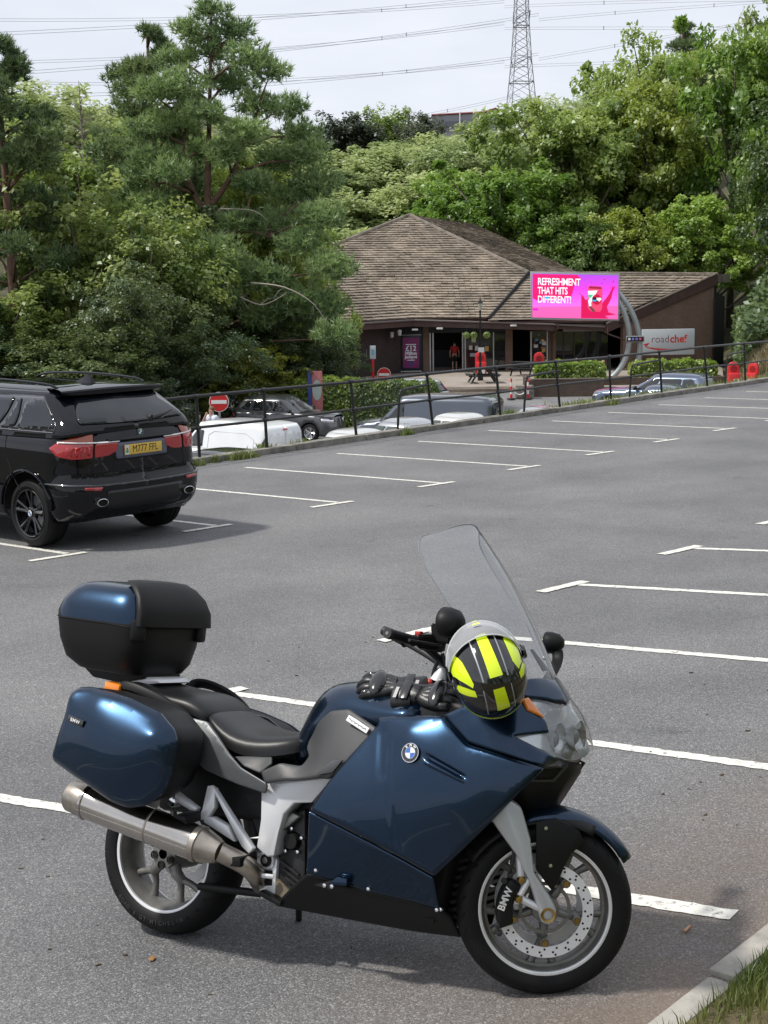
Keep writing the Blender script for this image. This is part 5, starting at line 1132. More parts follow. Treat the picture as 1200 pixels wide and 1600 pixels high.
mb = MB(); mb.box((0, 0, 1.0), (.12, .1, 2.0)); mb.build('post', m_red, o, bevel=.01); mb = MB(); mb.box((0, -.06, 1.85), (.30, .04, .68)); mb.build('plate', mat('notice_white', (.6, .68, .74), .5), o, bevel=.01)
mb = MB(); mb.box((0, -.085, 1.85), (.18, .006, .3)); mb.build('notice_mark', mat('notice_blue', (.3, .5, .65), .5), o, smooth=None)
# lamp post with hanging baskets
o = empty('lamp_post', cw(5.33, 80, -3.26), VIEW_RZ, 'black lantern lamp post with hanging baskets in front of the entrance', 'lamp post')
mb = MB(); mb.lathe([(0, 0), (.16, 0), (.14, .3), (.09, .45), (.06, .6), (.045, 3.6), (.06, 3.75), (0, 3.8)], 12, 'Z'); mb.build('column', m_rail, o)
mb = MB(); mb.lathe([(.06, 3.78), (.13, 4.15), (.0, 4.15)], 6, 'Z'); mb.build('lantern', mat('lantern_pane', (.45, .45, .40), .2), o, smooth=None)
mb = MB(); mb.lathe([(.15, 4.15), (.08, 4.3), (.02, 4.36), (.03, 4.42), (0, 4.48)], 6, 'Z'); mb.build('lantern_cap', m_rail, o)
for x in (-.75, -.35, .35):
    mb = MB(); mb.tube([(0, 0, 2.95), (x*.6, 0, 3.0), (x, 0, 2.85), (x, 0, 2.55)], .015, 5); mb.build('bracket', m_rail, o)
    rg = np.random.default_rng(int(abs(x*100))); d = rg.normal(size=(260, 3)); d /= np.linalg.norm(d, axis=1)[:, None]; leaf_obj('hanging_basket', np.array([x, 0, 2.45])+d*np.array([.2, .2, .17]), d, rg.uniform(.05, .1, 260), LM['mid'], o)
mb = MB(); mb.box((.05, -.07, 1.66), (.32, .02, .26)); mb.build('notice', m_white, o, smooth=None)
# picnic tables
m_tab = mat('table_black', (.016, .016, .018), .5, var=(4, .3))
def picnic(r, d, label, rz):
    o = empty('picnic_table', cw(r, d, -3.26), VIEW_RZ+rz, label, 'picnic table', 'picnic tables on the terrace')
    for i in range(5): mb = MB(); mb.box((-.32+.16*i, 0, .76), (.145, 1.6, .04)); mb.build('table_plank', m_tab, o, bevel=.006)
    for s in (-1, 1):
        for i in range(2): mb = MB(); mb.box((s*(.66+.15*i), 0, .45), (.135, 1.6, .04)); mb.build('bench_plank', m_tab, o, bevel=.006)
    for y in (-.58, .58):
        for s in (-1, 1): mb = MB(); mb.tube([(s*.24, y, .74), (s*.72, y, 0)], .05, 4); mb.build('leg', m_tab, o)
        mb = MB(); mb.box((0, y+.06, .40), (1.65, .045, .1)); mb.build('crossbeam', m_tab, o)
picnic(5.35, 78.2, 'black A frame picnic table at the foot of the lamp post', R_(4))
picnic(8.1, 83.5, 'black picnic table in the shade left of the brick planter', R_(60))
picnic(10.6, 79.0, 'black picnic table with a seated man behind the planter hedge', R_(85))
# domed red litter bins
def bin_(r, d, zg, label, sc_=1., rz=0.):
    o = empty('litter_bin', cw(r, d, zg), VIEW_RZ+rz, label, 'litter bin', 'red domed litter bins'); o.scale = (sc_, sc_, sc_)
    def lobe(w, y0, y1, nm, m, za, zt):
        pts = [(-w, za), (w, za), (w, zt-w)]+[(w*math.cos(t*math.pi/12), zt-w+w*math.sin(t*math.pi/12)) for t in range(1, 12)]+[(-w, zt-w)]
        mb = MB(); mb.prism(pts, 'Y', y0, y1); return mb.build(nm, m, o, bevel=.02)
    lobe(.30, .06, .3, 'hood', m_redp, 0, 1.36); mb = MB(); mb.box((0, -.1, .38), (.6, .34, .76)); mb.build('body', m_redp, o, bevel=.03)
    mb = MB(); mb.lathe([(.0, 0), (.19, 0)], 20, 'Y', (0, .055, .98)); mb.build('opening', mat('bin_dark_red', (.28, .01, .012), .5), o)
    mb = MB(); mb.box((.06, -.30, .28), (.32, .01, .36)); mb.build('label_plate', m_white, o, smooth=None)
bin_(5.62, 84.0, -3.26, 'red domed bin right behind the lamp post'); bin_(8.9, 83.5, -3.26, 'red domed bin at the left end of the planter hedge', .95)
bin_(16.75, 70.2, -3.05, 'red domed bin nearest the gable wall corner', .88); bin_(17.72, 70.6, -3.05, 'red domed bin tilted by the verge post, right of the other', .82, R_(-35))
mb = MB(); o = empty('verge_post', cw(18.1, 68.5, -3.0), VIEW_RZ, 'thin dark wooden post in the verge by the bins', 'post'); mb.box((0, 0, 1.0), (.1, .1, 2.1)); mb.build('timber', m_fascia, o, bevel=.01)
# brick planter with the soil and copings
o = empty('brick_planter', cw(9.0, 73.5, -3.6), VIEW_RZ, 'low brown brick planter holding the laurel hedge', 'planter')
mb = MB(); mb.box((0, -1.45, .42), (3.35, .22, .95)); mb.build('front_wall', m_brick_d, o, smooth=None); mb = MB(); mb.box((1.72, 0, .42), (.22, 3.2, .95)); mb.build('side_wall', m_brick_d, o, smooth=None)
mb = MB(); mb.box((-1.72, 0, .42), (.22, 3.2, .95)); mb.build('side_wall', m_brick_d, o, smooth=None); mb = MB(); mb.box((0, -.0, .36), (3.3, 2.7, .8)); mb.build('soil', mat('planter_soil', (.09, .065, .045), .95), o, smooth=None)
mb = MB(); mb.box((0, -1.45, .925), (3.4, .26, .05)); mb.build('coping', m_step, o, smooth=None)
o = empty('brick_planter', cw(14.6, 76.6, -3.6), VIEW_RZ, 'long brick planter wall under the billboard masts', 'planter')
mb = MB(); mb.box((-.3, -1.2, .3), (7.0, .22, .8)); mb.build('front_wall', m_brick_d, o, smooth=None); mb = MB(); mb.box((-.3, .3, .3), (7.0, 2.8, .62)); mb.build('soil', MATS['planter_soil'], o, smooth=None)
o = empty('stone_block', cw(7.05, 71.3, -3.52), VIEW_RZ, 'grey rubble block between the two warning posts', 'block'); mb = MB(); mb.box((-.15, .1, .3), (.9, .5, .62), taper=.96); mb.build('block', mat('rubble', (.2, .18, .16), .95, var=(6, .6), bump=(10, 1, .05)), o, bevel=.04)
for r, lab in ((6.2, 'left red and white striped warning post on the forecourt'), (7.0, 'right red and white striped warning post on the forecourt')):
    o = empty('warning_post', cw(r, 70.8, -3.53), VIEW_RZ, lab, 'bollard', 'warning posts')
    mb = MB(); mb.lathe([(0, 0), (.22, 0), (.2, .05), (.06, .06)], 12, 'Z'); mb.build('foot', m_trim, o)
    for k in range(5): mb = MB(); mb.tube([(0, 0, .05+.19*k), (0, 0, .05+.19*(k+1))], .065-.006*k, 10); mb.build('band', m_redp if k % 2 == 0 else m_white, o)
o = empty('barrier_chain', cw(6.6, 70.8, -3.53), VIEW_RZ, 'white chain hanging between the warning posts', 'chain'); mb = MB(); mb.tube([(-.36+.045*k, -.05, .22+.25*((k-8)/8)**2) for k in range(17)], .028, 6); mb.build('chain', m_white, o)
# ================================================================== people
m_skin = mat('skin', (.45, .26, .19), .6); m_hair_b = mat('hair_brown', (.16, .085, .04), .8); m_hair_d = mat('hair_dark', (.03, .022, .018), .8)
def skin_mesh(name, chains, m, parent, sub=1):
    """chains: lists of (point, radius); all start from the first chain's first vertex when they share it"""
    V = []; E_ = []; Rr = []; idx = {}
    def vid(p, r):
        k = tuple(round(c, 4) for c in p)
        if k not in idx: idx[k] = len(V); V.append(p); Rr.append(r)
        return idx[k]
    for ch in chains:
        pv = None
        for p, r in ch:
            i = vid(p, r)
            if pv is not None and pv != i: E_.append((pv, i))
            pv = i
    me = bpy.data.meshes.new(name); me.from_pydata(V, E_, []); me.update(); o = link(name, me, m, parent)
    md = o.modifiers.new('skin', 'SKIN'); md.use_smooth_shade = True
    lay = me.skin_vertices[0].data
    for i, r in enumerate(Rr): lay[i].radius = (r, r) if not isinstance(r, tuple) else r
    lay[0].use_root = True
    md = o.modifiers.new('sub', 'SUBSURF'); md.levels = sub; md.render_levels = sub
    return o
def person(loc, rz, label, shirt, lower, pose='stand', hair=m_hair_b, arm=None, h=1.75, shorts=True, group=None, bald=False):
    o = empty('person', loc, rz, label, 'person', group); k = h/1.75
    def P(x, y, z): return (x*k, y*k, z*k)
    dz = 0. if pose != 'sit' else -.42
    hip, wst, chs, nk, hd = P(0, 0, .95+dz), P(0, 0, 1.1+dz), P(0, .0, 1.32+dz), P(0, 0, 1.5+dz), P(0, -.02, 1.60+dz)
    ch = [[(hip, .12), (wst, .115), (chs, .13), (nk, .055), (hd, .085), (P(0, -.03, 1.70+dz), .07)]]
    for s in (-1, 1):
        if pose == 'sit': leg = [(hip, .12), (P(s*.1, -.1, .90+dz), .095), (P(s*.13, -.46, .92+dz), .07), (P(s*.13, -.48, .5+dz), .05), (P(s*.13, -.5, .47-.0+dz), .045)]
        else: leg = [(hip, .12), (P(s*.09, 0, .86), .095), (P(s*.11, -.02, .50), .062), (P(s*.11, .02, .12), .042), (P(s*.12, -.12, .05), .042)]
        ch.append(leg)
        e_, w_ = (P(s*.27, .05, 1.1+dz), P(s*.27, -.04, .87+dz)) if not (arm and s == arm[0]) else (P(*arm[1]), P(*arm[2]))
        if pose == 'sit': e_, w_ = P(s*.27, -.12, 1.12+dz), P(s*.14, -.36, 1.1+dz)
        ch.append([(chs, .13), (P(s*.19, .0, 1.42+dz), .062), (e_, .043), (w_, .032), (tuple(Vector(w_)+(Vector(w_)-Vector(e_)).normalized()*.09), .036)])
    skin_mesh('body', ch, m_skin, o)
    sh = [[(hip, .14), (wst, .145), (chs, .16), (P(0, 0, 1.46+dz), .07)]]
    for s in (-1, 1): sh.append([(chs, .16), (P(s*.19, .0, 1.42+dz), .078), (tuple(Vector(P(s*.19, .0, 1.42+dz)).lerp(Vector(ch[2*(1 if s > 0 else 0)+2][2][0]), .75)), .062)])
    skin_mesh('shirt', sh, shirt, o)
    tr = [[(P(0, 0, 1.0+dz), .14), (hip, .14)]]
    for s in (-1, 1):
        lg = ch[1 if s < 0 else 3]; tr.append([(hip, .14)]+[(p, r+.018) for p, r in lg[1:(3 if shorts else 4)]])
    skin_mesh('shorts' if shorts else 'trousers', tr, lower, o)
    if not bald: mb = MB(); mb.sphere(P(0, .012, 1.665+dz), (.092*k, .1*k, .09*k), 12, 8); mb.build('hair', hair, o)
    mb = MB(); mb.sphere(P(0, -.115, 1.625+dz), (.014*k, .02*k, .02*k), 8, 6); mb.build('nose', m_skin, o)
    if pose != 'sit':
        for s in (-1, 1): mb = MB(); mb.sphere(P(s*.12, -.06, .05), (.05, .14, .05), 10, 6); mb.build('shoe', m_white, o)
    return o
m_shirtw = mat('shirt_pale_blue', (.55, .60, .72), .8); m_red_t = mat('tshirt_red', (.42, .02, .03), .8); m_black_c = mat('cloth_black', (.012, .012, .014), .85); m_navy_c = mat('cloth_navy', (.02, .025, .045), .85)
person(cw(-5.28, 45.4, -3.24), VIEW_RZ+R_(-35), 'man in a pale shirt raising a hand to his mouth behind the white van', m_shirtw, m_navy_c, arm=(-1, (-.27, -.16, 1.20), (-.08, -.17, 1.50)), shorts=False)
person(cw(4.36, 88.6, -3.26), VIEW_RZ+math.pi, 'person in a red T shirt and black shorts walking into the entrance', m_red_t, m_black_c, hair=m_hair_d)
person(cw(10.2, 77.6, -3.26), VIEW_RZ+R_(70), 'bald man in dark clothes seated behind the planter hedge', m_navy_c, m_black_c, 'sit', bald=True, shorts=False)
person(cw(11.5, 76.8, -3.4), VIEW_RZ+R_(-60), 'seated person with fair hair right of the planter hedge', mat('cloth_grey', (.4, .4, .4), .85), m_black_c, 'sit', hair=mat('hair_fair', (.35, .24, .14), .8), shorts=False)
# ================================================================== the black SUV parked by the railing
P_x = mat('paint_black_metal', (.003, .0034, .006), .3, metal=0., coat=.85, spec=.0)
xr = empty('parked_suv', (10.70, 12.25, -.488), R_(88), 'black SUV parked with its tail to the viewer by the railing', 'car')
XL = 4.85
xl = Car(XL, [(.28, .20), (.36, .10), (.46, .03), (.60, .0), (.725, .0), (.75, .05), (.80, .065), (1.05, .075), (1.14, .07), (1.2, .095), (1.36, .15)], [(.2, XL-.12), (.5, XL), (.8, XL-.05), (1.2, XL-.3), (1.4, XL-.5)], [(.28, .90), (.42, .955), (.68, .967), (.95, .962), (1.1, .955), (1.18, .938), (1.26, .915), (1.36, .88)], rc=.34, fc=.4, bowr=.10, bowf=.18)
xg = Car(XL, [(1.2, .095), (1.34, .14), (1.44, .25), (1.60, .47), (1.70, .60)], [(1.2, 3.62), (1.45, 3.15), (1.70, 2.65)], [(1.2, .935), (1.26, .913), (1.40, .84), (1.58, .755), (1.66, .70), (1.70, .655)], rc=.24, fc=.25, bowr=.08, bowf=.15)
XW = .375; XA = (.89, 3.83)
def x_outline(sg):
    b_ = .30; A = XW+.07; P = [(0, .33), (.6, .33), (1, .32), (1.5, .30), (2.0, b_)]; sd_ = []
    for xa in XA: sd_ += [(xa-A, b_)]+[(xa-A*math.cos(t*math.pi/14), XW+.01+A*math.sin(t*math.pi/14)) for t in range(0, 15)]+[(xa+A, b_)]
    P += [(xl.s_at(x, z), max(z, b_)) for x, z in sd_]+[(3, b_), (4, b_), (5, b_), (5, .92), (4.2, .93), (3.5, .96), (3.0, 1.0)]
    P += [(xl.s_at(x, z), z) for x, z in ((4.0, 1.06), (3.5, 1.14), (3.2, 1.2), (2.4, 1.215), (1.4, 1.225))]+[(2.0, 1.24), (1.5, 1.26), (1.0, 1.275), (0, 1.285)]
    return [(sg*a, b) for a, b in P]
for sg in (1, -1):
    xl.panel('body_side', P_x, xr, x_outline(sg), lift=0, res=.06, thick=.01)
    xg.panel('cabin_side', P_x, xr, [(0, 1.27), (sg*1, 1.262), (sg*1.5, 1.245), (sg*2, 1.225), (sg*2.4, 1.212), (sg*3, 1.2), (sg*4, 1.2), (sg*5, 1.2), (sg*5, 1.70), (sg*4, 1.70), (sg*3, 1.70), (sg*2, 1.70), (sg*1, 1.70), (0, 1.70)], lift=.001, res=.07, thick=.01)
rows = []
for x in np.linspace(3.0, XL-.06, 14):
    z = float(np.interp(x, [3, 3.4, 4.3, XL], [1.2, 1.15, 1.02, .90])); w = .93 if x < 4.3 else .93*math.sqrt(max(.03, 1-((x-4.3)/.56)**2))
    rows.append([(x, w*t, z+.07*(1-t*t)) for t in np.linspace(-1, 1, 13)])
mb = MB(); mb.grid(rows); mb.build('bonnet', P_x, xr, smooth=60)
rows = []
for t in np.linspace(0, 1, 18):
    row = []
    for q in np.linspace(-1, 1, 15):
        p0, p1 = Vector(xg.S(q*1.7, 1.70)), Vector(xg.S(math.copysign(5-abs(q)*1.7, q) if q else 5, 1.70)); p = p0.lerp(p1, t); p.z = 1.70+.045*(1-(2*t-1)**6)*(1-q**4)*(1 if t > .1 else t*10); row.append(tuple(p))
    rows.append(row)
mb = MB(); mb.grid(rows); mb.build('roof', P_x, xr, smooth=60)
m_xglass = mat('privacy_glass', (.004, .006, .009), .03, spec=.75)
m_trimgloss = mat('gloss_black_trim', (.008, .008, .009), .15, coat=1.)
xg.panel('rear_window', m_xglass, xr, fillet_s([(-1.22, 1.36), (0, 1.345), (1.22, 1.36), (1.30, 1.40), (1.12, 1.64), (0, 1.655), (-1.12, 1.64), (-1.30, 1.40)], .05), lift=.014, res=.05)
WN = [[(.52, 1.305), (1.05, 1.295), (1.10, 1.32), (1.10, 1.55), (1.06, 1.60), (.85, 1.61), (.66, 1.54), (.42, 1.34)], [(1.17, 1.295), (1.42, 1.292), (1.24, 1.61), (1.19, 1.61)], [(1.49, 1.292), (2.10, 1.288), (2.10, 1.62), (1.32, 1.62)], [(2.20, 1.286), (3.10, 1.28), (2.55, 1.62), (2.20, 1.62)]]
for sg in (1, -1):
    for w_ in WN: xg.panel('side_window', m_xglass, xr, fillet_s(xg.side(w_, sg), .035), lift=.016, res=.05)
    xg.panel('window_surround', m_trimgloss, xr, fillet_s(xg.side([(.36, 1.282), (3.25, 1.262), (2.62, 1.645), (.80, 1.645), (.60, 1.57), (.36, 1.36)], sg), .05), lift=.005, res=.05)
    p = [xg.S(sg*xg.s_at(x, 1.285-.004*x), 1.285-.004*x) for x in np.linspace(.42, 3.2, 14)]; mb = MB(); mb.tube([(x, y+sg*.008, z) for x, y, z in p], .007, 6); mb.build('window_trim', mat('satin_trim', (.25, .25, .26), .3, metal=.9), xr)
    # tail lamp: outer half on the quarter, inner half on the tailgate, with the pale bar across
    xl.panel('tail_lamp', m_redlens, xr, fillet_s([(sg*1.03, 1.005), (sg*1.45, 1.0), (sg*1.72, 1.03), (sg*1.93, 1.12), (sg*1.75, 1.175), (sg*1.03, 1.155)], .03), lift=.012, res=.04, er=.008)
    xl.panel('tail_lamp', m_redlens, xr, fillet_s([(sg*.55, 1.06), (sg*.72, 1.015), (sg*.985, 1.005), (sg*.985, 1.155), (sg*.52, 1.15)], .03), lift=.010, res=.04, er=.008)
    xl.panel('indicator_lamp', mat('amber_lens_smoked', (.30, .045, .006), .1, coat=1.), xr, fillet_s([(sg*1.03, 1.165), (sg*1.72, 1.185), (sg*1.45, 1.23), (sg*1.03, 1.26)], .025), lift=.011, res=.04, er=.006)
    m_lpale = mat('lamp_pale', (.75, .72, .70), .2, coat=1.)
    xl.panel('lamp_bar', m_lpale, xr, [(sg*.52, 1.148), (sg*.985, 1.152), (sg*1.72, 1.172), (sg*1.72, 1.186), (sg*.985, 1.166), (sg*.50, 1.162)], lift=.022, res=.06)
    for k in range(3): xl.panel('lamp_cell', mat('red_lens_bright', (.42, .01, .01), .1, coat=1.), xr, [(sg*(1.10+.17*k), 1.03), (sg*(1.22+.17*k), 1.03), (sg*(1.22+.17*k), 1.13), (sg*(1.10+.17*k), 1.125)], lift=.0125, res=.06, thick=.001)
    # bumper: reflector, lower insert edge, exhaust tip
    xl.panel('reflector', m_redlens, xr, fillet_s([(sg*.95, .655), (sg*1.3, .675), (sg*1.3, .705), (sg*.92, .695)], .01), lift=.008, res=.05)
    e_ = Vector(xl.S(sg*.98, .53)); mb = MB(); mb.lathe([(.085, 0), (.085, -.05), (.075, -.052), (.07, -.02), (.068, .06)], 24, 'X'); ex = mb.build('exhaust_tip', m_chrome, xr); ex.location = e_+Vector((.0, 0, 0)); ex.scale = (1, .88, .5)
    mb = MB(); mb.lathe([(0, -.02), (.069, -.02)], 24, 'X'); q = mb.build('exhaust_bore', m_well, xr); q.location = e_; q.scale = (1, .88, .5)
    xl.panel('bumper_lip', mat('bumper_edge', (.02, .021, .026), .3, coat=1.), xr, [(sg*.0, .715), (sg*1.0, .72), (sg*1.6, .735), (sg*2.0, .74), (sg*2.06, .725), (sg*1.6, .715), (sg*1.0, .70), (sg*.0, .695)], lift=.010, res=.05)
    # door gaps, handles, fuel flap, arch flare
    for xd, z0 in ((1.25, .62), (1.46, .42), (2.55, .36)):
        zs = np.linspace(z0, 1.235, 9); p = [Vector(xl.S(sg*xl.s_at(xd-(.25*(1-min(1, (z-z0)/.45))**1.5 if xd < 1.4 else 0), z), z)) for z in zs]; mb = MB(); mb.tube([q+Vector((0, sg*.0005, 0)) for q in p], .006, 4); mb.build('door_gap', m_well, xr)
    for xh in (1.66, 2.72):
        a_ = Vector(xl.S(sg*xl.s_at(xh, 1.10), 1.10)); mb = MB(); mb.tube([a_+Vector((-.12, sg*.01, 0)), a_+Vector((-.10, sg*.045, .002)), a_+Vector((.10, sg*.045, .002)), a_+Vector((.12, sg*.01, 0))], .016, 8); mb.build('door_handle', P_x, xr)
    for xa in XA:
        pts = [Vector(xl.S(sg*xl.s_at(xa-.47*math.cos(t), .385+.47*math.sin(t)), .385+.47*math.sin(t))) for t in np.linspace(.12, math.pi-.12, 20)]
        mb = MB(); mb.tube([p+Vector((0, sg*.004, 0)) for p in pts], .030, 8, ell=.55); mb.build('wheel_arch', P_x, xr)
    mb = MB(); mb.tube(cat_rom([Vector((.75, sg*.60, 1.725)), Vector((.95, sg*.615, 1.765)), Vector((1.8, sg*.63, 1.79)), Vector((2.6, sg*.62, 1.765)), Vector((2.85, sg*.61, 1.71))], 6, False), .014, 8); mb.build('roof_rail', P_x, xr)
    mb = MB(); mb.sphere((2.95, sg*1.06, 1.25), (.10, .13, .09), 12, 8); mb.build('door_mirror', P_x, xr)
    xl.panel('headlamp', m_chrome, xr, [(sg*3.2, .84), (sg*4.3, .76), (sg*4.4, .88), (sg*3.2, .95)], lift=.006, res=.08)
# tailgate seam, number plate recess, roundel, wiper, spoiler, fin
xl.panel('tailgate_seam', m_well, xr, [(-.98, .80), (.98, .80), (.98, .808), (-.98, .808)], lift=.002, res=.08)
for sg in (1, -1): xl.panel('tailgate_seam', m_well, xr, [(sg*1.0, .80), (sg*1.02, .80), (sg*1.02, 1.27), (sg*1.0, 1.27)], lift=.002, res=.08)
xl.panel('plate_recess', m_well, xr, fillet_s([(-.62, .955), (.62, .955), (.66, 1.16), (-.66, 1.16)], .03), lift=.002, res=.06)
xl.panel('plate_brow', P_x, xr, fillet_s([(-.74, 1.16), (.74, 1.16), (.74, 1.195), (-.74, 1.195)], .01), lift=.028, res=.06, thick=.03, er=.01)
xl.panel('plate_frame', mat('plate_frame_grey', (.10, .11, .15), .4), xr, fillet_s([(-.56, .97), (.56, .97), (.60, 1.145), (-.60, 1.145)], .03), lift=.008, res=.06)
pl = empty('x', (0, 0, 0)); bpy.data.objects.remove(pl)
PX = xl.S(0, 1.06)[0]-.016
mb = MB(); mb.box((PX, 0, 1.062), (.006, .52, .111)); mb.build('number_plate', mat('plate_yellow', (.70, .47, .08), .4), xr, bevel=.004)
text('plate_lettering', 'M777 FFL', mat('plate_black', (.012, .012, .012), .5), xr, (PX-.0045, -.025, 1.062), (0, -1, 0), (0, 0, 1), .108, bold=0., sx=.82, spacing=1.02)
mb = MB(); mb.box((PX-.004, .228, 1.062), (.003, .05, .105)); mb.build('plate_band', mat('plate_white', (.68, .68, .68), .5), xr, smooth=None)
mb = MB(); mb.box((PX-.006, .228, 1.045), (.003, .034, .03)); mb.build('plate_flag', mat('flag_green', (.03, .35, .12), .5), xr, smooth=None)
mb = MB(); mb.box((PX-.006, .228, 1.073), (.003, .018, .02)); mb.build('plate_flag', mat('flag_red', (.45, .04, .03), .5), xr, smooth=None)
m_rb = mat('roundel_blue', (.03, .13, .48), .25, coat=1.); m_rw = mat('roundel_white', (.78, .78, .78), .25, coat=1.); m_rk = mat('roundel_black', (.012, .012, .013), .25, coat=1.)
def roundel(parent, c, ex, ey, rad, letters=True):
    """round emblem: black ring with three letters, quartered blue and white centre"""
    ex = Vector(ex).normalized(); ey = Vector(ey).normalized(); ez = ex.cross(ey).normalized(); ey = ez.cross(ex); c = Vector(c)
    def pt(r, a, h): return c+ex*r*math.cos(a)+ey*r*math.sin(a)+ez*h
    def ring(nm, r0, r1, h0, h1, m, a0=0., a1=2*math.pi, n_=40, par=parent):
        mb = MB(); rows = []
        for i in range(n_+1):
            a = a0+(a1-a0)*i/n_; rows.append([pt(r0, a, h0), pt(r0, a, h1), pt(r1, a, h1), pt(r1, a, h0)])
        mb.grid(rows); return mb.build(nm, m, par, smooth=30)
    base = ring('roundel', rad*.05, rad*.95, 0, rad*.07, m_rk); ring('rim', rad*.93, rad, 0, rad*.10, m_chrome, par=base); ring('rim', rad*.56, rad*.60, 0, rad*.085, m_chrome, par=base)
    for k in range(4): ring('quarter', rad*.004, rad*.565, 0, rad*.078, m_rb if k % 2 else m_rw, k*math.pi/2, (k+1)*math.pi/2, 10, base)
    if letters:
        for ch, a in (('B', 128), ('M', 90), ('W', 52)):
            a = R_(a); p = pt(rad*.765, a, rad*.079); r_ = ex*math.sin(a)-ey*math.cos(a); u_ = ex*math.cos(a)+ey*math.sin(a); text('letter', ch, m_rw, base, p, r_, u_, rad*.36, bold=rad*.012)
    return base
rx_ = Vector(xl.S(0, 1.235)); roundel(xr, rx_+Vector((-.006, 0, 0)), (0, -1, 0), (.15, 0, 1), .041)
gp = [Vector(xg.S(-.35+.0, 1.37)), Vector(xg.S(-1.05, 1.43))]
mb = MB(); mb.tube([gp[0]+Vector((-.02, 0, 0)), gp[0].lerp(gp[1], .5)+Vector((-.045, 0, .0)), gp[1]+Vector((-.02, 0, 0))], [.024, .016, .006], 6); mb.build('rear_wiper', m_trim, xr)
mb = MB(); mb.lathe([(0, -.03), (.035, -.028), (.035, .01)], 12, 'X', gp[0]); mb.build('wiper_boss', m_trim, xr)
rows = []
for q in np.linspace(-1, 1, 21):
    y = q*.70; w_ = 1-abs(q)**5; b0 = .60+.03*q*q
    rows.append([(b0+.25, y*.93, 1.722+.02*(1-q*q)), (b0-.0, y*.97, 1.722+.022*(1-q*q)), (b0-.13+.05*abs(q)**4, y, 1.705+.018*(1-q*q)), (b0-.145+.06*abs(q)**4, y, 1.69+.015*(1-q*q)), (b0-.13+.06*abs(q)**4, y, 1.655), (b0-.02, y*.985, 1.635), (b0+.08, y*.97, 1.64)])
mb = MB(); mb.grid(rows, close=True); mb.build('roof_spoiler', P_x, xr, smooth=35)
mb = MB(); mb.box((.482, 0, 1.672), (.02, .34, .018)); mb.build('brake_light', m_redlens, xr, bevel=.004)
mb = MB(); mb.add([(1.0, 0, 1.84), (.93, 0, 1.82), (.90, .035, 1.74), (.90, -.035, 1.74), (1.22, 0, 1.745), (1.1, .03, 1.74), (1.1, -.03, 1.74)], [(0, 1, 2), (1, 3, 2), (0, 3, 1), (0, 2, 5), (0, 6, 3), (0, 5, 4), (0, 4, 6)]); mb.build('roof_fin', P_x, xr, smooth=60)
xl.panel('bumper_insert', mat('bumper_insert_dark', (.007, .007, .008), .35), xr, fillet_s([(-.80, .42), (.80, .42), (.86, .50), (.84, .645), (-.84, .645), (-.86, .50)], .04), lift=.006, res=.06)
mb = MB(); mb.box((XL/2, 0, .62), (XL-.6, 1.36, .62)); mb.build('underbody', m_well, xr)
m_xrim = mat('rim_black', (.012, .012, .013), .2, metal=.4, coat=1.)
for xa in XA:
    for sg in (1, -1):
        wd = .30; y = sg*(.967-.16); mb = MB(); r = XW
        mb.lathe([(.265, -wd/2+.02), (.30, -wd/2), (.345, -wd*.47), (.366, -wd*.38), (r, -wd*.25), (r, -.045), (r-.008, -.04), (r-.008, -.03), (r, -.025), (r, .025), (r-.008, .03), (r-.008, .04), (r, .045), (r, wd*.25), (.366, wd*.38), (.345, wd*.47), (.30, wd/2), (.265, wd/2-.02), (.25, 0)], 48, 'Y', (xa, y, r), closed=True); w = mb.build('wheel', m_tyre, xr, smooth=30)
        o_ = sg*(wd/2-.012); mb = MB(); mb.lathe([(.268, o_), (.262, o_+sg*.008), (.252, o_), (.246, o_-sg*.04), (.240, o_-sg*.17), (.0, o_-sg*.175)], 48, 'Y', (xa, y, r)); mb.build('rim', m_xrim, w, smooth=30)
        mb = MB()
        for k in range(5):
            for da in (-.17, .17):
                a = 2*math.pi*k/5+.3; d0 = Vector((math.cos(a+da*.9), 0, math.sin(a+da*.9))); d1 = Vector((math.cos(a+da*1.15), 0, math.sin(a+da*1.15))); c = Vector((xa, y+o_, r))
                mb.tube([c+d0*.055-Vector((0, sg*.035, 0)), c+d0*.12-Vector((0, sg*.03, 0)), c+d1*.252-Vector((0, sg*.012, 0))], [.02, .017, .021], 6)
        mb.build('spokes', m_xrim, w)
        mb = MB(); mb.lathe([(.0, o_-sg*.005), (.07, o_-sg*.02), (.085, o_-sg*.06)], 24, 'Y', (xa, y, r)); mb.build('hub', m_xrim, w)
        mb = MB(); mb.lathe([(.0, o_-sg*.002), (.034, o_-sg*.003)], 20, 'Y', (xa, y, r)); mb.build('hub_cap', m_rw, w)
        mb = MB(); mb.add([(xa, y+o_+sg*.001, r), (xa+.026, y+o_+sg*.001, r), (xa+.018, y+o_+sg*.001, r+.018), (xa, y+o_+sg*.001, r+.026)], [(0, 1, 2, 3)]); mb.add([(xa, y+o_+sg*.001, r), (xa-.026, y+o_+sg*.001, r), (xa-.018, y+o_+sg*.001, r-.018), (xa, y+o_+sg*.001, r-.026)], [(0, 1, 2, 3)]); tag(mb.build('hub_emblem', m_rb, w, smooth=None), kind='stuff')
        mb = MB(); mb.lathe([(.06, o_-sg*.15), (.20, o_-sg*.15), (.20, o_-sg*.17), (.06, o_-sg*.17)], 32, 'Y', (xa, y, r), closed=True); mb.build('brake_disc', m_alu, w)
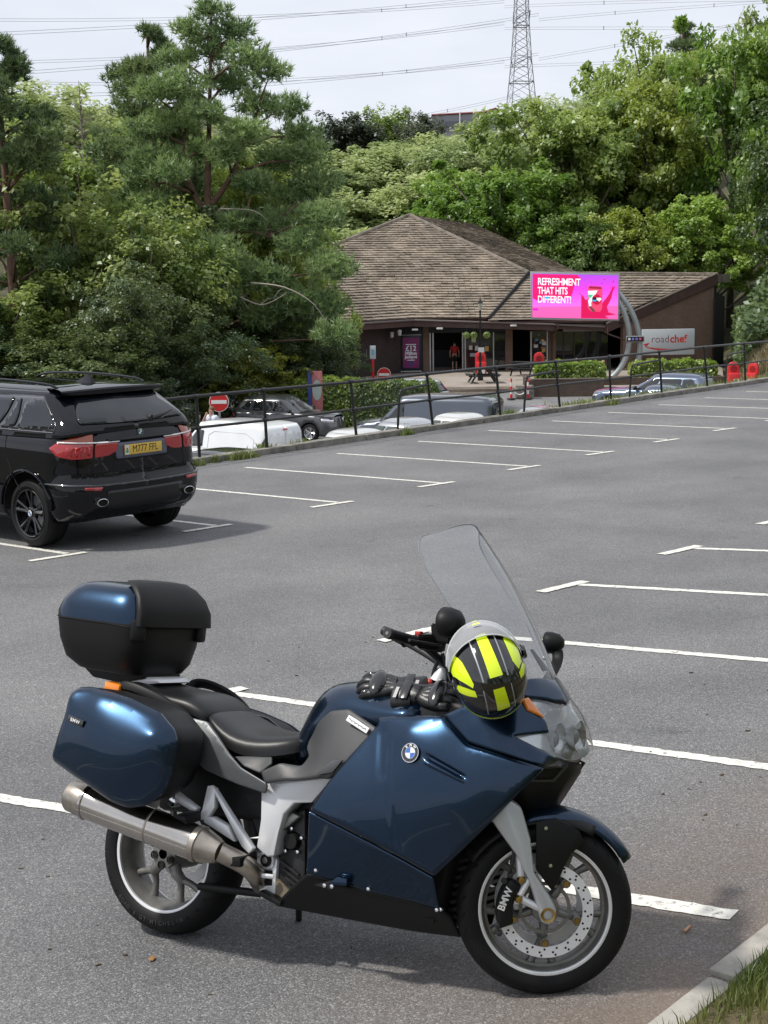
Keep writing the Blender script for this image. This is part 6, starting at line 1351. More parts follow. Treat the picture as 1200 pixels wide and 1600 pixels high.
# bike frame: x forward from the rear contact patch, y left, z up along the leaning bike
BK = {'fm':[(1.054,-0.262,0.916),(1.184,-0.268,0.930),(1.313,-0.270,0.936),(1.362,-0.287,0.895),(1.421,-0.297,0.848),(1.516,-0.298,0.828),(1.617,-0.292,0.804),(1.687,-0.282,0.788),(1.601,-0.295,0.700),(1.514,-0.305,0.605),(1.417,-0.315,0.505),(1.318,-0.320,0.408),(1.219,-0.345,0.455),(1.103,-0.362,0.502),(0.980,-0.370,0.546),(0.854,-0.370,0.589),(0.907,-0.345,0.685),(0.974,-0.312,0.780),(1.052,-0.270,0.886)],
'fm_c':[(1.228,-0.332,0.808),(1.378,-0.342,0.664),(1.197,-0.362,0.650),(1.026,-0.368,0.625),(1.506,-0.320,0.735),(1.206,-0.305,0.882),(1.325,-0.300,0.878),(1.114,-0.315,0.811)],
'fl':[(0.842,-0.352,0.579),(0.969,-0.352,0.537),(1.094,-0.346,0.493),(1.211,-0.330,0.446),(1.312,-0.308,0.399),(1.307,-0.250,0.288),(1.202,-0.262,0.305),(1.035,-0.278,0.321),(0.913,-0.290,0.344),(0.811,-0.305,0.358)],
'be':[(0.805,-0.292,0.352),(0.905,-0.278,0.337),(1.028,-0.266,0.315),(1.196,-0.250,0.298),(1.300,-0.238,0.281),(1.325,-0.200,0.253),(1.333,-0.130,0.177),(1.167,-0.145,0.177),(0.944,-0.160,0.186),(0.739,-0.175,0.196),(0.602,-0.185,0.203),(0.709,-0.240,0.287)],
'cu':[(1.319,-0.272,0.938),(1.398,-0.260,0.977),(1.504,-0.235,1.007),(1.572,-0.200,0.999),(1.586,-0.200,0.977),(1.643,-0.170,0.937),(1.659,-0.172,0.896),(1.618,-0.225,0.891),(1.576,-0.268,0.884),(1.646,-0.232,0.848),(1.690,-0.172,0.812),(1.700,-0.090,0.794),(1.680,-0.120,0.783),(1.675,-0.255,0.791),(1.611,-0.280,0.809),(1.512,-0.290,0.833),(1.419,-0.290,0.854),(1.360,-0.280,0.901)],
'cu_c':[(1.498,-0.268,0.919),(1.434,-0.280,0.905),(1.555,-0.240,0.943)],
'sig':[(1.574,-0.207,1.001),(1.588,-0.187,1.008),(1.642,-0.174,0.943),(1.593,-0.207,0.966)],
'kg':[(0.712,-0.165,0.805),(0.766,-0.190,0.878),(0.825,-0.205,0.921),(0.910,-0.218,0.933),(1.046,-0.258,0.878),(1.049,-0.266,0.857),(0.951,-0.295,0.751),(0.884,-0.300,0.693),(0.843,-0.295,0.694),(0.675,-0.275,0.668),(0.594,-0.265,0.651),(0.562,-0.250,0.689),(0.646,-0.248,0.727),(0.729,-0.236,0.721),(0.751,-0.222,0.754),(0.718,-0.190,0.781)],
'kg_c':[(0.868,-0.250,0.835),(0.820,-0.255,0.776),(0.954,-0.262,0.842),(0.747,-0.262,0.700)],
'rg':[(0.079,-0.200,0.884),(0.185,-0.205,0.863),(0.282,-0.205,0.850),(0.349,-0.225,0.800),(0.416,-0.240,0.740),(0.477,-0.250,0.696),(0.602,-0.260,0.649),(0.592,-0.255,0.612),(0.463,-0.250,0.635),(0.309,-0.245,0.676),(0.256,-0.240,0.712),(0.209,-0.235,0.792)],
'rg_c':[(0.299,-0.235,0.774),(0.402,-0.250,0.688)],
'rg2':[(0.411,-0.200,0.730),(0.583,-0.210,0.741),(0.601,-0.235,0.721),(0.556,-0.245,0.684),(0.477,-0.235,0.702)],
'pan':[(-0.173,-0.475,0.936),(-0.175,-0.492,0.862),(-0.227,-0.497,0.705),(-0.216,-0.497,0.684),(-0.015,-0.503,0.599),(0.073,-0.497,0.558),(0.140,-0.487,0.542),(0.224,-0.482,0.558),(0.292,-0.480,0.609),(0.334,-0.480,0.699),(0.344,-0.478,0.790),(0.323,-0.468,0.833),(0.240,-0.452,0.892),(0.100,-0.448,0.935),(-0.091,-0.443,0.968),(-0.151,-0.452,0.963)],
'pan_c':[(0.119,-0.530,0.754),(-0.043,-0.520,0.789),(0.233,-0.525,0.762),(-0.019,-0.485,0.906),(-0.072,-0.518,0.740),(0.276,-0.510,0.810),(0.114,-0.515,0.639)],
'frame':[(0.550,-0.200,0.641),(0.852,-0.215,0.693),(0.849,-0.215,0.679),(0.770,-0.215,0.592),(0.696,-0.210,0.583),(0.653,-0.205,0.540),(0.633,-0.200,0.473),(0.617,-0.195,0.389),(0.589,-0.190,0.381),(0.539,-0.190,0.412),(0.553,-0.200,0.512)],
'hub_plate':[(0.504,-0.170,0.376),(0.574,-0.170,0.407),(0.604,-0.170,0.364),(0.600,-0.165,0.306),(0.600,-0.160,0.243),(0.539,-0.160,0.220),(0.523,-0.160,0.262),(0.532,-0.165,0.310)],
'engine':[(0.600,-0.150,0.465),(0.639,-0.150,0.533),(0.707,-0.150,0.562),(0.717,-0.150,0.328),(0.686,-0.140,0.255),(0.611,-0.130,0.222),(0.594,-0.140,0.325)],
'cas':[(0.607,-0.175,0.491),(0.669,-0.175,0.547),(0.705,-0.175,0.535),(0.657,-0.175,0.496),(0.617,-0.175,0.465)],
'sub1':[(0.339,-0.235,0.622),(0.360,-0.235,0.609),(0.542,-0.235,0.411),(0.526,-0.235,0.389),(0.491,-0.235,0.413)],
'sub2':[(0.329,-0.240,0.619),(0.364,-0.240,0.610),(0.365,-0.240,0.540),(0.332,-0.240,0.495),(0.276,-0.240,0.485),(0.309,-0.240,0.530)],
'sub3':[(0.184,-0.235,0.585),(0.288,-0.235,0.533),(0.277,-0.235,0.513),(0.179,-0.235,0.551)],
'sub4':[(0.320,-0.236,0.503),(0.363,-0.236,0.507),(0.431,-0.236,0.481),(0.463,-0.236,0.426),(0.321,-0.236,0.484)],
'peg1':[(0.276,-0.330,0.505),(0.282,-0.260,0.497)],
'peg2':[(0.500,-0.300,0.373),(0.517,-0.220,0.372)],
'exh':[(-0.188,-0.400,0.551),(-0.139,-0.400,0.538),(0.383,-0.330,0.412),(0.436,-0.315,0.398),(0.526,-0.260,0.351),(0.515,-0.180,0.286)],
'exh_top':[(-0.105,-0.400,0.593)],
'exh_bot':[(-0.135,-0.400,0.467)],
'exh2t':[(0.357,-0.330,0.467)],
'exh2b':[(0.329,-0.330,0.347)],
'pedal':[(0.516,-0.220,0.331),(0.531,-0.240,0.317),(0.604,-0.200,0.311)],
'seat_edge':[(0.239,-0.150,0.881),(0.296,-0.175,0.842),(0.354,-0.190,0.787),(0.413,-0.195,0.732),(0.505,-0.195,0.732),(0.608,-0.180,0.743),(0.670,-0.140,0.752),(0.675,-0.120,0.793)],
'shaft':[(0.257,-0.100,0.216),(0.506,-0.100,0.221)],
'badge':[(0.931,-0.250,0.904),(1.023,-0.262,0.864)],
'roundel':[(1.230,-0.335,0.808)],
'pbadge':[(-0.096,-0.505,0.841),(-0.100,-0.505,0.851),(-0.054,-0.507,0.830)],
'scr':[(1.202,-0.260,1.491),(1.273,-0.260,1.316),(1.346,-0.200,1.272),(1.239,0.080,1.597),(1.233,-0.120,1.581),(1.312,0.200,1.378),(1.422,0.250,1.194),(1.519,0.220,1.055)],
'mirR':[(1.365,-0.330,1.248)],
'mirL':[(1.413,0.460,1.188)],
'grip':[(1.174,-0.400,1.201),(1.197,-0.240,1.175),(1.213,-0.100,1.096)],
'crease':[(1.127,-0.310,0.866),(1.199,-0.345,0.455),(1.276,-0.330,0.800),(1.435,-0.327,0.732)],
'screws':[(0.852,-0.300,0.375),(1.054,-0.280,0.332),(1.304,-0.250,0.288),(1.164,-0.000,1.011),(1.313,-0.240,0.289)],
'vent':[(0.907,-0.280,0.315),(0.962,-0.300,0.374)],
'tankline':[(0.600,0.000,0.801),(0.639,0.000,0.880),(0.684,0.000,0.954),(0.733,0.000,1.008),(0.788,0.000,1.025),(0.925,0.000,1.029),(1.032,0.000,1.018)],
'beak':[(1.647,-0.200,0.773),(1.711,-0.100,0.788),(1.698,-0.000,0.770),(1.694,-0.000,0.748),(1.585,-0.000,0.597),(1.518,-0.080,0.602),(1.532,-0.160,0.670),(1.602,-0.200,0.730)],
'intake':[(1.617,-0.190,0.781),(1.696,-0.080,0.783),(1.641,-0.100,0.725),(1.593,-0.180,0.728)],
'hub_pivot':[(0.561,-0.190,0.364)],
'fork_t':[(1.478,-0.130,0.661),(1.560,-0.100,0.634),(1.584,-0.115,0.578)],
'fork_b':[(1.633,-0.115,0.329)],
'rad':[(1.289,-0.200,0.387),(1.323,-0.150,0.438),(1.308,-0.180,0.237)],
'glove1':[(0.995,-0.120,1.000)],
'glove2':[(1.100,-0.120,0.990)],
'glove3':[(1.249,-0.160,0.981)],
'helmet':[(1.504,-0.330,1.099)]}
# ================================================================== the touring motorcycle
BM = Matrix(((.174, .963, .208), (-.982, .153, .113), (.077, -.224, .971))).to_4x4(); BM.translation = (3.641, 4.136, -.133)
_c = [BM.col[i].to_3d().normalized() for i in range(3)]; _c[1] = (_c[1]-_c[0]*_c[0].dot(_c[1])).normalized(); _c[2] = _c[0].cross(_c[1])
BM = Matrix((_c[0], _c[1], _c[2])).transposed().to_4x4(); BM.translation = (3.641, 4.136, -.133)
bike = empty('motorcycle', label='dark blue touring motorcycle with panniers and top case on its side stand', cat='motorcycle', mw=BM)
m_blue = mat('bike_blue', (.0075, .025, .055), .28, metal=.85, coat=.5, var=(300, .25))
m_bgrey = mat('bike_grey', (.10, .105, .11), .42, metal=.5)
m_bgrey_d = mat('bike_grey_dark', (.055, .056, .058), .5, metal=.25)
m_bplast = mat('bike_black_plastic', (.0055, .0055, .006), .5, spec=.28, bump=(900, .12, .0006))
m_seat = mat('bike_seat_vinyl', (.006, .006, .0065), .40, spec=.4, bump=(420, .25, .0012))
m_bsil = mat('bike_silver', (.70, .71, .73), .36, metal=.3)
m_steelx = mat('exhaust_steel', (.52, .49, .45), .16, metal=1., var=(6, .12, .06))
m_steelm = mat('exhaust_matt', (.40, .36, .31), .36, metal=1., var=(14, .25))
m_cast = mat('cast_grey', (.24, .235, .225), .42, metal=.7)
m_gold = mat('gold_bolt', (.45, .30, .10), .3, metal=1.)
m_rimg = mat('wheel_grey', (.20, .195, .185), .45, metal=.5, var=(20, .2))
m_riml = mat('wheel_lip', (.78, .79, .80), .28, metal=.3)
m_disc = mat('brake_disc_steel', (.82, .82, .84), .32, metal=.2)
m_engine = mat('engine_dark', (.022, .022, .023), .5, metal=.3, var=(30, .3))
# tyres get cut tread grooves by bump
m_btyre = mat('bike_tyre', (.007, .007, .0075), .62, spec=.25); n, l, b = N(m_btyre)
tcn = n.new('ShaderNodeTexCoord'); sp_ = n.new('ShaderNodeSeparateXYZ'); l.new(tcn.outputs['Object'], sp_.inputs[0])
at = n.new('ShaderNodeMath'); at.operation = 'ARCTAN2'; l.new(sp_.outputs[2], at.inputs[0]); l.new(sp_.outputs[0], at.inputs[1])
ay = n.new('ShaderNodeMath'); ay.operation = 'ABSOLUTE'; l.new(sp_.outputs[1], ay.inputs[0])
k1 = n.new('ShaderNodeMath'); k1.operation = 'MULTIPLY_ADD'; k1.inputs[1].default_value = 7.0; l.new(ay.outputs[0], k1.inputs[0]); l.new(at.outputs[0], k1.inputs[2])
k2 = n.new('ShaderNodeMath'); k2.operation = 'MULTIPLY'; k2.inputs[1].default_value = 30.0; l.new(k1.outputs[0], k2.inputs[0])
k3 = n.new('ShaderNodeMath'); k3.operation = 'SINE'; l.new(k2.outputs[0], k3.inputs[0])
rp2 = n.new('ShaderNodeValToRGB'); rp2.color_ramp.elements[0].position = .80; rp2.color_ramp.elements[1].position = .92; l.new(k3.outputs[0], rp2.inputs[0])
rad = n.new('ShaderNodeVectorMath'); rad.operation = 'LENGTH'; l.new(tcn.outputs['Object'], rad.inputs[0])
gt = n.new('ShaderNodeMapRange'); gt.inputs[1].default_value = .276; gt.inputs[2].default_value = .286; l.new(rad.outputs['Value'], gt.inputs[0])
mm = n.new('ShaderNodeMath'); mm.operation = 'MULTIPLY'; l.new(rp2.outputs[0], mm.inputs[0]); l.new(gt.outputs[0], mm.inputs[1])
bp = n.new('ShaderNodeBump'); bp.inputs['Distance'].default_value = .006; bp.inputs['Strength'].default_value = 1; bp.invert = True; l.new(mm.outputs[0], bp.inputs['Height']); l.new(bp.outputs[0], b.inputs['Normal'])
def K(k): return [Vector(p) for p in BK[k]]
OUT_R = (0, -1, 0)
def both(name, m, outl, ctrl=(), out=OUT_R, left=True, **k):
    a = patch(name, m, bike, outl, ctrl, outward=out, **k)
    if left:
        k = dict(k); k['creases'] = [((p[0], -p[1], p[2]), (q[0], -q[1], q[2]), w, d) for p, q, w, d in k.get('creases', ())]
        def tuck(P):                                      # the nose is narrower on the far side of the wheel, where it tapers to the shroud
            o_ = []
            for x, y, z in mir(P):
                t = min(1, max(0, (x-1.3)/.4)); o_.append((x-.06*t, y*(1-.28*t), z))
            return o_
        patch(name, m, bike, tuck(outl), tuck(ctrl), outward=(out[0], -out[1], out[2]), **k)
    return a
def slab(name, m, pts, y0, y1, bevel=.006, parent=bike, leftside=False, taper=None):
    mb = MB(); mb.prism([(p[0], p[2] if len(p) > 2 else p[1]) for p in pts], 'Y', y0, y1); o = mb.build(name, m, parent, bevel=bevel, smooth=40)
    if leftside: mb = MB(); mb.prism([(p[0], p[2] if len(p) > 2 else p[1]) for p in pts], 'Y', -y1, -y0); mb.build(name, m, parent, bevel=bevel, smooth=40)
    return o
# ---- wheels
def bike_wheel(name, Mw, tyre_prof, rimw, front):
    w = bpy.data.objects.new(name, None); COL.objects.link(w); w.parent = bike; w.matrix_local = Mw; w.empty_display_size = .1
    mb = MB(); mb.lathe(tyre_prof, 96, 'Y', closed=True); mb.build('tyre', m_btyre, w, smooth=60)
    h = rimw/2
    mb = MB(); mb.lathe([(.222, -h), (.214, -h+.012), (.205, -h+.03), (.196, -.02), (.196, .02), (.205, h-.03), (.214, h-.012), (.222, h), (.205, .02), (.205, -.02)], 72, 'Y', closed=True); mb.build('rim', m_rimg, w, smooth=40)
    for s in (-1, 1):
        mb = MB(); mb.lathe([(.215, s*(h-.012)), (.2155, s*(h-.001)), (.224, s*(h+.003)), (.231, s*(h-.001)), (.232, s*(h-.012))], 72, 'Y'); mb.build('rim_lip', m_riml, w, smooth=60)
    for k in range(5):
        a = 2*math.pi*k/5+(R_(-90) if front else R_(-62)); mb = MB()
        def P(r, da, y): return Vector((r*math.cos(a+da), y, r*math.sin(a+da)))
        if front:
            mb.tube([P(.035, 0, -.02), P(.075, 0, -.03), P(.112, 0, -.012)], [.024, .018, .019], 8, ell=.8)
            for da in (-.20, .20): mb.tube([P(.105, 0, -.005), P(.15, da*.6, .002), P(.203, da, .0)], [.014, .011, .016], 7)
        else:
            mb.tube([P(.05, 0, -.03), P(.085, 0, -.035), P(.115, 0, -.02)], [.026, .024, .020], 8)
            for da in (-.30, .30): mb.tube([P(.11, 0, -.02), P(.15, da*.65, -.005), P(.204, da, .0)], [.016, .013, .018], 7)
        mb.build('spoke', m_rimg, w, smooth=60)
    return w
F_OUT = [(.222, -.052), (.232, -.056), (.250, -.061), (.266, -.059), (.280, -.051), (.292, -.036), (.299, -.018), (.301, 0), (.299, .018), (.292, .036), (.280, .051), (.266, .059), (.250, .061), (.232, .056), (.222, .052), (.214, 0)]
R_OUT = [(.222, -.078), (.235, -.086), (.256, -.092), (.274, -.090), (.290, -.078), (.303, -.055), (.312, -.028), (.315, 0), (.312, .028), (.303, .055), (.290, .078), (.274, .090), (.256, .092), (.235, .086), (.222, .078), (.214, 0)]
rw_ = bike_wheel('rear_wheel', Matrix.Translation((0, 0, .315)), R_OUT, .156, False)
la = Vector((-.515, .853, .085)).normalized(); fw = (Vector((0, 0, 1)).cross(la)*-1); fw = la.cross(Vector((0, 0, 1))).normalized(); uz = fw.cross(la).normalized()
FM = Matrix((fw, la, uz)).transposed().to_4x4(); FM.translation = (1.577, 0, .301)
fw_ = bike_wheel('front_wheel', FM, F_OUT, .104, True)
def ringm(name, m, par, r0, r1, y0, y1, n_=64): mb = MB(); mb.lathe([(r0, y0), (r1, y0), (r1, y1), (r0, y1)], n_, 'Y', closed=True); return mb.build(name, m, par, smooth=30)
for y in (-.068, .068):                                   # front discs, carriers, hub
    dsc = ringm('brake_disc', m_disc, fw_, .124, .160, y-.0025, y+.0025)
    s = -1 if y < 0 else 1; mb = MB()
    for k in range(40):
        for r, o_ in ((.132, 0), (.143, .045), (.153, .09)):
            if (k+int(r*1000)) % 2: continue
            a = 2*math.pi*k/40+o_; c = Vector((r*math.cos(a), y+s*.003, r*math.sin(a))); mb.add([c+Vector((.0042*math.cos(t), 0, .0042*math.sin(t))) for t in (0, 1.05, 2.1, 3.14, 4.19, 5.24)], [tuple(range(6))])
    tag(mb.build('disc_holes', m_well, dsc, smooth=None), kind='stuff')
    for k in range(5):
        a = 2*math.pi*k/5+R_(-90); c = Vector((.112*math.cos(a), 0, .112*math.sin(a)))
        mb = MB(); mb.tube([c+Vector((0, s*.01, 0)), c+Vector((0, y, 0))], .016, 10); mb.build('disc_carrier', m_rimg, fw_)
        mb = MB(); mb.lathe([(0, s*.006), (.0095, s*.006), (.0115, 0)], 12, 'Y', c+Vector((0, y, 0))); mb.build('disc_bolt', m_gold, fw_)
ringm('sensor_ring', m_cast, fw_, .076, .088, -.042, -.038)
mb = MB(); mb.lathe([(.018, -.075), (.045, -.07), (.05, -.03), (.05, .03), (.045, .07), (.018, .075)], 28, 'Y'); mb.build('hub', m_rimg, fw_)
mb = MB(); mb.lathe([(.016, -.131), (.024, -.133), (.026, -.12), (.026, -.08)], 20, 'Y'); mb.build('axle_nut', m_gold, fw_); mb = MB(); mb.lathe([(0, -.126), (.0165, -.126)], 16, 'Y'); mb.build('axle_bore', m_well, fw_)
# caliper with arms and lettering
mb = MB(); pr = []
for t in np.linspace(R_(138), R_(200), 9): pr.append((.170*math.cos(t), .170*math.sin(t)))
for t in np.linspace(R_(200), R_(136), 7): pr.append((.116*math.cos(t), .116*math.sin(t)))
mb.prism(pr, 'Y', -.112, -.052); cal = mb.build('brake_caliper', m_bplast, fw_, bevel=.010)
text('lettering', 'BMW', m_rw, cal, (-.142, -.1135, .045), (.35, 0, .94), (-.94, 0, .35), .034, bold=.0009)
for q in ((-.148, .105), (-.128, .125), (-.165, -.045), (-.158, -.07)): mb = MB(); mb.lathe([(0, -.120), (.009, -.118), (.011, -.108)], 10, 'Y', (q[0], 0, q[1])); mb.build('caliper_bolt', m_trim, cal)
mb = MB(); mb.tube(cat_rom([Vector((-.13, -.1, .13)), Vector((-.12, -.11, .20)), Vector((-.15, -.10, .27)), Vector((-.19, -.08, .34))], 5, False), .006, 6); mb.build('brake_hose', m_trim, fw_)
FORK = [(-.235, .355), (-.17, .40), (-.10, .355), (-.066, .25), (-.050, .14), (.005, .06), (.03, .015), (.022, -.025), (0, -.038), (-.022, -.025), (-.037, .024), (-.067, .107), (-.115, .198), (-.165, .262)]
fk = bpy.data.objects.new('front_fork', None); COL.objects.link(fk); fk.parent = bike; fk.matrix_local = FM
m_forkp = mat('fork_silver', (.52, .54, .57), .36, metal=.4)
for s in (1, -1): slab('fork_leg', m_forkp, FORK, s*-.128, s*-.088, .014, fk)
for s in (1, -1):
    mb = MB(); y = s*-.108
    mb.tube([(-.10, y, .20), (-.092, y, .115)], .013, 8); mb.tube([(-.055, y, .13), (-.098, y, .05)], .011, 8); mb.tube([(-.098, y, .05), (-.01, y, .01)], .013, 8); mb.build('caliper_bracket', m_bsil, fk)
    for q in ((-.092, .112), (-.098, .048)): mb = MB(); mb.lathe([(0, s*-.132), (.010, s*-.130), (.014, s*-.118), (.014, s*-.10)], 14, 'Y', (q[0], 0, q[1])); mb.build('bracket_bolt', m_gold, fk)
# front mudguard
def guard(name, m, a0, a1, r0, wa, wb, drop, n_=18, lift=0.):
    rows = []
    for i in range(n_+1):
        t = i/n_; a = R_(a0+(a1-a0)*t); w_ = wa+(wb-wa)*t; row = []
        for q in np.linspace(-1, 1, 11): r = r0+lift-drop*abs(q)**2.2; row.append((r*math.cos(a), w_*q, r*math.sin(a)))
        rows.append(row)
    mb = MB(); mb.grid(rows); return mb.build(name, m, fk, smooth=60, solid=.004)
guard('mudguard_tip', m_blue, 31, 104, .343, .042, .090, .036)
guard('mudguard', m_bplast, 60, 148, .335, .085, .088, .038, lift=.0)
for s in (1, -1): slab('mudguard_side', m_bplast, [(-.045, .30), (.02, .315), (.10, .275), (.12, .235), (.08, .2), (.055, .154), (.035, .1), (.015, .07), (-.04, .14)], s*-.087, s*-.080, .002, fk)
for q in ((-.012, .28), (.008, .155)): mb = MB(); mb.lathe([(0, -.092), (.006, -.091), (.008, -.086)], 10, 'Y', (q[0], 0, q[1])); mb.build('screw', m_chrome, fk)
# rear hub, disc, swing arm, shaft, tyre lettering
ringm('brake_disc', m_disc, rw_, .095, .132, .072, .077); mb = MB(); mb.lathe([(.02, -.075), (.055, -.07), (.062, -.02), (.07, .05), (.07, .1), (.05, .13), (0, .135)], 28, 'Y'); mb.build('hub', m_rimg, rw_)
for k in range(5):
    a = 2*math.pi*k/5+R_(-26); c = Vector((.042*math.cos(a), 0, .042*math.sin(a))); mb = MB(); mb.lathe([(.016, -.0785), (.016, -.070)], 14, 'Y', c); mb.lathe([(0, -.074), (.012, -.074)], 14, 'Y', c); mb.build('wheel_bolt', m_well, rw_)
for ch_, m_t in ((('MICHELIN', -78), ('ROAD 6 GT', -112)), None), : pass
for word, a0, step in (('MICHELIN', -96, 4.6), ('ROAD 6 GT', -136, 4.0)):
    bmv = MB(); 
    for i, chh in enumerate(word):
        if chh == ' ': continue
        a = R_(a0+step*i); me = text_mesh(chh, .022, bold=.0006); rr_ = .262
        ex, ey = Vector((-math.sin(a), 0, math.cos(a))), Vector((-math.cos(a), 0, -math.sin(a))); o3 = Vector((rr_*math.cos(a), -.0935, rr_*math.sin(a)))
        bmv.add([o3+ex*v.co.x+ey*v.co.y for v in me.vertices], [tuple(p.vertices) for p in me.polygons])
    bmv.build('sidewall_lettering', mat('rubber_raised', (.03, .03, .031), .5), rw_, smooth=None)
mb = MB(); mb.tube([(.0, .10, .315), (.25, .11, .33), (.52, .08, .36)], [.06, .05, .05], 12); mb.build('swing_arm', m_cast, bike)
mb = MB(); mb.tube([(.20, -.10, .217), (.53, -.10, .225)], .015, 10); mb.build('link_rod', m_bplast, bike)
mb = MB(); mb.tube([(.48, .16, .22), (.40, .30, .02), (.38, .33, .005)], [.014, .012, .016], 8); mb.build('side_stand', m_trim, bike)
# ---- exhaust
ax0, ax1 = Vector((-.20, -.385, .548)), Vector((.372, -.318, .412)); ad = (ax1-ax0)
def exh(name, m, ts, rs): mb = MB(); mb.tube([ax0+ad*t for t in ts], rs, 32, up=(0, 0, 1)); return mb.build(name, m, bike, smooth=35)
exh('exhaust_end', m_steelm, [-.02, .0, .10, .115], [.052, .060, .064, .066])
exh('exhaust_band', m_steelx, [.115, .12, .135, .14], [.067, .070, .070, .067])
exh('exhaust_can', m_steelx, [.138, .15, .62], [.065, .0655, .0655])
exh('exhaust_seam', m_steelm, [.618, .622, .630, .634], [.0655, .0672, .0672, .0655])
exh('exhaust_can', m_steelx, [.63, .95], [.0655, .0655])
exh('exhaust_band', m_steelm, [.945, .95, .985, .99], [.066, .069, .069, .066])
mb = MB(); mb.lathe([(.046, 0), (.044, .004), (0, .004)], 24, 'X'); q = mb.build('exhaust_outlet', m_well, bike); q.location = ax0-ad*.025; q.rotation_euler = ad.to_track_quat('X', 'Z').to_euler()
pe = [ax1, ax1+ad.normalized()*.07, Vector((.455, -.30, .388)), Vector((.52, -.26, .352)), Vector((.535, -.21, .31)), Vector((.50, -.12, .26))]
mb = MB(); mb.tube([ax1-ad*.01, ax1+ad.normalized()*.03, ax1+ad.normalized()*.075], [.062, .052, .040], 24); mb.build('exhaust_cone', m_steelm, bike, smooth=50)
for k in range(7):
    a = R_(110+32*k); e1 = ad.normalized(); e2 = e1.cross(Vector((0, 0, 1))).normalized(); e3 = e2.cross(e1); d_ = e2*math.cos(a)+e3*math.sin(a); mb = MB(); mb.tube([ax1+d_*.054, ax1+e1*.06+d_*.038], [.011, .008], 6); mb.build('cone_rib', m_steelm, bike)
mb = MB(); mb.tube(cat_rom(pe[1:], 5, False), .036, 18); mb.build('exhaust_pipe', m_steelm, bike, smooth=60)
# ---- frame, engine, foot controls
slab('main_frame', m_bsil, K('frame'), -.222, -.150, .012); slab('main_frame', m_bsil, K('frame'), .150, .222, .012)
slab('hub_plate', m_bsil, K('hub_plate'), -.178, -.150, .006, leftside=True)
hp_ = K('hub_pivot')[0]
for r0, m_, y in ((.036, m_bsil, -.186), (.024, m_bplast, -.192), (.012, m_cast, -.197)): mb = MB(); mb.lathe([(0, y), (r0*.92, y), (r0, y+.006), (r0, -.15)], 24, 'Y', (hp_.x, 0, hp_.z)); mb.build('pivot_boss', m_, bike)
slab('hub_window', m_well, [(.548, .325), (.585, .33), (.585, .275), (.553, .27)], -.1795, -.178, 0)
slab('engine_block', m_engine, [(.40, .60), (.95, .62), (1.25, .55), (1.25, .25), (.6, .21), (.52, .36)], -.14, .14, .02)
slab('engine_cover', m_engine, K('engine'), -.165, -.13, .012); slab('clutch_cover', m_cast, K('cas'), -.195, -.16, .008)
c_ = Vector((.664, -.17, .442)); mb = MB(); mb.lathe([(0, -.19), (.027, -.19), (.032, -.182), (.034, -.16)], 24, 'Y', (c_.x, 0, c_.z)); mb.build('engine_cap', m_bplast, bike)
for k in range(5):
    a = R_(72*k+20); mb = MB(); mb.lathe([(0, -.184), (.006, -.183), (.008, -.175), (.008, -.16)], 10, 'Y', (c_.x+.045*math.cos(a), 0, c_.z+.045*math.sin(a))); mb.build('cover_bolt', m_chrome, bike)
for k in range(5): mb = MB(); mb.box((.655+.012*k, -.15, .345-.028*k), (.09, .05, .008), Matrix.Rotation(R_(28), 3, 'Y')); mb.build('cylinder_fin', m_engine, bike)
for i in (1, 2, 3, 4): slab('rear_subframe', m_bsil, K('sub%d' % i), -.246-.002*i, -.222, .005, leftside=True)
for nm in ('peg1', 'peg2'):
    a, b_ = K(nm); mb = MB(); mb.box((a+b_)/2, (.055, abs(a.y-b_.y)+.03, .036), Matrix.Rotation(R_(6), 3, 'X')); mb.build('foot_peg', m_bplast, bike, bevel=.006)
    mb = MB(); mb.box((a+b_)/2*Vector((1, 1, 1))+Vector((0, abs(a.y-b_.y), 0)), (.022, .06, .016)); mb.build('peg_bracket', m_bsil, bike, bevel=.004)
    mb = MB(); mb.box((a+b_)/2*Vector((1, -1, 1)), (.04, abs(a.y-b_.y)+.02, .028)); mb.build('foot_peg', m_bplast, bike, bevel=.006)
p_ = K('pedal'); mb = MB(); mb.tube(p_, [.007, .009, .009], 8); mb.build('brake_pedal', m_bsil, bike)
mb = MB(); mb.box((.60, -.19, .235), (.10, .05, .02), Matrix.Rotation(R_(18), 3, 'Y')); mb.build('heel_guard', m_bplast, bike, bevel=.004)
mb = MB(); mb.box((.62, -.16, .26), (.07, .03, .05), Matrix.Rotation(R_(35), 3, 'Y')); mb.build('mesh_guard', mat('mesh_brown', (.16, .13, .09), .7, var=(200, .5)), bike)
mb = MB(); mb.box((.28, 0, .60), (.55, .30, .22), taper=.8); mb.build('rear_inner_guard', m_bplast, bike, bevel=.03)
mb = MB(); mb.tube([(.42, -.06, .42), (.36, -.06, .68)], .035, 12); mb.build('shock_absorber', m_trim, bike)
mb = MB(); mb.lathe([(0, -.262), (.016, -.26), (.02, -.25), (.02, -.22)], 14, 'Y', (.175, 0, .545)); mb.build('subframe_bolt', m_chrome, bike)
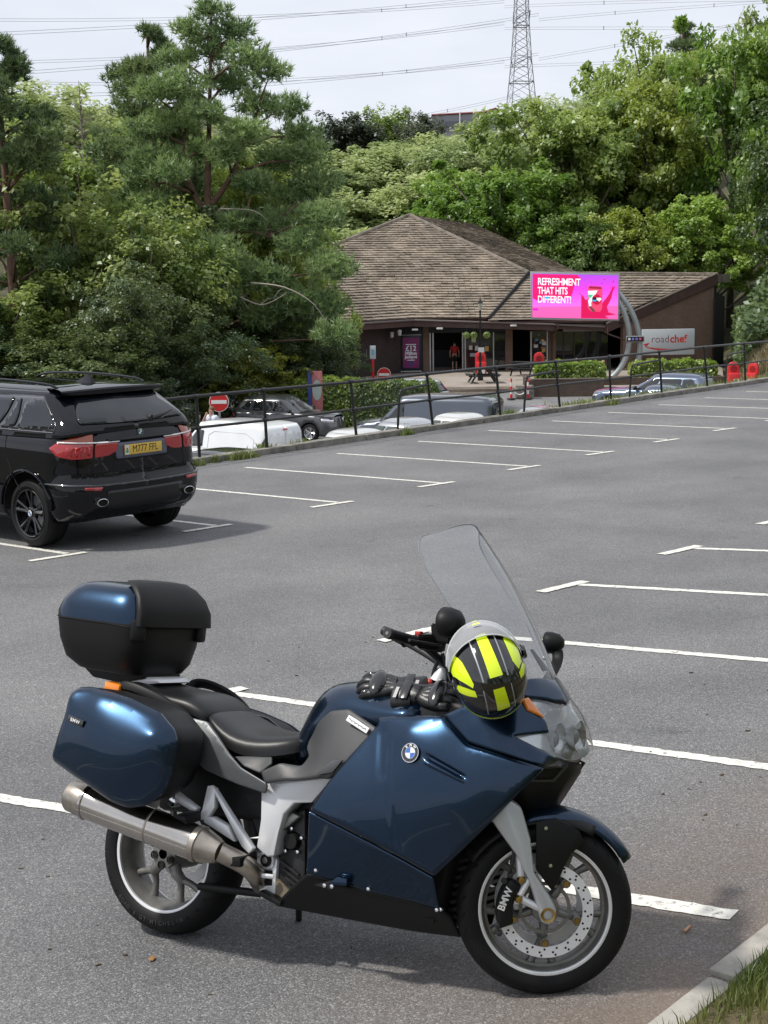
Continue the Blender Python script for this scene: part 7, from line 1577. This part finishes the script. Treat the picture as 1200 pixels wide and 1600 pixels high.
# ---- fairing
CR = K('crease')
both('fairing', m_blue, K('fm'), K('fm_c'), res=.014, er=.016, thick=.008, rnd=.012, creases=[(CR[0], CR[1], .022, -.003), (CR[2]+Vector((0, 0, .006)), CR[3]+Vector((0, 0, .006)), .014, -.010), (CR[2]+Vector((0, 0, -.016)), CR[3]+Vector((0, 0, -.004)), .012, .006), (Vector((1.085, -.29, .885)), Vector((1.13, -.33, .70)), .03, -.003)])
both('lower_fairing', m_blue, K('fl'), res=.018, er=.006, thick=.006, rnd=.006)
both('belly_pan', m_bplast, K('be'), res=.02, er=.008, thick=.006, rnd=.01)
mb = MB(); mb.box((.97, 0, .215), (.66, .24, .02)); mb.build('belly_floor', m_bplast, bike, bevel=.01)
both('upper_cowl', m_blue, K('cu'), K('cu_c'), res=.014, er=.010, thick=.006, rnd=.006)
both('turn_signal', m_ambl, K('sig'), res=.012, er=.008, thick=.006, rnd=.004, lift=.004)
both('knee_panel', m_bgrey_d, K('kg'), K('kg_c'), res=.016, er=.010, thick=.006, rnd=.012, lift=.002)
both('tail_panel', m_bgrey, K('rg'), K('rg_c'), res=.016, er=.005, thick=.006, rnd=.012)
both('seat_side_panel', m_bgrey_d, K('rg2'), res=.02, er=.004, thick=.006, rnd=.006)
slab('knee_inlay', m_bgrey, [(.83, .70), (.905, .715), (.945, .762), (.90, .755)], -.307, -.298, .002)
for p in K('screws')[:3]+K('screws')[4:]:
    mb = MB(); mb.lathe([(0, -.008), (.006, -.007), (.008, 0)], 10, 'Y', p+Vector((0, -.004, 0))); mb.build('screw', m_chrome, bike)
rdl = K('roundel')[0]; roundel(bike, rdl+Vector((0, -.004, 0)), (1, -.03, .08), (-.06, .22, .97), .033)
bd = K('badge'); bdir = (bd[1]-bd[0]).normalized(); bc = (bd[0]+bd[1])/2+Vector((0, -.008, 0)); bn = Vector((.1, -1, .25)).normalized(); bu = bn.cross(bdir).normalized()
mb = MB(); h_ = (bd[1]-bd[0]).length/2; mb.add([bc+bdir*a*h_+bu*b_*.011+bn*c for a in (-1, 1) for b_ in (-1, 1) for c in (0, .004)], [(0, 1, 3, 2), (4, 6, 7, 5), (0, 4, 5, 1), (2, 3, 7, 6), (1, 5, 7, 3), (0, 2, 6, 4)]); bdg = mb.build('name_badge', m_rw, bike, bevel=.001)
mb = MB(); mb.tube([bc+bdir*(-.042+.0035*i)+bu*.0035*math.sin(i*1.9)*math.cos(i*.7)+bn*.0045 for i in range(25)], .0011, 4); mb.build('badge_script', m_well, bdg)
# vent with two bolts in the belly pan
vt = K('vent'); slab('belly_vent', m_well, [(.84, .322), (.91, .345), (.985, .325), (.94, .308)], -.297, -.282, .002)
slab('vent_lip', m_blue, [(.905, .335), (.945, .365), (.985, .362), (.985, .335)], -.318, -.292, .006)
for x in (.885, .915): mb = MB(); mb.lathe([(0, -.303), (.007, -.302), (.009, -.295)], 10, 'Y', (x, 0, .326)); mb.build('screw', m_chrome, bike)
# radiator slats behind the fairing edge, nose shroud, intake
for k in range(8): mb = MB(); mb.box((1.315+.006*k, 0, .25+.028*k), (.04, .34, .012), Matrix.Rotation(R_(-18), 3, 'Y')); mb.build('radiator_slat', m_bplast, bike)
mb = MB(); mb.box((1.27, 0, .37), (.04, .40, .28), Matrix.Rotation(R_(12), 3, 'Y')); mb.build('radiator', m_well, bike)
def hull(name, pts, m, parent=bike, bevel=.006):
    bm = bmesh.new()
    for p in pts: bm.verts.new(p)
    r = bmesh.ops.convex_hull(bm, input=bm.verts); bmesh.ops.delete(bm, geom=[g for g in r['geom_interior'] if isinstance(g, bmesh.types.BMVert)], context='VERTS')
    bmesh.ops.dissolve_limit(bm, angle_limit=R_(4), verts=bm.verts, edges=bm.edges)
    if bevel: bmesh.ops.bevel(bm, geom=list(bm.edges), offset=bevel, segments=2, affect='EDGES', clamp_overlap=True)
    me = bpy.data.meshes.new(name); bm.to_mesh(me); bm.free(); return link(name, me, m, parent, 40)
bk_ = [Vector(p) for p in [(1.685, -.05, .785), (1.688, -.05, .755), (1.592, -.04, .60), (1.53, -.08, .605), (1.535, -.15, .67), (1.62, -.17, .775), (1.45, -.16, .79), (1.45, -.12, .62)]]
hull('nose_shroud', bk_+[Vector((p.x, -p.y, p.z)) for p in bk_], m_bplast)
for s in (-1, 1):
    mb = MB(); P4 = [Vector((1.624, s*.190, .779)), Vector((1.690, s*.075, .782)), Vector((1.648, s*.095, .727)), Vector((1.595, s*.172, .728))]; c = sum(P4, Vector())/4; mb.add(P4+[c+(p-c)*.78 for p in P4], [(0, 1, 5, 4), (1, 2, 6, 5), (2, 3, 7, 6), (3, 0, 4, 7)]); mb.build('intake_frame', m_bgrey_d, bike, solid=.01, smooth=None)
    mb = MB(); mb.add([c+(p-c)*.8-Vector((.02, -s*.01, 0)) for p in P4], [(0, 1, 2, 3)]); mb.build('intake_grille', m_well, bike, smooth=None)
# headlamp: clear cover, chrome bowls, dark bezel
HLr = [(1.645, 0, .978), (1.63, -.07, .99), (1.586, -.16, 1.005), (1.636, -.165, .94), (1.656, -.165, .897), (1.573, -.262, .884), (1.642, -.225, .847), (1.685, -.165, .814), (1.698, -.085, .798), (1.692, 0, .791)]
HL = HLr+[(x, -y, z) for x, y, z in HLr[-2:0:-1]]
m_clear = bpy.data.materials.new('clear_cover'); m_clear.use_nodes = True; t = m_clear.node_tree; t.nodes.clear()
def clear_mat(name, tint, haze, gl=.02, hz=(.8, .82, .85)):
    m = bpy.data.materials.new(name); m.use_nodes = True; t = m.node_tree; t.nodes.clear(); o = t.nodes.new('ShaderNodeOutputMaterial'); tr = t.nodes.new('ShaderNodeBsdfTransparent'); tr.inputs[0].default_value = (*tint, 1)
    g = t.nodes.new('ShaderNodeBsdfGlossy'); g.inputs['Roughness'].default_value = gl; f = t.nodes.new('ShaderNodeFresnel'); f.inputs[0].default_value = 1.5; d = t.nodes.new('ShaderNodeBsdfDiffuse'); d.inputs[0].default_value = (*hz, 1)
    a = t.nodes.new('ShaderNodeMixShader'); b_ = t.nodes.new('ShaderNodeMixShader'); b_.inputs[0].default_value = haze
    t.links.new(f.outputs[0], a.inputs[0]); t.links.new(tr.outputs[0], a.inputs[1]); t.links.new(g.outputs[0], a.inputs[2]); t.links.new(a.outputs[0], b_.inputs[1]); t.links.new(d.outputs[0], b_.inputs[2]); t.links.new(b_.outputs[0], o.inputs[0]); return m
bpy.data.materials.remove(m_clear)
m_clear = clear_mat('clear_cover', (.93, .95, .96), .02); m_screen = clear_mat('screen_acrylic', (.80, .82, .84), .10); m_visor = clear_mat('visor_sky_grey', (.78, .81, .82), .30, .05)  # visor: pale diffuse share paints the reflected sky into it
m_reflect = mat('lamp_chrome', (.80, .81, .82), .2, metal=.3)
hl = patch('headlamp', m_clear, bike, HL, [(1.704, 0, .87), (1.694, -.1, .885), (1.694, .1, .885), (1.672, 0, .95)], res=.014, er=.006, thick=0, outward=(1, 0, 0))
IN = [(x-.014, y*.975, .893+(z-.893)*.965) for x, y, z in HL]
patch('lamp_bezel', m_reflect, hl, IN, [(1.60, 0, .88), (1.61, -.1, .88), (1.61, .1, .88)], res=.02, er=0, thick=.003, outward=(1, 0, 0))
for s in (-1, 1):
    mb = MB(); mb.lathe([(.0, -.02), (.03, -.015), (.048, .01), (.055, .03)], 24, 'X', (1.632, s*.088, .868)); mb.build('lamp_bowl', m_reflect, hl)
    mb = MB(); mb.sphere((1.632, s*.088, .868), (.025, .032, .032), 16, 10); mb.build('lamp_lens', mat('lamp_glass', (.25, .27, .3), .05, spec=1.), hl)
    pass
NT = [(1.648, 0, .985), (1.632, -.07, .996), (1.588, -.165, 1.01), (1.567, -.21, 1.016), (1.53, -.21, 1.042), (1.56, -.12, 1.069), (1.59, 0, 1.065)]
patch('nose_cowl', m_blue, bike, NT+[(x, -y, z) for x, y, z in NT[-2:0:-1]], [(1.625, 0, 1.03)], res=.016, er=.006, thick=.006, outward=(.5, 0, 1))
hull('cockpit', [Vector((x, s*y, z)) for s in (-1, 1) for x, y, z in [(1.18, .22, .90), (1.18, .20, .975), (1.40, .22, .965), (1.48, .15, 1.015), (1.52, .08, 1.02), (1.52, .08, .95), (1.45, .22, .90)]], m_bplast, bevel=.01)
hull('inner_fairing', [Vector((x, s*y, z)) for s in (-1, 1) for x, y, z in [(1.05, .24, .90), (1.05, .20, .60), (1.44, .16, .66), (1.52, .14, .80), (1.50, .14, .94), (1.32, .24, .91)]], m_bplast, bevel=0)
# screen
rows = []
for i in range(25):
    t = i/24; cx = 1.592-.33*t-.03*math.sin(math.pi*t)*-1; cz = 1.045+.555*t
    hw = float(np.interp(t, [0, .12, .30, .40, .52, .75, .90, .96, 1], [.20, .235, .26, .25, .272, .275, .255, .225, .15])); rows.append([(cx-.125*(q*hw/.262)**2, hw*q, cz-.035*abs(q)**2*t) for q in np.linspace(-1, 1, 21)])
mb = MB(); mb.grid(rows); sc_ = mb.build('windscreen', m_screen, bike, smooth=60)
edge = [Vector(r[-1]) for r in rows]+[Vector(p) for p in rows[-1][::-1]][1:-1]+[Vector(r[0]) for r in rows[::-1]]
mb = MB(); mb.tube(edge, .0024, 6); mb.build('screen_edge', clear_mat('screen_edge_clear', (.45, .48, .5), .25), sc_)
for s in (-1, 1):
    mb = MB(); mb.tube([(1.49, s*.17, 1.09), (1.43, s*.18, 1.16)], [.020, .010], 8, ell=.4); mb.build('screen_bracket', m_bplast, bike); mb = MB(); mb.sphere((1.475, s*.19, 1.13), .007, 8, 6); mb.build('screw', m_chrome, bike)
# tank and its recess, seats
def loft(name, m, secs, cap=True, smooth=50, sub=1, parent=bike):
    mb = MB(); mb.grid(secs)
    if cap: mb.add(secs[0], [tuple(range(len(secs[0])))]); mb.add(secs[-1], [tuple(range(len(secs[-1])))[::-1]])
    return mb.build(name, m, parent, smooth=smooth, sub=sub)
secs = []
for x, zt, w_, ze in [(.60, .80, .09, .77), (.635, .868, .125, .78), (.68, .945, .155, .795), (.735, 1.004, .178, .84), (.80, 1.024, .196, .895), (.88, 1.026, .210, .922), (.97, 1.012, .228, .915), (1.06, 1.0, .25, .915), (1.14, .992, .258, .922), (1.22, .985, .262, .926)]:
    half_ = [(0, zt), (w_*.35, zt-.002), (w_*.62, zt-.012), (w_*.84, zt-(zt-ze)*.38), (w_*.97, zt-(zt-ze)*.78), (w_, ze), (w_*.98, ze-.06), (w_*.6, ze-.08)]
    secs.append([(x, -a, z) for a, z in half_[::-1]]+[(x, a, z) for a, z in half_[1:]])
tank = loft('tank_cover', m_blue, secs)
mb = MB(); mb.lathe([(.0, .0), (.05, .0), (.055, -.006)], 24, 'Z', (1.0, .06, 1.018)); mb.build('filler_cap', m_bgrey, tank)
def seat(name, st):
    secs = []
    for x, hw, zt, zb in st:
        row = []
        for t in np.linspace(0, math.pi, 17):
            c, s_ = math.cos(t), math.sin(t); row.append((x, hw*math.copysign(abs(c)**.62, c), zb+(zt-zb)*abs(s_)**.55))
        secs.append(row)
    return loft(name, m_seat, secs)
seat('rider_seat', [(.225, .125, .875, .865), (.245, .152, .885, .845), (.30, .178, .858, .80), (.37, .192, .826, .752), (.45, .197, .812, .730), (.54, .192, .813, .735), (.62, .172, .822, .747), (.665, .140, .824, .760), (.685, .10, .815, .775)])
seat('passenger_seat', [(-.20, .08, .985, .955), (-.17, .115, .992, .945), (-.08, .15, .972, .92), (.02, .165, .952, .90), (.10, .17, .946, .89), (.17, .168, .938, .87), (.225, .160, .905, .85), (.255, .145, .872, .845)])
# grab rails, rack, top case
for s in (-1, 1):
    mb = MB(); mb.tube(cat_rom([Vector((-.13, s*.20, .94)), Vector((-.10, s*.235, .965)), Vector((-.02, s*.245, .955)), (Vector((.08, s*.235, .92))), Vector((.16, s*.215, .875)), Vector((.18, s*.20, .855))], 5, False), .014, 8, ell=1.5); mb.build('grab_rail', m_bplast, bike)
slab('tail_shell', m_bplast, [(-.16, .93), (.05, .89), (.25, .84), (.25, .70), (.05, .68), (-.16, .80)], -.17, .17, .03)
slab('luggage_rack', m_bsil, [(-.26, .985), (-.16, .955), (-.03, .975), (-.05, .995), (-.24, 1.0)], -.10, .10, .008)
mb = MB(); mb.box((-.14, -.235, .957), (.075, .05, .034), Matrix.Rotation(R_(10), 3, 'Y')); mb.build('rear_indicator', m_ambl, bike, bevel=.006); mb = MB(); mb.box((-.20, 0, .93), (.05, .22, .06)); mb.build('tail_lamp', m_redlens, bike, bevel=.01)
def case_ring(z, xa, xb, hw, e=3.4, n_=48):
    cx, rx = (xa+xb)/2, (xb-xa)/2; o = []
    for i in range(n_):
        t = 2*math.pi*i/n_; c, s_ = math.cos(t), math.sin(t); o.append((cx+rx*math.copysign(abs(c)**(2/e), c), hw*math.copysign(abs(s_)**(2/e), s_), z))
    return o
def case(name, m, rings, par=bike, cap=(1, 1)):
    mb = MB(); mb.grid(rings, close=True)
    if cap[0]: mb.add(rings[0], [tuple(range(len(rings[0])))[::-1]])
    if cap[1]: mb.add(rings[-1], [tuple(range(len(rings[-1])))])
    return mb.build(name, m, par, smooth=38)
CX_ = -.04                                                # the case sits a little behind the seat
def ring4(z, xa, xb, hw, e=4.6): return case_ring(z, xa+CX_, xb+CX_, hw, e, 64)
tcl = case('top_case', m_bplast, [ring4(1.000, -.34, -.06, .18), ring4(1.006, -.37, -.04, .205), ring4(1.045, -.43, -.015, .240), ring4(1.12, -.462, .0, .262), ring4(1.195, -.478, .006, .270), ring4(1.200, -.474, .004, .266)])
lid = case('lid', m_blue, [ring4(1.203, -.479, .002, .272), ring4(1.23, -.480, .0, .271), ring4(1.275, -.462, -.012, .258), ring4(1.315, -.432, -.03, .232), ring4(1.340, -.405, -.045, .205), ring4(1.352, -.37, -.06, .17), ring4(1.360, -.32, -.09, .11), ring4(1.362, -.28, -.12, .05)], tcl)
case('backrest_pad', m_bplast, [case_ring(1.203, -.07, .012+CX_*.6, .262, 3.6), case_ring(1.26, -.075, .008+CX_*.6, .258, 3.6), case_ring(1.315, -.10, -.015+CX_*.6, .240, 3.4), case_ring(1.352, -.15, -.045+CX_*.6, .215, 3.2), case_ring(1.374, -.21, -.07+CX_*.6, .18, 3.2), case_ring(1.380, -.20, -.11, .10, 3.2)], tcl)
mb = MB(); mb.grid([ring4(1.1985, -.481, .008, .2735), ring4(1.2045, -.481, .008, .2735)], close=True); mb.build('lid_seam', m_well, tcl)
for x, y, a in ((-.052, -.238, -48), (-.035, .19, 8)): mb = MB(); mb.box((x, y, 1.185), (.034, .062, .085), Matrix.Rotation(R_(a), 3, 'Z')); mb.build('latch', m_bplast, tcl, bevel=.012)
tcl.matrix_local = Matrix.Translation((-.068, -.008, .997)) @ Matrix.Rotation(R_(4.5), 4, 'Y') @ Matrix.Diagonal((.97, .88, .985, 1)) @ Matrix.Translation((.05, 0, -1.0))
slab('case_foot', m_bplast, [(-.42, 1.03), (-.36, .985), (-.22, .968), (-.1, .99), (-.1, 1.01)], -.12, .12, .008)
# panniers
PAN, PC = K('pan'), K('pan_c')
m_blue_s = m_blue.copy(); m_blue_s.name = 'bike_blue_scuffed'; n, l, b = N(m_blue_s)      # clear-coat scuffs on the pannier shell
tcn = n.new('ShaderNodeTexCoord'); mpn = n.new('ShaderNodeMapping'); mpn.inputs['Scale'].default_value = (7, 30, 9); mpn.inputs['Rotation'].default_value = (0, .5, 0); nz_ = n.new('ShaderNodeTexNoise'); nz_.inputs['Scale'].default_value = 2.2; nz_.inputs['Detail'].default_value = 9; nz_.inputs['Roughness'].default_value = .72
l.new(tcn.outputs['Object'], mpn.inputs[0]); l.new(mpn.outputs[0], nz_.inputs[0]); rr = n.new('ShaderNodeValToRGB'); rr.color_ramp.elements[0].position = .70; rr.color_ramp.elements[1].position = .73; rr.color_ramp.elements[1].color = (.6, .6, .6, 1); l.new(nz_.outputs[0], rr.inputs[0])
mx_ = n.new('ShaderNodeMix'); mx_.data_type = 'RGBA'; mx_.inputs[7].default_value = (.28, .32, .36, 1); src = b.inputs['Base Color'].links[0].from_socket; l.new(rr.outputs[0], mx_.inputs[0]); l.new(src, mx_.inputs[6]); l.new(mx_.outputs[2], b.inputs['Base Color'])
for s in (1, -1):
    O_ = PAN if s == 1 else [(x, y, z-.08) for x, y, z in mir(PAN)]; C_ = PC if s == 1 else [(x, y, z-.08) for x, y, z in mir(PC)]
    O_ = [Vector(p) for p in O_]
    sh = patch('pannier', m_blue_s if s == 1 else m_blue, bike, O_, C_, res=.014, er=.028, thick=.008, outward=(0, -s, 0), rnd=.02)
    ol = fillet(O_, .03); cc = sum(ol, Vector())/len(ol); rows = []
    for y, k_ in ((.0, .965), (.02, .98), (.05, .965), (.13, .92), (.19, .87), (.205, .82)):
        rows.append([(cc.x+(p.x-cc.x)*k_+(.012*min(1, y/.1)), p.y+s*(y+.02)*(1 if True else 0), cc.z+(p.z-cc.z)*k_) for p in ol])
    mb = MB(); mb.grid(rows, close=True); mb.add(rows[-1], [tuple(range(len(rows[-1])))]); mb.build('inner_shell', m_bplast, sh, smooth=50)
pb = Vector((-.085, -.517, .842)); mb = MB(); mb.box(pb, (.075, .006, .026), Matrix.Rotation(R_(14), 3, 'Y')); pbd = mb.build('badge', m_rk, bike, bevel=.002)
text('lettering', 'BMW', m_rw, pbd, pb+Vector((0, -.0045, 0)), (.97, 0, -.24), (.24, 0, .97), .018, bold=.0004, spacing=1.15)
# bars, controls, mirrors
mb = MB(); mb.tube(cat_rom([Vector((1.25, 0, 1.0)), Vector((1.245, -.05, 1.06)), Vector((1.21, -.14, 1.13)), Vector((1.197, -.24, 1.175)), Vector((1.185, -.31, 1.188))], 5, False), .014, 10); mb.tube(cat_rom([Vector((1.25, 0, 1.0)), Vector((1.20, .03, 1.06)), Vector((1.06, .07, 1.13)), Vector((.866, .134, 1.2))], 5, False), .014, 10); mb.build('handlebar', m_trim, bike)
for g0, g1 in (((1.194, -.275, 1.182), (1.174, -.405, 1.203)), ((.95, .107, 1.17), (.85, .139, 1.205))):
    g0, g1 = Vector(g0), Vector(g1); mb = MB(); mb.tube([g0, g0.lerp(g1, .04), g0.lerp(g1, .9), g1], [.021, .0175, .0175, .0195], 14); gr = mb.build('grip', m_bplast, bike); e1 = (g1-g0).normalized(); mb = MB(); mb.tube([g1, g1+e1*.016], .0185, 14); mb.build('bar_end', m_trim, gr); mb = MB(); mb.tube([g1+e1*.016, g1+e1*.017], .006, 10); mb.build('bar_screw', m_cast, gr)
hull('switch_gear', [Vector(p) for p in [(1.17, -.20, 1.21), (1.24, -.21, 1.205), (1.25, -.13, 1.19), (1.18, -.13, 1.19), (1.18, -.21, 1.15), (1.25, -.20, 1.15), (1.24, -.13, 1.14), (1.21, -.27, 1.20), (1.20, -.27, 1.16)]], m_bplast, bevel=.006)
hull('fluid_reservoir', [Vector(p) for p in [(1.22, -.21, 1.245), (1.30, -.21, 1.235), (1.30, -.13, 1.225), (1.22, -.13, 1.235), (1.225, -.205, 1.18), (1.295, -.205, 1.175), (1.295, -.135, 1.17), (1.225, -.135, 1.175)]], m_bplast, bevel=.006)
mb = MB(); mb.box((1.192, -.235, 1.207), (.022, .025, .014)); mb.build('kill_switch', mat('switch_red', (.45, .03, .02), .4), bike, bevel=.003)
mb = MB(); mb.tube(cat_rom([Vector((1.24, -.16, 1.17)), Vector((1.27, -.24, 1.17)), Vector((1.245, -.34, 1.18)), Vector((1.235, -.38, 1.185))], 5, False), [.0045]*15+[.006], 8); mb.build('brake_lever', m_trim, bike)
for i, pth in enumerate(([(1.23, -.13, 1.14), (1.25, -.12, 1.06), (1.22, -.10, 1.0)], [(1.26, -.14, 1.16), (1.30, -.13, 1.08), (1.27, -.08, 1.0)], [(1.21, -.12, 1.12), (1.18, -.10, 1.05), (1.20, -.06, .99)])): mb = MB(); mb.tube(cat_rom([Vector(p) for p in pth], 5, False), .007, 8); mb.build('cable', m_trim, bike)
mb = MB(); mb.tube([(1.215, -.09, 1.09), (1.20, -.10, 1.04)], [.018, .03], 10); mb.build('bar_clamp', m_bsil, bike)
mb = MB(); mb.sphere((1.13, -.03, 1.03), (.016, .016, .016), 10, 8); mb.build('ignition_knob', MATS['switch_red'], bike)
for (x, y, z), a in (((1.362, -.33, 1.248), 1), ((1.405, .425, 1.185), -1)):
    rows = []
    for t, r_ in ((-.05, .0), (-.048, .025), (-.03, .048), (0, .058), (.025, .060), (.03, .055), (.028, 0.)):
        rows.append([(x-t*.9, y+math.cos(q)*r_*(1.05 if a > 0 else .62), z+math.sin(q)*r_*(.86 if a > 0 else .70)) for q in np.linspace(0, 2*math.pi, 24, endpoint=False)])
    mb = MB(); mb.grid(rows, close=True); mr_ = mb.build('mirror', m_bplast, bike, smooth=60)
    mb = MB(); mb.tube(cat_rom([Vector((x+.02, y, z-.03)), Vector((x+.03, y*.93, z-.08)), Vector((1.44, y*.55, 1.0))], 5, False), [.016]*11, 8, ell=1.4); mb.build('mirror_stalk', m_bplast, mr_)

# ================================================================== helmet hung on the right mirror
cv, upv, rv = Vector((.436, -.899, .027)), Vector((-.037, .01, .999)), Vector((.898, .437, .029))
hf = (upv*.80-rv*.30-cv*.52).normalized(); hu = (cv*.86+upv*.5-rv*.05); hu = (hu-hf*hu.dot(hf)).normalized(); hx = hf.cross(hu)
HM = BM @ (Matrix((hx, hf, hu)).transposed().to_4x4()); HM.translation = BM @ Vector((1.508, -.335, 1.088))
hel = empty('helmet', label='black and fluorescent yellow full face helmet resting on the motorcycle front', cat='helmet', mw=HM)
m_hblk = mat('helmet_black', (.006, .006, .007), .08, coat=1.); m_hneon = mat('helmet_neon', (.70, .88, .01), .3, coat=.6); m_hgrey = mat('helmet_line', (.30, .32, .34), .35)
RXh, RYf, RYb, RZt, RZb = .124, .168, .150, .132, .155
def hs(a, b, k=1.):
    """a: degrees over the crown from the face (0) to the nape (180); b: degrees to the side"""
    a, b = R_(a), R_(b); y, z, x = math.cos(b)*math.cos(a), math.cos(b)*math.sin(a), math.sin(b)
    y = math.copysign(abs(y)**.92, y)*(RYf if y > 0 else RYb); z = math.copysign(abs(z)**.95, z)*(RZt if z > 0 else RZb)
    return (x*RXh*k, y*k, z*k)
rows = [[hs(a, b) for b in np.linspace(-89.9, 89.9, 31)] for a in np.linspace(-62, 232, 61)]
mb = MB(); mb.grid(rows); mb.build('shell', m_hblk, hel, smooth=70, solid=.02)
mb = MB(); mb.grid([[hs(a, b, .84) for b in np.linspace(-89.9, 89.9, 21)] for a in np.linspace(-75, 245, 41)]); mb.build('liner', m_black_c, hel, smooth=70)
def hp_patch(name, m, poly, lift=.0012, res=4.): return fpanel(name, m, hel, poly, hs, res, lift, .0, flip=True)
_t = hs(90, 10); _n = np.cross(np.array(hs(91, 10))-np.array(_t), np.array(hs(90, 11))-np.array(_t))
HFLIP = _n[2] < 0
def hp_patch(name, m, poly, lift=.0012, res=4.): return fpanel(name, m, hel, poly, hs, res, lift, 0., flip=HFLIP)
hp_patch('stripe', m_hneon, [(66, -7), (66, 9), (125, 13), (125, -7)]); hp_patch('stripe', m_hneon, [(141, -7), (141, 10), (178, 13), (178, -7)])
for b0 in (-19, 19.5): hp_patch('pin_stripe', m_hgrey, [(70, b0), (70, b0+2), (128, b0+2.4), (128, b0)])
for b0 in (-22, 21): hp_patch('pin_stripe', m_hgrey, [(140, b0), (140, b0+1.6), (185, b0+1.6), (185, b0)])
hp_patch('flash', m_hneon, [(70, -72), (62, -52), (90, -40), (128, -33), (134, -36), (116, -56), (95, -70)]); hp_patch('flash', m_hneon, [(137, -70), (126, -64), (139, -34), (150, -33), (150, -66)])
hp_patch('flash', m_hneon, [(60, 40), (78, 34), (110, 36), (126, 44), (112, 58), (80, 62)]); hp_patch('flash', m_hneon, [(132, 42), (116, 60), (124, 68), (142, 54), (143, 43)])
hp_patch('rim_stripe', m_hneon, [(196, -60), (196, 60), (203, 60), (203, -60)], res=6)
hp_patch('vent', m_trim, [(60, -12), (56, 12), (64, 16), (68, -16)], lift=.008)
vrows = [[hs(a, b, 1.05+.02*math.cos(R_(b))) for b in np.linspace(-72, 72, 25)] for a in np.linspace(34, 74, 15)]
mb = MB(); mb.grid(vrows); vz = mb.build('visor', m_visor, hel, smooth=70)
vv = [[Vector(hs(a, b, 1.053+.02*math.cos(R_(b)))) for b in np.linspace(-72, 72, 25)] for a in (34, 74)]
for q in vv: mb = MB(); mb.tube(q, .0022, 6); mb.build('visor_edge', MATS.get('visor_edge') or mat('visor_edge', (.6, .62, .63), .2), vz)
hp_patch('visor_tab', m_hneon, [(52, -4), (52, 6), (55, 6), (55, -4)], lift=.02); hp_patch('visor_tab', m_hneon, [(44, -2), (44, 4), (46, 4), (46, -2)], lift=.02)
for s in (-1, 1): mb = MB(); mb.lathe([(0, .012), (.022, .01), (.026, 0)], 20, 'X', (s*RXh*1.03, .03, .015)); q = mb.build('visor_pivot', m_hblk, hel)
hp_patch('rear_panel', mat('helmet_panel', (.016, .016, .018), .3, coat=.5), [(150, -62), (150, -25), (186, -25), (186, -55)], lift=.001); hp_patch('rear_panel', MATS['helmet_panel'], [(150, 26), (150, 60), (186, 55), (186, 26)], lift=.001)

# ================================================================== leather gloves on the tank
m_lea = mat('glove_leather', (.010, .010, .011), .38, bump=(140, .5, .002), var=(40, .3)); m_arm = mat('glove_armour', (.012, .012, .013), .2, coat=.6); m_gtag = mat('glove_tag', (.4, .4, .4), .5)
def glove(loc, rz, label, flip=1, roll=0.):
    M = BM @ Matrix.Translation(loc) @ Matrix.Rotation(rz, 4, 'Z') @ Matrix.Rotation(roll, 4, 'X')
    o = empty('glove', label=label, cat='glove', group='pair of black leather gloves', mw=M @ Matrix.Diagonal((1.2, 1.3, 1.3, 1)))
    wr = Vector((-.05, 0, .030)); ch = [[((-.085, 0, .030), .030), (tuple(wr), .028)]]
    for i, (y, L, c) in enumerate([(-.034, .066, .7), (-.012, .078, .9), (.011, .074, 1.0), (.032, .058, 1.1)]):
        y *= flip; k = Vector((.045, y, .040-.10*abs(y))); m1 = k+Vector((L*.42, y*.10, .004)); m2 = m1+Vector((L*.30, y*.06, -.022*c)); tip = m2+Vector((L*.12, 0, -.024*c))
        ch.append([(tuple(wr), .028), (tuple(wr.lerp(k, .55)), .021), (tuple(k), .018), (tuple(m1), .0135), (tuple(m2), .0125), (tuple(tip), .010)])
    ch.append([(tuple(wr), .028), ((-.005, -flip*.036, .020), .018), ((.030, -flip*.058, .013), .0135), ((.058, -flip*.060, .010), .0105)])
    skin_mesh('glove_body', ch, m_lea, o, 2)
    mb = MB(); mb.sphere((.036, 0, .053), (.026, .046, .013), 18, 8); mb.build('knuckle_guard', m_arm, o)
    for y in (-.034, -.012, .011, .032): mb = MB(); mb.sphere((.064, y*1.08*flip, .047), (.016, .0085, .0065), 10, 6); mb.build('finger_guard', m_arm, o)
    mb = MB(); mb.tube([(-.045, 0, .031), (-.065, 0, .031), (-.10, 0, .032), (-.104, 0, .032)], [.034, .041, .046, .042], 18, ell=.62); mb.build('cuff', m_lea, o)
    mb = MB(); mb.box((-.062, 0, .058), (.026, .062, .006)); mb.build('wrist_strap', m_arm, o, bevel=.002); mb = MB(); mb.box((-.088, flip*.012, .0605), (.010, .036, .002)); mb.build('maker_tag', m_gtag, o)
    return o
glove((1.02, -.10, .978), R_(192), 'black leather glove lying on the tank with fingers pointing to the seat', 1, R_(-42))
glove((1.205, -.15, .960), R_(4), 'black leather glove lying beside the helmet, cuff towards the other glove', -1, R_(48))
